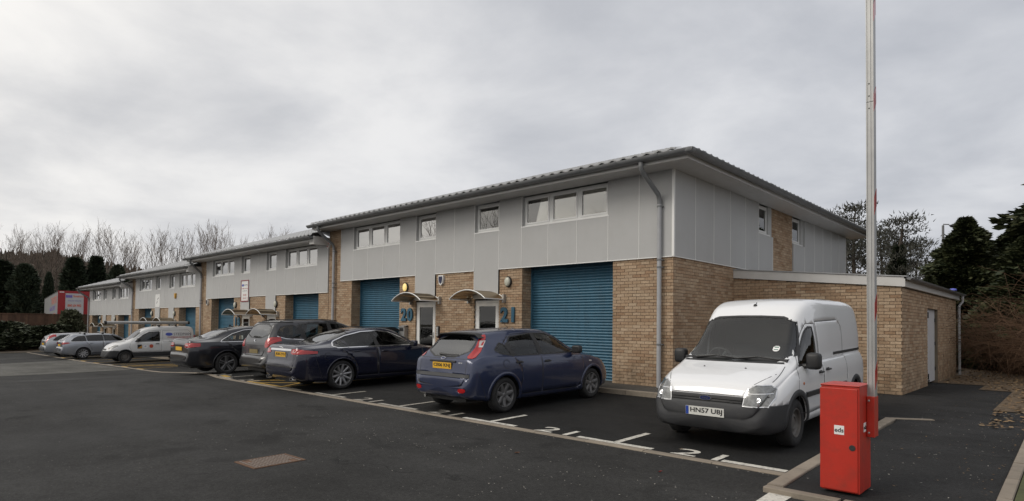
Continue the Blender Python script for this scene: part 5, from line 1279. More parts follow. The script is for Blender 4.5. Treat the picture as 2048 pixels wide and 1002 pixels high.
rear_plate(MPV, c, '', .765, w=.50, m=mat('grimy_plate', (.20,.155,.07), .6, var=.25, vscale=20))
b = MB(); c.ribbon([(-.34,.85),(-.34,.71),(.34,.71),(.34,.85)], 'end', .02, .004, b, -1, closed=True); b.build('plate_recess', M_BLACK, MPV)
b = MB(); c.ribbon([(-.62,.80),(-.50,.655),(.50,.655),(.62,.80)], 'end', .03, .006, b, -1); b.build('bumper_step', M_TRIM, MPV)
b = MB(); p0, _ = c.hit(.10, 1.15, 'end', -1); p1, _ = c.hit(-.22, 1.16, 'end', -1); b.tube([p0+Vector((-.02,0,.02)), p1+Vector((-.015,0,.01))], [.026,.010], 6); b.build('rear_wiper', M_BLACK, MPV)
b = MB(); h, n = c.hit(0, 1.05, 'end', -1); b.tube([h+Vector((-.006,.0,.045)), h+Vector((-.01,.012,0)), h+Vector((-.006,-.012,-.045))], [.008,.022,.008], 6); b.build('badge', M_CHROME, MPV)
for s_ in (1, -1):
    b = MB(); pts = []
    for x in np.linspace(-.30, 1.45, 14): h, n = c.hit(x, s_*.555, 'top'); pts.append(h+Vector((0,0,.022)))
    b.tube(pts, .013, 6); b.build('roof_rail', M_BLACK, MPV)
b = MB(); b.tube([(-.36,0,1.58),(-.62,0,1.80)], .004, 4); b.build('aerial', M_BLACK, MPV)
b = MB(); c.ribbon([(-.62,1.555),(.62,1.555)], 'end', .03, .015, b, -1); b.build('roof_spoiler', M_BLACK, MPV)
for o_, s_ in zip(find(MPV, 'tail_lamp'), (1, -1)): light_part(c, o_, [(s_*a, z) for a, z in [(.68,1.05),(.77,1.06),(.78,1.10),(.69,1.10)]], 'end', -1, M_TAILC, .008, 'reversing_lens', 0)
place(MPV, -10.02, -4.30, PI/2, 'dusty charcoal people carrier with tall red tail lamps', pitch=-.019)
# ---- black-grey saloon
dlo = [(2.20,.99),(-.18,.995),(-.12,1.05),(.25,1.23),(.62,1.34),(1.05,1.37),(1.48,1.33),(1.85,1.19)]
tl = [(.44,.84),(.86,.845),(.895,.92),(.86,.985),(.50,.97),(.44,.93)]
spec = dict(paint=P_BLK, wb=2.912, r=.340, rim=.245, nsp=5, tw_=.235, rimm=M_ALLOYD, style='twin', hwm=.935, soft=.11,
  top=[(-1.09,.52),(-1.085,.62),(-1.06,.68),(-1.045,.92),(-1.02,1.03),(-.98,1.075),(-.9,1.07),(-.55,1.095),(-.42,1.12),(.12,1.345),(.5,1.415),(.95,1.455),(1.35,1.45),(1.65,1.40),(2.45,1.02),(2.58,.985),(3.2,.89),(3.6,.78),(3.76,.64),(3.80,.45)],
  belt=[(-1.09,.48),(-1.03,.92),(-.9,.985),(-.4,.995),(.2,.97),(2.3,.925),(3.2,.80),(3.80,.42)], bot=[(-1.09,.34),(-.9,.26),(0,.20),(2.9,.19),(3.5,.2),(3.80,.28)],
  hw=[(-1.09,.66),(-1.06,.76),(-1.0,.815),(-.85,.87),(-.5,.915),(.1,.935),(2.4,.93),(3.1,.90),(3.45,.82),(3.68,.68),(3.80,.48)],
  tw=[(-1.09,.6),(-.98,.70),(-.6,.66),(-.3,.61),(.3,.57),(1.2,.565),(1.7,.56),(2.45,.70),(3.2,.64),(3.6,.52),(3.80,.40)],
  rear_x=(-.62,.45), ws_x=(1.5,2.6), ws=[(-.66,1.02),(.66,1.02),(.54,1.39),(-.54,1.39)], rw=[(-.61,1.115),(.61,1.115),(.51,1.40),(-.51,1.40)],
  sw=[([(2.14,.995),(1.05,.995),(1.02,1.355),(1.10,1.362),(1.48,1.322),(1.83,1.185)],0),([(.98,.995),(.22,.995),(.10,1.145),(.27,1.228),(.63,1.333),(.95,1.355)],0),([(.17,.998),(-.12,1.0),(-.06,1.05),(.06,1.115)],0)],
  regions=both('tail_lamp', tl, RX(-.74), M_TAIL, .006, 1)+both('headlamp', [(.45,.66),(.70,.68),(.72,.77),(.50,.74)], FX(3.2), M_HEAD),
  doors=[[(2.45,.40),(2.38,.94),(1.86,1.20),(1.48,1.345),(1.05,1.39),(1.00,1.38),(1.02,.30),(2.3,.28)],[(1.0,.30),(.98,1.38),(.25,1.26),(.04,1.14),(.0,.97),(.30,.72),(.42,.50),(.38,.30)]],
  gaps=[([(-.62,.99),(-.60,.68),(.60,.68),(.62,.99)],'end',-1)], trims=[('chrome_trim', [(dlo,'side',True)], .018, .005, M_CHROME), ('pillar_trim', [([(1.03,1.0),(.985,1.345)],'side',False)], .10, .003, M_BLACK), ('boot_trim', [([(-.44,.70),(.44,.70)],'end',False)], .014, .006, M_CHROME)],
  handles=[(1.20,.87,P_BLK,.19),(.36,.89,P_BLK,.19)], mirrors=[(2.05,1.04,P_BLK,1.0)], cabin=dict(x0=-.2,x1=2.1,floor=.32,seat=.52,rows=[.32,1.28]))
A6, c, body = build_car('saloon_car', spec)
rear_plate(A6, c, '', .80, w=.50); b = MB(); c.ribbon([(-.50,1.07),(.50,1.07)], 'end', .03, .012, b, -1); b.build('boot_lip', P_BLK, A6)
for o_, s_ in zip(find(A6, 'tail_lamp'), (1, -1)): light_part(c, o_, [(s_*a, z) for a, z in [(.50,.885),(.68,.89),(.68,.92),(.50,.92)]], 'end', -1, M_TAILC, .008, 'reversing_lens', 0)
b = MB(); b.prism([(.40,1.44),(.56,1.44),(.44,1.50),(.41,1.50)], 'y', -.012, .012); b.build('aerial_fin', M_BLACK, A6)
place(A6, -13.12, -4.93, PI/2, 'black saloon with chrome window line parked across the bay kerb', pitch=-.015)
# ---- silver estate
def estate(P, tailpoly, rb, cargl, chrome, lean):
    dlo = [(2.15,.985),(-.50,.99),(-.62,1.02),(-.42,1.20),(-.22,1.30),(.5,1.36),(1.05,1.365),(1.45,1.325),(1.82,1.18)]
    return dict(paint=P, wb=2.808, r=.325, rim=.238, nsp=10, tw_=.225, rimm=M_ALLOY, style='thin', hwm=.912, soft=.10,
      top=[(-1.02,.52),(-1.015,.60),(-.985,.66),(-.96,.70),(-.93+.0,.95),(-.90,1.01),(-.66+lean,1.24),(-.46+lean,1.37),(-.38+lean,1.395),(.2,1.425),(.8,1.436),(1.3,1.42),(1.6,1.375),(2.38,1.005),(2.5,.97),(3.1,.88),(3.5,.76),(3.64,.62),(3.68,.45)],
      belt=[(-1.02,.48),(-.94,.90),(-.8,.97),(-.4,.985),(.2,.965),(2.3,.92),(3.1,.79),(3.68,.42)], bot=[(-1.02,.34),(-.8,.26),(0,.20),(2.8,.19),(3.4,.2),(3.68,.28)],
      hw=[(-1.02,.64),(-.99,.74),(-.92,.80),(-.75,.86),(-.4,.90),(.1,.912),(2.3,.91),(3.0,.88),(3.35,.79),(3.56,.66),(3.68,.48)],
      tw=[(-1.02,.6),(-.9,.68),(-.6,.60),(-.35,.56),(.3,.57),(1.2,.565),(1.6,.56),(2.38,.69),(3.1,.63),(3.5,.5),(3.68,.40)],
      rear_x=(-.93,-.3), ws_x=(1.5,2.5), ws=[(-.65,1.01),(.65,1.01),(.54,1.36),(-.54,1.36)], rw=rb,
      sw=[([(2.08,.99),(1.04,.99),(1.02,1.35),(1.07,1.355),(1.45,1.315),(1.80,1.175)],0,cargl),([(.98,.99),(.22,.99),(.16,1.32),(.5,1.352),(.97,1.353)],0,cargl),([(.16,.99),(-.50,.995),(-.58,1.02),(-.40,1.19),(-.21,1.285),(.09,1.315)],0,cargl)],
      regions=both('tail_lamp', tailpoly, RX(-.40), M_TAIL, .006, 1)+both('headlamp', [(.45,.64),(.68,.66),(.70,.75),(.50,.72)], FX(3.1), M_HEAD),
      doors=[[(2.4,.40),(2.34,.93),(1.83,1.19),(1.46,1.34),(1.05,1.385),(1.00,1.375),(1.01,.30),(2.2,.28)],[(.99,.30),(.98,1.375),(.14,1.345),(.14,.97),(.34,.72),(.42,.50),(.36,.30)]],
      gaps=[([(-.62,.99),(-.60,.68),(.60,.68),(.62,.99)],'end',-1)], trims=[('window_trim', [(dlo,'side',True)], .018, .005, chrome)],
      handles=[(1.18,.87,P,.19),(.36,.89,P,.19)], mirrors=[(1.98,1.03,P,1.0)], cabin=dict(x0=-.6,x1=2.0,floor=.32,seat=.52,rows=[.32,1.25]))
spec = estate(P_SILV, [(.46,.83),(.80,.83),(.87,.90),(.82,.965),(.52,.95)], [(-.58,1.02),(.58,1.02),(.50,1.355),(-.50,1.355)], M_CARGLD, M_CHROME, 0)
EST, c, body = build_car('estate_car', spec); rear_plate(EST, c, '', .79, w=.50)
for i, x in enumerate((.12, 1.0)):
    b = MB(); h, n = c.hit(x, .50, 'top'); zt = h.z+.075
    for s_ in (1, -1): b.bbox(x-.045, x+.045, s_*.52-.05, s_*.52+.05, h.z-.05, zt, .012)
    bar_ = b.build('roof_bar_foot', M_BLACK, EST); b = MB(); b.bbox(x-.04, x+.04, -.60, .60, zt-.012, zt+.022, .012); b.build('roof_bar', M_GALV, bar_)
place(EST, -35.40, -3.95, PI/2, 'silver estate car with two roof bars', pitch=-.015)
spec = estate(P_SILV2, [(.62,.86),(.78,.86),(.74,1.10),(.60,1.36),(.52,1.36),(.60,1.08)], [(-.52,1.02),(.52,1.02),(.46,1.355),(-.46,1.355)], M_CARGL, M_BLACK, -.12)
ES2, c, body = build_car('estate_car', spec); rear_plate(ES2, c, '', .79, w=.50); b = MB(); b.bbox(-1.05,-.96,-.70,.70,.40,.56,.03); b.build('rear_bumper', M_TRIM, ES2)
place(ES2, -39.35, -4.05, PI/2, 'pale silver estate with dark red tail lamps beside the shrubs', pitch=-.015)
# ---- white high-roof van
hl = [(.485,.59),(.755,.59),(.80,.70),(.79,.80),(.735,.845),(.60,.845),(.53,.80),(.50,.70)]
spec = dict(paint=P_WHITE, wb=2.912, r=.318, rim=.195, nsp=0, tw_=.195, rimm=M_STEELW, style='steel', hwm=.897, soft=.16, bulge=.02,
  top=[(-.73,.55),(-.725,1.2),(-.71,1.70),(-.66,1.90),(-.5,1.955),(0,1.985),(1.3,1.99),(1.7,1.965),(1.98,1.89),(2.14,1.79),(2.22,1.715),(2.88,1.105),(2.99,1.065),(3.3,.985),(3.55,.895),(3.66,.835),(3.715,.76),(3.745,.69),(3.76,.615),(3.785,.585),(3.79,.42)],
  belt=[(-.73,.5),(-.7,1.0),(-.5,1.10),(2.1,1.06),(2.8,.99),(3.3,.84),(3.6,.68),(3.79,.40)], bot=[(-.73,.36),(-.4,.28),(0,.26),(3.0,.25),(3.6,.23),(3.79,.27)],
  hw=[(-.73,.81),(-.68,.86),(-.45,.89),(0,.897),(2.6,.895),(3.1,.88),(3.4,.855),(3.58,.81),(3.70,.735),(3.76,.66),(3.79,.56)],
  tw=[(-.73,.70),(-.5,.72),(1.2,.72),(1.9,.68),(2.2,.655),(2.88,.74),(3.3,.72),(3.6,.67),(3.72,.62),(3.79,.50)],
  rear_x=(-1,-.6), ws_x=(2.05,3.02), ws=[(-.775,1.11),(0,1.085),(.775,1.11),(.70,1.45),(.635,1.70),(0,1.725),(-.635,1.70),(-.70,1.45)],
  sw=[([(2.68,1.05),(1.90,1.06),(1.90,1.56),(2.03,1.56),(2.15,1.50)],0,M_CARGLD)],
  regions=both('headlamp', hl, FX(3.05), M_HEAD, .004, 0)
     +[('grille', [(-.485,.605),(.485,.605),(.50,.70),(-.50,.70)], 'end', FX(3.5), M_TRIM, -.004, False, 0),
       ('front_bumper', [(3.20,.1),(3.22,.60),(3.5,.60),(3.9,.615),(3.9,.1)], 'side', None, M_TRIM, .008, False, 0)],
  doors=[[(2.80,.44),(2.90,.70),(2.80,.99),(2.22,1.50),(2.07,1.61),(1.80,1.61),(1.78,.42),(2.45,.40)],[(1.76,.42),(1.76,1.64),(.70,1.66),(.52,1.56),(.52,.80),(.42,.46)]],
  gaps=[([(3.42,.88),(2.95,1.05)],'side',0),([(-.50,.715),(.50,.715)],'end',1),([(.50,.715),(.58,.86),(.72,.97)],'end',1),([(-.50,.715),(-.58,.86),(-.72,.97)],'end',1),([(.55,1.15),(-.6,1.16)],'side',0)],
  flare=(.085,.012), flarem=M_TRIM, handles=[(1.93,.92,M_BLACK,.16),(1.58,.94,M_BLACK,.16)], mirrors=[], gy=.5, trimsg=1,
  cabin=dict(x0=.9,x1=2.75,floor=.45,seat=.78,rows=[1.45],steer=-.38))
VAN, c, body = build_car('panel_van', spec)
for s_ in (1, -1):
    b = MB(); h, n = c.hit(2.46, 1.05, 'side', s_); y = abs(h.y); b.bbox(2.44, 2.60, s_*(y+.05), s_*(y+.235), 1.0, 1.225, .05, 3); mo = b.build('door_mirror', M_BLACK, VAN); auto_smooth(mo, 50)
    b = MB(); b.tube([(2.52, s_*(y-.03), 1.03), (2.52, s_*(y+.10), 1.05)], .035, 8); b.build('mirror_arm', M_BLACK, mo)
    b = MB(); c.ribbon([(2.62,.66),(1.98,.66)], 'side', .075, .018, b, s_); c.ribbon([(1.55,.66),(.62,.66)], 'side', .075, .018, b, s_); b.build('rubbing_strip', M_BLACK, VAN)
    b = MB(); c.ribbon([(1.05,1.145),(-.62,1.155)], 'side', .045, .006, b, s_); b.build('door_rail', M_BLACK, VAN)
    h, n = c.hit(2.70, .82, 'side', s_); b = MB(); b.lathe([(.001,.012),(.02,.008),(.022,0)], 12, frame(h, (1,0,0), n.cross(Vector((1,0,0))))); b.build('side_repeater', M_AMBER, VAN, smooth=True)
for o_, s_ in zip(find(VAN, 'headlamp'), (1, -1)):
    light_part(c, o_, [(s_*a, z) for a, z in [(.545,.755),(.765,.76),(.74,.82),(.60,.82)]], 'end', 1, M_TAILC, .004, 'indicator_lens', 0)
    light_part(c, o_, [(s_*a, z) for a, z in [(.525,.61),(.74,.61),(.765,.735),(.535,.73)]], 'end', 1, mat('lamp_bowl', (.10,.10,.10), .15, metal=.8), .005, 'reflector_bowl', 1)
    b = MB(); c.ribbon([(s_*a, z) for a, z in hl], 'end', .014, .009, b, 1, closed=True); c.ribbon([(s_*.53,.744),(s_*.775,.748)], 'end', .012, .010, b, 1); b.build('lamp_surround', M_CHROME, o_)
    h, n = c.hit(s_*.655, .675, 'end', 1); b = MB(); b.lathe([(.035,.006),(.026,-.0),(.012,.010),(.001,.012)], 18, frame(h+n*.006, (0,1,0), n.cross(Vector((0,1,0))))); b.build('bulb', M_CHROME, o_, smooth=True)
gr = find(VAN, 'grille')[0]; b = MB()
for z in (.635, .668): c.ribbon([(-.475,z),(.475,z)], 'end', .024, .014, b, 1)
b.build('grille_bar', M_BLACK, gr)
h, n = c.hit(0, .657, 'end', 1); badge(VAN, h+n*.016, (0,1,0), (0,0,1), .085, .034, M_BADGE); text_obj('badge_lettering', 'Ford', .038, M_CHROME, VAN, frame(h+n*.016+Vector((.011,0,0)), (0,1,0), (0,0,1)), ext=.0008)
h, n = c.hit(.34, .625, 'end', 1); text_obj('model_lettering', 'T200', .028, M_CHROME, VAN, frame(h+n*.019, (0,1,0), (0,0,1)), ext=.001)
rear_plate(VAN, c, 'HN57 UBJ', .485, m=M_WPLATE, sg=1, eu=True, off=.014)
b = MB()
for z, w in ((.385,.46),(.325,.48)): c.ribbon([(-w,z),(w,z)], 'end', .042, .004, b, 1)
b.build('lower_grille', M_BLACK, find(VAN, 'front_bumper')[0])
b = MB()
for y0, y1 in ((-.55,.05),(.05,.62)):
    p0, n0 = c.hit(y0, 1.11, 'end', 1); p1, n1 = c.hit(y1, 1.115, 'end', 1); pm, nm = c.hit((y0+y1)/2, 1.14, 'end', 1); b.tube([p0+n0*.02, pm+n1*.022, p1+n1*.02], [.016,.012,.008], 6)
b.build('wiper', M_BLACK, VAN)
b = MB(); c.ribbon([(-.70,1.088),(.70,1.088)], 'end', .05, .006, b, 1); b.build('scuttle_panel', M_BLACK, VAN)
h, n = c.hit(.52, 1.27, 'end', 1); F = frame(h+n*.003, (0,1,0), n.cross(Vector((0,1,0)))); b = MB(); b.prism(chaikin([(-.045,-.055),(.045,-.055),(.045,.05),(-.045,.05)],1), 'z', 0, .001); me = b.mesh('windscreen_sticker', M_PAPER); me.transform(F); st = link('windscreen_sticker', me, VAN)
b = MB(); b.box(-.03,.03,.015,.035,.0012,.0016); b.box(-.03,.03,-.03,-.015,.0012,.0016); me = b.mesh('sticker_print', mat('sticker_green', (.05,.16,.12), .5)); me.transform(F); link('sticker_print', me, st)
b = MB()
for y in (-.28, .30): h, n = c.hit(3.18, y, 'top'); b.lathe([(.001,.012),(.012,.008),(.014,0)], 8, Matrix.Translation(h))
b.build('washer_jet', M_BLACK, VAN)
b = MB(); h, n = c.hit(2.02, 0, 'top'); b.lathe([(.001,.03),(.016,.026),(.03,0)], 10, Matrix.Translation(h)); b.tube([h, h+Vector((-.06,0,.05))], .006, 6); b.build('roof_aerial_base', M_BLACK, VAN)
b = MB()
for k in range(5): c.ribbon([(.9, -.5+.25*k), (-.45, -.5+.25*k)], 'top', .03, .008, b, 1)
b.build('roof_rib', P_WHITE, body)
b = MB(); b.bbox(1.40,1.46,-.72,.72,.50,1.62,.02); b.build('bulkhead', M_INT, VAN)
place(VAN, 3.10, -1.21, -PI/2+.012, 'white high roof panel van facing the road beside the red barrier', cat='van', pitch=.019)
# ---- small white van with roof tube
hl = [(.42,.70),(.70,.72),(.775,.86),(.70,.905),(.50,.84)]
spec = dict(paint=P_VANW, wb=2.60, r=.300, rim=.185, nsp=0, tw_=.175, rimm=M_STEELW, style='steel', hwm=.830, soft=.14, bulge=.02,
  top=[(-.62,.5),(-.615,1.1),(-.60,1.55),(-.54,1.74),(-.40,1.80),(.2,1.825),(1.0,1.815),(1.45,1.76),(1.78,1.64),(2.42,1.125),(2.55,1.075),(2.9,1.0),(3.15,.88),(3.30,.72),(3.38,.56),(3.40,.42)],
  belt=[(-.62,.46),(-.59,1.0),(-.4,1.08),(2.0,1.05),(2.5,.99),(2.9,.88),(3.2,.72),(3.40,.40)], bot=[(-.62,.34),(-.4,.28),(0,.25),(2.6,.24),(3.2,.24),(3.40,.28)],
  hw=[(-.62,.76),(-.56,.80),(-.35,.825),(2.2,.83),(2.7,.815),(3.0,.77),(3.2,.69),(3.34,.57),(3.40,.46)],
  tw=[(-.62,.60),(-.3,.63),(1.0,.63),(1.78,.56),(2.42,.66),(2.9,.60),(3.2,.48),(3.40,.38)],
  rear_x=(-1,-.5), ws_x=(1.65,2.55), ws=[(-.62,1.13),(.62,1.13),(.53,1.62),(-.53,1.62)],
  sw=[([(2.18,1.05),(1.06,1.05),(1.06,1.52),(1.10,1.55),(1.52,1.53),(1.80,1.38)],0,M_CARGLD)],
  regions=both('headlamp', hl, FX(2.65), M_HEAD, .004, 1)+[('front_bumper', [(2.85,.1),(2.86,.60),(3.1,.62),(3.5,.60),(3.5,.1)], 'side', None, M_TRIM, .008, False, 0),
     ('sill_cladding', [(2.3,.30),(.30,.30),(.30,.50),(2.3,.52)], 'side', lambda q: abs(q.y) > .6, M_TRIM, .008, True, 0)],
  doors=[[(2.32,.54),(2.42,.80),(2.36,1.02),(1.84,1.42),(1.56,1.585),(1.0,1.60),(.98,.54)]],
  gaps=[([(.92,1.02),(.92,1.60),(-.30,1.62),(-.42,1.50),(-.42,.98)],'side',0),([(-.42,.98),(.92,1.02)],'side',0)],
  flare=(.05,.008), flarem=M_TRIM, handles=[(1.18,.92,M_BLACK,.16)], mirrors=[(2.05,1.15,M_BLACK,1.1)], gy=.45, trimsg=1,
  cabin=dict(x0=.7,x1=2.3,floor=.42,seat=.70,rows=[1.0],steer=-.34))
KAN, c, body = build_car('small_van', spec)
for o_, s_ in zip(find(KAN, 'headlamp'), (1, -1)): light_part(c, o_, [(s_*a, z) for a, z in [(.46,.715),(.66,.73),(.70,.765),(.48,.755)]], 'end', 1, M_AMBER, .006, 'indicator_lens', 0)
b = MB(); c.ribbon([(-.34,.68),(.34,.68)], 'end', .09, .006, b, 1); b.build('grille', M_BLACK, KAN)
b = MB(); c.ribbon([(.18,.95),(-.55,.95)], 'side', .0, .0, MB(), 1)
for s_ in (1, -1): b.bbox(-.635,-.60, s_*.66-.07, s_*.66+.07, .95, 1.35, .015)
b.build('tail_lamp', M_TAIL, KAN)
def side_text(txt, x, z, size, m, sx=1.0):
    h, n = c.hit(x, z, 'side', 1); text_obj('lettering', txt, size, m, KAN, frame(h+n*.006, (-1,0,0), n.cross(Vector((-1,0,0)))), ext=.001, sx=sx)
side_text('STEDMAN', -.02, 1.40, .19, mat('side_grey', (.10,.10,.13), .5)); side_text('PLUMBING & HEATING', .13, 1.245, .105, M_LRED, 1.05); side_text('Tel: 07903 477510', .25, 1.03, .105, M_LGREY)
b = MB(); c.ribbon([(.55,1.19),(-.30,1.19)], 'side', .012, .004, b, 1); b.build('underline', M_LRED, KAN)
b = c.patch([(x+.62, z+1.40) for x, z in oval(.17,.085)], 'side', .006, 1); b.build('logo', M_LBLUE, KAN)
for x, z, rx, rz, m in ((1.98,.80,.10,.10,M_INK),(1.72,.80,.10,.09,M_PAPER),(1.46,.81,.085,.09,mat('shield_red', (.45,.07,.03), .5))):
    b = c.patch([(x-rx,z-rz),(x+rx,z-rz),(x+rx,z+rz),(x-rx,z+rz)], 'side', .005, 1, 0 if m is M_INK else 2); b.build('sticker', m, KAN)
b = c.patch([(2.08,.71),(1.88,.71),(1.88,.86)], 'side', .008, 1); b.build('sticker', mat('sticker_amber', (.50,.24,.03), .5), KAN)
side_text('IP', 1.72, .80, .12, M_LBLUE)
for x in (.25, 1.05):
    h, n = c.hit(x, 0, 'top'); b = MB(); b.bbox(x-.03,x+.03,-.62,.62,h.z+.05,h.z+.085,.01)
    for s_ in (1, -1): b.bbox(x-.04,x+.04,s_*.56-.03,s_*.56+.03,h.z-.07,h.z+.06,.01)
    b.build('roof_bar', M_BLACK, KAN)
KYAW = -PI/2-math.radians(2)
place(KAN, -28.75, -.92, KYAW, 'small white plumber van carrying a long tube on its roof', cat='van', pitch=.016, z=GZ(-28.75,-.92)-.0)
# pipe carrier on the van roof
tb = empty('pipe_carrier', (-28.60, -2.2, GZ(-28.6,-2.2)+1.985), KYAW); tag(tb, 'long grey pipe tube strapped on the small van roof bars', 'pipe tube')
b = MB(); b.tube([(-1.55,.45,.035),(2.15,.45,.005)], .075, 16); t_ = b.build('tube', M_GALV, tb); auto_smooth(t_, 40)
b = MB(); b.tube([(-1.62,.45,.0355),(-1.53,.45,.035)], .085, 16); b.tube([(2.13,.45,.005),(2.23,.45,.0045)], .085, 16); b.build('end_cap', M_BLACK, tb)
# ------------------------------------------------------------------ barrier
BR = empty('car_park_barrier', (5.065,-6.02,-.13)); tag(BR, 'red barrier cabinet with its boom raised upright beside the path', 'barrier')
b = MB(); b.bbox(-.165,.165,-.20,.20,0,.985,.006); cab_ = b.build('cabinet', M_RED, BR)
b = MB(); b.bbox(-.172,.15,-.212,-.199,.012,.965,.004); dr_ = b.build('cabinet_door', M_RED, BR)
b = MB(); b.bbox(-.17,.17,-.21,.205,.985,1.0,.006); b.build('cabinet_lid', M_RED, BR)
b = MB(); b.lathe([(.001,.004),(.026,.004),(.028,0)], 20, Matrix.Translation((.105,-.2125,.42)) @ Matrix.Rotation(PI/2, 4, 'X')); b.build('lock', M_LAMPR, dr_)
def sticker(par, o, xd, yd, w, h):
    F = frame(o, xd, yd); b = MB(); b.box(-w/2,w/2,-h/2,h/2,0,.001); me = b.mesh('sticker', M_PAPER); me.transform(F); s_ = link('sticker', me, par)
    text_obj('lettering', 'eds', .058, M_INK, s_, F @ Matrix.Translation((0,.0,.0018)), ext=.0004, bold=.0012)
sticker(dr_, (-.005,-.2125,.575), (1,0,0), (0,0,1), .085, .085); sticker(cab_, (.1655,-.02,.60), (0,1,0), (0,0,1), .085, .085)
b = MB(); b.bbox(.168,.232,.045,.195,.50,.885,.004); br_ = b.build('boom_bracket', M_RED, BR)
b = MB(); b.tube([(.16,.12,.70),(.182,.12,.70)], .05, 14); b.build('boom_shaft', M_STEEL, br_)
b = MB()
for zz in (.54,.845): b.lathe([(.001,.006),(.010,.004),(.012,0)], 8, Matrix.Translation((.185,.0445,zz)) @ Matrix.Rotation(PI/2, 4, 'X'))
b.build('bolt', M_STEEL, br_)
# fluted aluminium boom
pr_ = [(-.033,-.046),(-.024,-.046),(-.022,-.040),(-.010,-.040),(-.008,-.046),(.008,-.046),(.010,-.040),(.022,-.040),(.024,-.046),(.033,-.046),(.033,.046),(-.033,.046)]
b = MB(); b.prism([(a+.198, c+.12) for a, c in pr_], 'z', .52, 3.72); bo = b.build('boom', M_GALV, BR)
b = MB(); b.prism([(a*.985+.198, c*.985+.12) for a, c in pr_], 'z', 3.725, 6.0); b.build('boom_extension', M_GALV, bo)
for i, z in enumerate((.95, 1.60, 2.62, 3.62, 4.5, 5.3)):
    b = MB(); x_ = .198+.0335; b.add([(x_,.074,z),(x_,.166,z+.10),(x_,.166,z+.27),(x_,.074,z+.17),(x_+.002,.074,z),(x_+.002,.166,z+.10),(x_+.002,.166,z+.27),(x_+.002,.074,z+.17)], [(4,5,6,7),(0,1,5,4),(1,2,6,5),(2,3,7,6),(3,0,4,7)]); b.build('red_band', M_REDT, bo)
b = MB()
for z in (3.66, 3.78, 3.9): b.lathe([(.001,.004),(.006,.003),(.007,0)], 8, Matrix.Translation((.192,.074,z)) @ Matrix.Rotation(PI/2, 4, 'X'))
b.build('rivet', M_BLACK, bo)
# ------------------------------------------------------------------ bins by the shutter of unit 20
M_BIN = mat('black_bin_plastic', (.018,.019,.021), .5, var=.2, vscale=5)
def big_bin(x, y, rz, label):
    t = empty('wheeled_bin', (x, y, GZ(x, -1)+.112), rz); tag(t, label, 'bin', 'black wheeled bins before the shutter of unit 20')
    b = MB(); b.add([(-.50,-.26,.16),(.50,-.26,.16),(.50,.22,.16),(-.50,.22,.16),(-.58,-.33,1.12),(.58,-.33,1.12),(.58,.28,1.12),(-.58,.28,1.12)], [(0,3,2,1),(0,1,5,4),(1,2,6,5),(2,3,7,6),(3,0,4,7),(4,5,6,7)]); b.build('bin_body', M_BIN, t)
    b = MB(); n = 8; prf = [(-.36,1.13)]+[(-.36+.68*i/n, 1.15+.11*math.sin(PI*i/n)**.6) for i in range(n+1)]+[(.32,1.13)]; b.prism(prf, 'x', -.61, .61); b.build('bin_lid', M_BIN, t)
    b = MB(); b.tube([(.60,-.30,1.10),(.66,-.30,1.16),(.66,.26,1.16),(.60,.26,1.10)], .016, 6); b.build('bin_handle', M_BLACK, t)
    for sx in (-.42,.42):
        for sy in (-.18,.14):
            b = MB(); b.lathe([(.03,-.025),(.08,-.025),(.08,.025),(.03,.025)], 14, Matrix.Translation((sx,sy,.08)) @ Matrix.Rotation(PI/2, 4, 'Y')); b.build('castor', M_BLACK, t)
big_bin(-10.72, -.40, .0, 'black wheeled bin with domed lid nearer the number 20'); big_bin(-12.05, -.40, .03, 'black wheeled bin with domed lid beside the downpipe pier')
# ------------------------------------------------------------------ bank, fence and lorry at the far end
BANK = MB()
def bank_z(x, y):
    x0 = -47.5 if y < -.8 else -54.0; t = max(0, min(1, (x0-x)/6.5)); return (GZ(x, y)-.15)*(1-t)+.05*t
bx_ = [-47.5,-49,-51,-53,-54,-55,-57,-60.5,-66,-75,-90,-110,-140]; by_ = [-60,-40,-28,-20,-14,-10,-7,-5,-3.5,-2,-.9,-.7,3,9,15,25,40,70]
BANK.add([(x, y, bank_z(x, y)+rnd.uniform(-.03,.03)) for x in bx_ for y in by_], [(i*len(by_)+j, (i+1)*len(by_)+j, (i+1)*len(by_)+j+1, i*len(by_)+j+1) for i in range(len(bx_)-1) for j in range(len(by_)-1)])
tag(BANK.build('bank', M_EARTH), 'earth bank rising to the fence at the end of the car park', kind='structure')
b = MB()
FEN = empty('timber_fence', (-55.4,-4,.05)); tag(FEN, 'brown close boarded timber fence above the dark shrubs', 'fence')
yy = -26.0
while yy < 4.2:
    b = MB(); yo = yy+4
    for k in range(15): b.box(-.012-.006*(k % 2), .012-.006*(k % 2), yo+.118*k, yo+.118*k+.124, .06, 1.72+rnd.uniform(-.01,.01))
    pn = b.build('fence_panel', M_WOOD, FEN); pn['kind'] = 'stuff'
    b = MB(); b.box(.012,.05,yo,yo+1.77,1.72,1.79); b.box(.014,.045,yo,yo+1.77,.85,.93); b.build('rail', M_WOOD, FEN)
    b = MB(); b.box(-.05,.06,yo-.06,yo+.04,-.3,1.84); b.build('post', M_WOOD, FEN); yy += 1.82
LOR = empty('lorry_trailer', (0,0,0)); tag(LOR, 'red and grey curtain sided lorry trailer seen over the timber fence', 'lorry trailer')
K = pix(117,581,57); K.z = 4.06; e1 = pix(83,600,70); rd = Vector((K.x-e1.x, K.y-e1.y, 0)).normalized()
LOR.location = (K.x, K.y, .05); LOR.rotation_euler = (0, -.030, math.atan2(rd.y, rd.x))     # local +x = rear end, body runs to -x; -y side faces us? set below
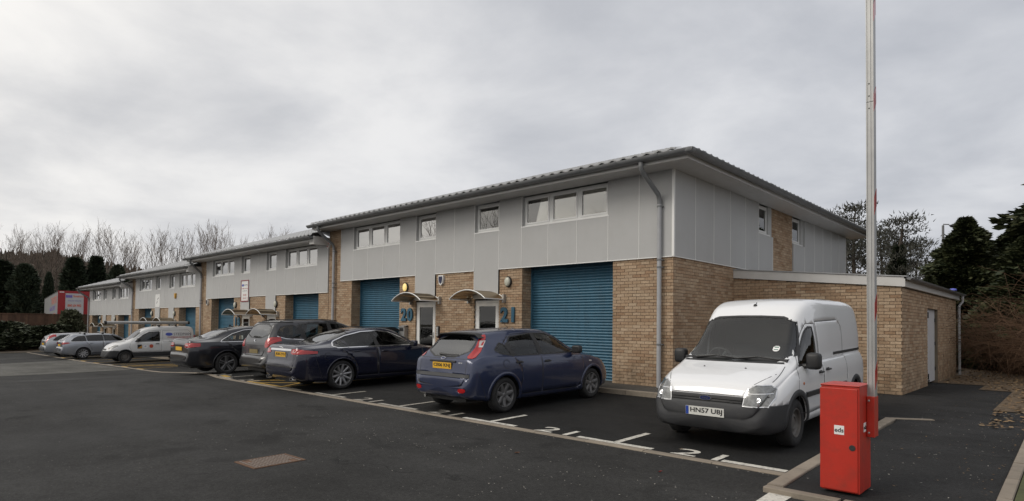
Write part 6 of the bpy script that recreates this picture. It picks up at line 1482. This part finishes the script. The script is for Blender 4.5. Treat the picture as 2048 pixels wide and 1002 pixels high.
M_GREYC = mat('grey_curtain', (.17,.175,.18), .6, var=.08, vscale=1.5); M_LRD = mat('lorry_red', (.27,.010,.014), .45, var=.08, vscale=3); M_WDOOR = mat('white_lorry_door', (.44,.44,.45), .5, var=.06, vscale=2); M_LPUR = mat('lettering_purple', (.10,.06,.36), .5); M_LORED = mat('lettering_orange', (.50,.09,.04), .5)
b = MB(); b.box(-13.5,-.02,0.0,2.5,1.15,3.96); b.build('load_box', M_GREYC, LOR)
b = MB(); b.box(-13.52,-.01,-.02,2.52,3.96,4.02); b.build('roof_edge', M_LAMPR, LOR)
b = MB(); b.box(-.02,.03,-.03,.55,1.1,4.05); b.box(-.02,.03,1.98,2.53,1.1,4.05); b.box(-.02,.03,.55,1.98,3.82,4.05); b.build('rear_frame', M_LRD, LOR)
b = MB(); b.box(-.02,.02,.552,1.978,1.1,3.818); dw_ = b.build('rear_door', M_WDOOR, LOR)
b = MB(); b.box(.03,.05,.1,.45,3.88,3.95); b.build('marker_light', M_PAPER, LOR)
b = MB(); b.box(-13.3,-.3,.2,2.3,.75,1.15); b.build('chassis', M_BLACK, LOR)
for x in (-1.6,-2.9,-4.2):
    for y in (.35, 2.15): b = MB(); b.lathe([(.2,-.2),(.5,-.2),(.52,0),(.5,.2),(.2,.2)], 18, Matrix.Translation((x,y,.52)) @ Matrix.Rotation(PI/2, 4, 'X')); b.build('wheel', M_TYRE, LOR)
FR = lambda y, z: frame((.0235,y,z), (0,1,0), (0,0,1))
for i in range(6):
    b = MB(); b.prism([(.62+.085*i+a, 3.53+c) for a, c in oval(.037,.17,10)], 'x', .021, .024); b.build('logo', M_LPUR, dw_)
text_obj('lettering', 'TRANSPORTS', .24, M_LORED, dw_, FR(1.55,3.54), ext=.001, bold=.008, sx=.56); text_obj('lettering', 'ANGLESEY HAULAGE', .15, M_LPUR, dw_, FR(1.26,3.12), ext=.001, sx=.72); text_obj('lettering', '0845 634 9902', .34, M_LORED, dw_, FR(1.26,2.66), ext=.001, bold=.010, sx=.52)
FL = lambda x, z: frame((x,-.003,z), (1,0,0), (0,0,1))
text_obj('lettering', 'TRANSPORTS', 1.0, M_LORED, LOR, FL(-3.6,3.3), ext=.001, sx=.85); text_obj('lettering', '0845 634 9902', .8, M_LORED, LOR, FL(-4.4,1.75), ext=.001, sx=.9); text_obj('lettering', 'HAULAGE SERVICES', .6, M_LPUR, LOR, FL(-5,2.55), ext=.001)
# ------------------------------------------------------------------ plants
def rv(r, s=1): return Vector((r.uniform(-s,s), r.uniform(-s,s), r.uniform(-s,s)))
def bare_tree_meshes(seed, h, crown=.35, spread=.45, n1=26, n2=6, n3=4, tw=.02, tr=.16):
    r = random.Random(seed); T = MB(); Bb = MB(); pts = [Vector((0,0,-.3))]; d = Vector((0,0,1))
    for i in range(9): d = (d+rv(r,.06)).normalized(); d.z = abs(d.z); pts.append(pts[-1]+d*(h*.92/9))
    rad = [tr*(1-.92*i/9) for i in range(10)]; T.tube(pts, rad, 7)
    def at(t):
        u = t*9; i = min(int(u), 8); return pts[i].lerp(pts[i+1], u-i), rad[i]+(rad[i+1]-rad[i])*(u-i)
    def limb(p, d, L, R, n, bend, side):
        q = [p]; dd = d.copy()
        for i in range(n): dd = (dd+Vector((0,0,bend))+rv(r,.13)).normalized(); q.append(q[-1]+dd*(L/n))
        Bb.tube(q, [max(tw*.55, R*(1-.85*i/n)) for i in range(n+1)], side, cap=False); return q
    for k in range(n1):
        t = crown+(.97-crown)*(k+r.random())/n1; p, R = at(t); a = r.uniform(0, 2*PI); tilt = r.uniform(.5,1.0)*spread*1.6
        d = Vector((math.cos(a)*tilt, math.sin(a)*tilt, 1)).normalized(); L = h*(.42-.26*(t-crown)/(1-crown))*r.uniform(.7,1.15)
        q = limb(p, d, L, R*.5+.01, 5, .16, 5)
        for j in range(n2):
            s0 = r.randint(1,5); p2 = q[s0]; a2 = r.uniform(0, 2*PI); d2 = ((q[s0]-q[s0-1]).normalized()+Vector((math.cos(a2), math.sin(a2), .25))*.6).normalized(); L2 = L*r.uniform(.25,.5)
            q2 = limb(p2, d2, L2, tw*1.5, 3, .2, 3)
            for m in range(n3):
                p3 = q2[r.randint(1,3)]; d3 = ((q2[3]-q2[0]).normalized()+rv(r,.7)).normalized(); limb(p3, d3, L2*r.uniform(.3,.6), tw, 2, .2, 3)
    return T.mesh('trunk', M_BARK, smooth=True, fix=False), Bb.mesh('crown', M_TWIG, fix=False)
def plant(name, parts, loc, sc, rz, label, cat, group):
    t = empty(name, loc, rz); t.scale = sc if isinstance(sc, (tuple, list)) else (sc,sc,sc); tag(t, label, cat, group)
    for nm, me in parts: link(nm, me, t)
    return t
BT = [bare_tree_meshes(s, 14, crown=.40, spread=.40, n1=22, n2=5, n3=3, tw=.012, tr=.11) for s in (3, 8, 21, 34, 47)]
bare = [(12,470,88),(44,466,92),(70,474,96),(96,463,90),(122,474,98),(150,478,94),(168,470,101),(200,466,92),(240,470,90),(262,480,100),(286,478,95),(312,476,102),(338,474,94),(365,470,99),(388,462,90),(412,455,92),(432,458,97),(452,484,104),(478,487,108),(537,468,112),(-30,468,90),(565,470,120)]
desc = ['slender', 'bushy', 'forked', 'leaning', 'straight', 'sparse', 'dense', 'tall']; places = ['behind the lorry trailer', 'behind the dark conifers', 'above the lowest roof', 'above the third block roof', 'on the bank by the hill', 'beyond the timber fence']
for i, (px, py, D) in enumerate(bare):
    top = pix(px, py, D); H = top.z-.05
    plant('bare_tree', [('trunk', BT[i % 5][0]), ('crown', BT[i % 5][1])], (top.x, top.y, .05), (H/14*rnd.uniform(.85,1.25), H/14*rnd.uniform(.85,1.25), H/14), i*2.1, 'leafless winter tree with upswept twigs in the row before the wooded hill', 'tree', 'bare trees before the hill')
def spray_mesh(name, m, seed, n, prof, size, up=.5, droop=0, lump=.25, jag=3, inner=.35):
    """foliage of many leaf sprays through a crown; prof(t) = radius at height t"""
    r = random.Random(seed); b = MB(); vs = []; fs = []; H = prof['h']; R = prof['r']
    lobes = [(r.uniform(0,2*PI), r.uniform(.0,1), r.uniform(.5,1)) for _ in range(jag*9)]
    for i in range(n):
        t = r.random()**.85; a = r.uniform(0, 2*PI); rr = R(t)
        lf = 0
        for la, lt, ls in lobes:
            da = abs((a-la+PI) % (2*PI)-PI); lf = max(lf, ls*max(0, 1-da*1.3)*max(0, 1-abs(t-lt)*9))
        rad = rr*(1-lump+lump*1.6*lf)*(inner+(1-inner)*r.random()**.45)
        p = Vector((math.cos(a)*rad, math.sin(a)*rad, t*H-droop*rad*.5)); o = Vector((math.cos(a), math.sin(a), up-droop)).normalized()
        d = (o+rv(r,.55)).normalized(); s_ = d.cross(rv(r)).normalized(); L = size*r.uniform(.6,1.5); w = L*r.uniform(.16,.30); k = len(vs)
        vs += [p-d*L*.3-s_*w*.5, p-d*L*.3+s_*w*.5, p+d*L*.35+s_*w, p+d*L*.9, p+d*L*.35-s_*w]; fs.append((k,k+1,k+2,k+3,k+4))
    b.v = [tuple(v) for v in vs]; b.f = fs; b.m = [0]*len(fs); return b.mesh(name, m, fix=False)
def trunk_mesh(h, r0_, r1_=.03):
    b = MB(); b.tube([(0,0,-.3),(.02,.01,h*.4),(-.01,.02,h*.75),(0,0,h)], [r0_,r0_*.75,r0_*.45,r1_], 8); return b.mesh('trunk', M_BARK, smooth=True, fix=False)
cone = dict(h=8.0, r=lambda t: 1.75*(min(1,t*6+.6))*(1-t)**.8+.05); col_ = dict(h=8.0, r=lambda t: 1.35*min(1,t*5+.5)*min(1,(1-t)*3.2)**.6+.04)
CL = [spray_mesh('crown', M_CONL, 5, 9000, cone, .42, up=.9, lump=.3), spray_mesh('crown', M_CONL, 6, 9000, col_, .42, up=1.1, lump=.25), spray_mesh('crown', M_CONL, 9, 9000, cone, .40, up=.8, lump=.35)]
TM8 = trunk_mesh(7.4, .16)
lab = ['broad dark conifer at the end of the row by the road', 'dark column shaped conifer with a rounded top', 'thin ivy dark evergreen between the wider conifers', 'wide dark conical conifer behind the lorry trailer', 'dark conical conifer above the lorry trailer roof', 'small dark conifer above the lowest block roof', 'squat dark evergreen peeping over the third block roof', 'dark conifer at the road end of the bank']
for i, (px, py, D, w, k) in enumerate(((4,526,72,74,0),(50,532,72,46,1),(98,548,78,17,1),(150,520,73,62,0),(193,517,75,58,2),(236,534,74,36,1),(335,560,84,26,1),(-60,520,74,70,2))):
    top = pix(px, py, D); H = top.z-.05; W_ = w*D/1212/(3.5/1.5 if k != 1 else 2.7/1.15)
    plant('conifer', [('trunk', TM8), ('crown', CL[k])], (top.x, top.y, .05), (W_, W_, H/8), i*1.3, lab[i], 'tree', 'dark conifers beyond the fence')
# hill with woodland
ridge = [(-420,500),(-200,503),(0,503),(60,506),(110,503),(160,516),(240,531),(330,545),(430,556),(560,566),(760,590),(1000,612)]
hm = MB(); rows = 10; vs = []
for px, py in ridge:
    top = pix(px, py+6, 225); bs = pix(px, 640, 118); bs.z = .0
    for j in range(rows):
        t = j/(rows-1); p = bs.lerp(top, t); p.z = top.z*(t**.8)+.0; vs.append((p.x, p.y, p.z))
    p = pix(px, py+6, 330); vs.append((p.x, p.y, 2))
rows += 1
hm.add(vs, [(i*rows+j, i*rows+j+1, (i+1)*rows+j+1, (i+1)*rows+j) for i in range(len(ridge)-1) for j in range(rows-1)])
HILL = tag(hm.build('hill', M_HILL, smooth=True, fix=False), 'low brown wooded hill on the skyline', kind='structure')
bv = BVHTree.FromPolygons([Vector(v) for v in hm.v], hm.f)
r = random.Random(5); vs = []; fs = []
for i in range(9000):
    px = r.uniform(-380, 760); py = r.uniform(495, 642); d = (pix(px, py, 1)-CAM).normalized(); hit_ = bv.ray_cast(CAM, d)
    if hit_[0] is None: continue
    p = hit_[0]; H = r.uniform(1.6,3.4); a = r.uniform(0, PI)
    for k in range(4):
        tx = Vector((math.cos(a+k*.8), math.sin(a+k*.8), 0)); q = p+tx*r.uniform(-1.4,1.4)+Vector((0,0,-.5)); w = r.uniform(.12,.5); top = q+Vector((r.uniform(-.6,.6), r.uniform(-.6,.6), H*r.uniform(.6,1.0))); n0 = len(vs)
        vs += [q-tx*w, q+tx*w, top+tx*w*.8, top-tx*w*.3]; fs.append((n0,n0+1,n0+2,n0+3))
b = MB(); b.v = [tuple(v) for v in vs]; b.f = fs; b.m = [0]*len(fs)
M_WOODL = leafmat('winter_woodland', [(.055,.046,.036),(.090,.075,.060),(.12,.10,.082),(.05,.048,.034)], .95)
tag(b.build('woodland', M_WOODL, fix=False), 'leafless woodland covering the far hill', 'woodland', kind='stuff')
# shrubs in the end bed
def shrub_mesh(seed, n, size, m=M_SHRUB, flat=.75):
    return spray_mesh('foliage', m, seed, n, dict(h=1.0*flat*2, r=lambda t: 1.0*math.sqrt(max(.02, 1-(2*t-1)**2*.9))), size, up=.4, lump=.45, jag=4, inner=.3)
SH = [shrub_mesh(31, 2600, .16), shrub_mesh(32, 2600, .14), shrub_mesh(33, 2600, .18)]
SST = MB()
for k in range(7): a = k*.9; SST.tube([(0,0,-.2),(math.cos(a)*.3,math.sin(a)*.3,.6),(math.cos(a)*.55,math.sin(a)*.55,1.1)], [.03,.02,.008], 4)
SSM = SST.mesh('stems', M_BARK, fix=False)
sl = ['low spreading dark shrub at the road end of the bed', 'dark leafy shrub below the timber fence', 'rounded dark shrub beside the pale silver estate', 'tall dark shrub climbing the timber fence', 'loose dark shrub on the bank below the fence']
sh_ = [(-49.0,-12.5,1.5,1.15),(-49.2,-9.6,1.7,1.05),(-50.5,-7.6,1.8,1.35),(-49.3,-6.6,1.3,1.0),(-49.6,-4.9,1.5,1.1),(-50.6,-3.2,1.6,1.2),(-51.5,-5.3,1.7,1.25),(-52.4,-2.0,1.4,1.2),(-49.4,-2.6,1.3,.95),(-52.6,-8.8,1.8,1.4),(-52.9,-11.5,2.0,1.4),(-50.0,-15,2.0,1.2),(-49.0,-8.0,1.0,.75)]
for i, (x, y, s_, hz) in enumerate(sh_):
    plant('shrub', [('stems', SSM), ('foliage', SH[i % 3])], (x, y, bank_z(x, y)-.1), (s_, s_, s_*hz*.52), i*1.7, 'dark evergreen shrub massed in the bed below the timber fence', 'shrub', 'shrubs in the end bed')
M_VARI = leafmat('variegated_leaves', [(.05,.06,.03),(.13,.14,.085),(.035,.045,.022),(.20,.20,.14)])
plant('shrub', [('stems', SSM), ('foliage', shrub_mesh(40, 4200, .13, M_VARI))], (-53.3,-1.05,-.5), (1.15,1.15,1.75), 0, 'tall pale variegated bush at the corner of the lowest block', 'shrub', None)
# bed kerb at the end of the car park
EK = empty('kerb', (0,0,0)); EK['kind'] = 'structure'; EK['label'] = 'concrete kerb edging the shrub bed'
yy = -30
while yy < -1.2: kerb_stone(EK, (-47.4+.02*yy, yy), (-47.4+.02*(yy+.915), yy+.915), .12, lambda X, Y: GZ(X, Y)+.10, drop=.2); yy += .915
# ---- right hand side
rc = dict(h=9.5, r=lambda t: 3.3*min(1,t*4+.35)*(1-t)**.75+.08)
RC = [spray_mesh('crown', M_CON, 51, 60000, rc, .21, up=.25, droop=.25, lump=.62, jag=7, inner=.15), spray_mesh('crown', M_CON, 52, 46000, rc, .21, up=.25, droop=.2, lump=.62, jag=7, inner=.15)]
TM10 = trunk_mesh(9.0, .22)
for i, (x, y, H, w, k, lb) in enumerate(((7.6,19.5,11.6,1.5,0,'tallest dark cypress overhanging the brown brambles'),(3.1,20.5,6.4,.95,1,'dark pointed cypress beside the street lamp'),(5.0,22.0,6.4,1.1,0,'dark cypress filling the gap behind the street lamp cypress'),(5.4,17.2,5.0,1.0,1,'lower dark cypress between the brambles and the outbuilding'),(10.5,18.5,12,1.3,1,'great dark cypress at the end of the verge'),(2.2,17.8,3.7,.50,1,'small dark cypress just behind the outbuilding roof'))):
    plant('cypress', [('trunk', TM10), ('crown', RC[k])], (x, y, -.1), (w, w, H/9.5), i*1.1+.4, lb, 'tree', 'cypresses behind the verge')
# pines further back
def pine_meshes(seed, h):
    r = random.Random(seed); T = MB(); F = MB(); vs = []; fs = []
    T.tube([(0,0,-.3),(.15,.1,h*.35),(-.1,.2,h*.7),(.1,.1,h)], [.24,.19,.12,.04], 7)
    for k in range(34):
        t = .30+.70*(k+r.random())/34; a = r.uniform(0, 2*PI); L = (1-t)**.5*h*.34*r.uniform(.6,1.1)+.7; p = Vector((.05,.12,h*t)); q = [p]; d = Vector((math.cos(a), math.sin(a), r.uniform(.1,.5)))
        for i in range(4): d = (d+rv(r,.25)+Vector((0,0,.05))).normalized(); q.append(q[-1]+d*L/4)
        T.tube(q, [.06*(1-t)+.025,.03,.02,.014,.008], 4, cap=False)
        for c_ in (q[2], q[3], q[4], q[3]+rv(r,.5)):
            for i in range(26):
                o = Vector((r.gauss(0,.50), r.gauss(0,.50), r.gauss(0,.12))); pp = c_+o+Vector((0,0,.15)); dd = (o*.5+Vector((0,0,.5))+rv(r,.5)).normalized(); s_ = dd.cross(rv(r)).normalized()*.05; n0 = len(vs); vs += [pp-s_, pp+s_, pp+dd*.34]; fs.append((n0,n0+1,n0+2))
    F.v = [tuple(v) for v in vs]; F.f = fs; F.m = [0]*len(fs)
    return T.mesh('trunk', M_BARK, fix=False), F.mesh('crown', M_PINE, fix=False)
PN = [pine_meshes(61, 10), pine_meshes(66, 10)]
for i, (px, py, D, k, lb) in enumerate(((1803,449,46,0,'airy pine with an ivy wrapped trunk behind the outbuilding'),(1712,428,52,1,'tall thin pine showing past the roof corner'),(1760,470,56,0,'pine seen between the roof corner and the ivy clad pine'),(1690,470,60,1,'pine half hidden behind the end of the terrace'),(1835,515,60,1,'small pine low behind the outbuilding roof'))):
    top = pix(px, py, D); H = top.z+.1; t = plant('pine', [('trunk', PN[k][0]), ('crown', PN[k][1])], (top.x, top.y, -.1), (H/10*.9, H/10*.9, H/10), i*1.9, lb, 'tree', 'pines behind the outbuilding')
iv = spray_mesh('ivy', M_IVY, 71, 7000, dict(h=6.2, r=lambda t: 1.5*(1-t)**1.1+.22), .26, up=.2, lump=.3)
q_ = pix(1790, 560, 45); t = plant('ivy_clad_trunk', [('trunk', trunk_mesh(7.5,.2)), ('ivy', iv)], (q_.x-.6, q_.y, -.1), (1,1,1.25), 0, 'leaning trunk thick with dark ivy behind the outbuilding', 'tree', None); t.rotation_euler = (-.05, .16, .7)
# brambles
def bramble(seed, n, R, H):
    r = random.Random(seed); b = MB()
    for i in range(n):
        a = r.uniform(0, 2*PI); p = Vector((r.gauss(0,R*.35), r.gauss(0,R*.35), 0)); d = Vector((math.cos(a)*.5, math.sin(a)*.5, 1.1)).normalized(); L = H*r.uniform(.7,1.6); q = [p]
        for k in range(6): d = (d+Vector((math.cos(a)*.07, math.sin(a)*.07, -.22))+rv(r,.16)).normalized(); q.append(q[-1]+d*L/6)
        b.tube(q, [.008,.007,.006,.005,.004,.003,.002], 3, cap=False)
        for k in (2,3,4,5):
            d2 = rv(r).normalized(); b.tube([q[k], q[k]+d2*r.uniform(.2,.5), q[k]+d2*r.uniform(.5,.8)+Vector((0,0,-.15))], [.005,.004,.003], 3, cap=False)
    return b.mesh('canes', M_BROWNTWIG, fix=False)
BRM = [bramble(81, 650, 1.7, 2.6), bramble(82, 600, 1.5, 2.3)]
for i, (x, y, s_, hz, lb) in enumerate(((7.4,11.4,1.15,1.05,'high tangle of rusty brown bramble canes'),(9.2,12.5,1.3,1.2,'brown bramble thicket at the end of the verge'),(5.9,14.0,1.0,1.0,'dull brown bramble beneath the lower cypress'),(7.8,9.0,.8,.85,'sprawling brown bramble at the front of the thicket'))):
    plant('bramble', [('canes', BRM[i % 2])], (x, y, -.05), (s_, s_, s_*hz), i*2, lb, 'bush', 'brambles on the verge')
DK = shrub_mesh(90, 5000, .15, M_CON)
for i, (x, y, s_, hz, lb) in enumerate(((7.2,13.4,2.2,1.0,'dark evergreen undergrowth behind the brambles'),(9.8,14.6,2.6,1.2,'dark evergreen mass behind the tall bramble thicket'),(4.6,15.8,1.6,1.0,'dark evergreen bush before the back fence'),(8.6,10.4,1.2,.6,'low dark evergreen under the bramble canes'))):
    plant('evergreen_bush', [('stems', SSM), ('foliage', DK)], (x, y, -.1), (s_, s_, s_*hz), i*1.3, lb, 'bush', 'evergreens on the verge')
F2 = empty('timber_fence', (2.4,16.6,-.1)); tag(F2, 'dark timber fence behind the brambles and outbuilding', 'fence')
bd = MB(); bd.box(0,.14,-.012,.012,.04,1.85); bme = bd.mesh('board', M_WOOD)
for k in range(58): link('board', bme, F2, (.15*k, rnd.uniform(-.006,.006), rnd.uniform(-.01,.01)))
b = MB(); b.box(0,8.7,.012,.05,.4,.5); b.box(0,8.7,.012,.05,1.4,1.5); b.build('rail', M_WOOD, F2)
# street lamp and overhead cable
q_ = pix(1886, 451, 31); t = empty('street_lamp', (q_.x, q_.y, -.1)); tag(t, 'street lamp with a dark lantern head above the cypress tops', 'street lamp')
b = MB(); b.tube([(0,0,0),(0,0,3),(0,0,q_.z+.1)], [.10,.08,.055], 10); b.tube([(0,0,q_.z+.05),(.02,0,q_.z+.16),(.25,.1,q_.z+.14)], .03, 6); b.build('column', M_GUT, t)
b = MB(); b.lathe([(.001,.10),(.10,.08),(.20,.02),(.22,0),(.16,-.12),(.08,-.17),(.001,-.18)], 16, Matrix.Translation((.52,.2,q_.z+.10)) @ Matrix.Diagonal((1.4,.8,.8,1))); b.build('lantern', M_BLACK, t, smooth=True)
b = MB(); b.tube([(-.1,0,q_.z-.45),(0,-.02,q_.z-.3),(.7,.3,q_.z-1.0)], .025, 5); b.build('bracket', M_GUT, t)
t = empty('overhead_cable', (0,0,0)); p0 = pix(1830,552,46); p1 = pix(1872,510,32); tag(t, 'thin overhead cable rising toward the street lamp', 'cable')
b = MB(); b.tube([p0, p0.lerp(p1,.5)+Vector((0,0,-.15)), p1], .022, 5); b.build('cable', M_BLACK, t)
t = empty('roof_vent', (3.75,11.55,2.56)); tag(t, 'small blue capped vent at the far corner of the outbuilding roof', 'vent')
b = MB(); b.tube([(0,0,0),(0,0,.10)], .05, 12); b.build('pipe', M_PIPE, t); b = MB(); b.lathe([(.001,.17),(.08,.16),(.11,.12),(.11,.10),(.001,.10)], 16); b.build('cap', mat('blue_cap', (.10,.12,.50), .4), t, smooth=True)
# distant lamp over the roofs, far left
q_ = pix(355, 497, 84); t = empty('street_lamp', (q_.x, q_.y, .05)); tag(t, 'thin distant street lamp among the bare trees', 'street lamp')
b = MB(); b.tube([(0,0,0),(0,0,q_.z)], [.09,.05], 6); b.tube([(0,0,q_.z-.05),(-.4,-.2,q_.z+.0),(-1.2,-.5,q_.z-.25)], .035, 5); b.build('column', M_GUT, t); b = MB(); b.bbox(-1.6,-1.1,-.62,-.40,q_.z-.33,q_.z-.22,.03); b.build('lantern', M_GUT, t)
# bare trees across the road behind the photographer (they show in the upper windows)
for x, y, H, rz in ((-41,-37,17,.3),(-56,-40,18,2.0),(-30,-44,16,4.0)):
    k = int(H) % 3; plant('bare_tree', [('trunk', BT[k][0]), ('crown', BT[k][1])], (x, y, -1.0 if x < -20 else -.3), (H/14*1.3, H/14*1.3, H/14), rz, 'leafless tree across the road, seen mirrored in the upper windows', 'tree', 'bare trees across the road')
# ------------------------------------------------------------------ litter and grass
def scatter(name, m, n, fn, size, seed, label, cat, flat=.3):
    r = random.Random(seed); vs = []; fs = []
    for i in range(n):
        q = fn(r)
        if q is None: continue
        p = Vector(q); a = r.uniform(0, 2*PI); s_ = size*r.uniform(.5,1.4); u = Vector((math.cos(a), math.sin(a), r.uniform(-flat,flat)))*s_; v = Vector((-math.sin(a), math.cos(a), r.uniform(-flat,flat)))*s_*.55; k = len(vs)
        p.z += .004+abs(u.z)*.6+abs(v.z)*.6
        vs += [p-u, p-v*.9, p+u, p+v]; fs.append((k,k+1,k+2,k+3))
    b = MB(); b.v = [tuple(v) for v in vs]; b.f = fs; b.m = [0]*len(fs); return tag(b.build(name, m, fix=False), label, cat, kind='stuff')
def vz(x, y): return verge_z(x, y)+.004
def f_verge(r):
    x = r.uniform(3.95, 12); y = r.uniform(-.9, 15)
    if x < 5.6 and y < 6.3: return None
    if x < 4.95 and y < 7.8: return None
    return (x, y, vz(x, y))
scatter('fallen_leaves', M_LITTER, 9000, f_verge, .045, 3, 'brown fallen leaves over the earth verge', 'leaves')
def f_pathlit(r):
    e = r.random()**2.2; y = r.uniform(-6, 7); xr = 6.1 if y < 1.5 else 5.5; x = xr-e*2.2
    return (x, y, PZ(y)+.002) if x > 4.6 or y > 1.6 else None
scatter('path_litter', M_LITTER, 300, f_pathlit, .014, 4, 'scattered dead leaf scraps on the tarmac path', 'leaves', .15)
M_CHIP = mat('pale_grit', (.42,.40,.36), .8)
scatter('grit', M_CHIP, 130, lambda r: (lambda x, y: (x, y, PZ(y)+.002))(r.uniform(4.65,6.1), r.uniform(-6.2,1.4)), .011, 5, 'pale grit chips on the tarmac path', 'grit', .1)
scatter('grit', M_CHIP, 420, lambda r: (lambda x, y: (x, y, GZ(x, y)+.003))(r.uniform(-3,5.5), -6.6-abs(r.gauss(0,1.3))), .009, 6, 'pale grit chips scattered on the road', 'grit', .1)
scatter('grit', M_CHIP, 160, lambda r: (lambda x: (x, ky(x)-abs(r.gauss(0,.12)), GZ(x, -6)+.003))(r.uniform(-8,4.4)), .010, 7, 'pale grit gathered along the kerb', 'grit', .1)
r = random.Random(12); vs = []; fs = []
for i in range(7000):
    x = 6.40+abs(r.gauss(0,1.3)); y = r.uniform(-6.35,-.9); z = PZ(y)+.02+.03*min(1, x-6.28); a = r.uniform(0, 2*PI); h = r.uniform(.02,.07); w = Vector((math.cos(a), math.sin(a), 0))*.005; k = len(vs); p = Vector((x,y,z)); l_ = Vector((r.uniform(-.03,.03), r.uniform(-.03,.03), h)); vs += [p-w, p+w, p+l_]; fs.append((k,k+1,k+2))
b = MB(); b.v = [tuple(v) for v in vs]; b.f = fs; b.m = [0]*len(fs); tag(b.build('grass', M_GRASS, fix=False), 'short mossy grass beside the path kerb', 'grass', kind='stuff')
def leaf_thing(px, py, m, lb, s_=.05):
    q = ray_z(px, py, -.2); b = MB(); b.add([(-s_,0,.004),(-.3*s_,-.5*s_,.012),(s_,0,.02),(.2*s_,.5*s_,.014),(0,0,.002)], [(0,1,4),(1,2,4),(2,3,4),(3,0,4)]); o = b.build('dead_leaf', m, None, loc=(q.x,q.y,GZ(q.x,q.y)+.004)); tag(o, lb, 'leaf')
leaf_thing(1034,907,mat('rust_leaf', (.20,.085,.04), .8),'single rust brown leaf lying on the road before the kerb'); leaf_thing(1320,945,mat('red_leaf', (.45,.03,.02), .6),'tiny bright red leaf lying on the road', .03)
leaf_thing(1362,901,mat('pale_scrap', (.40,.33,.25), .8),'pale crumpled paper scrap beside the painted number', .04)
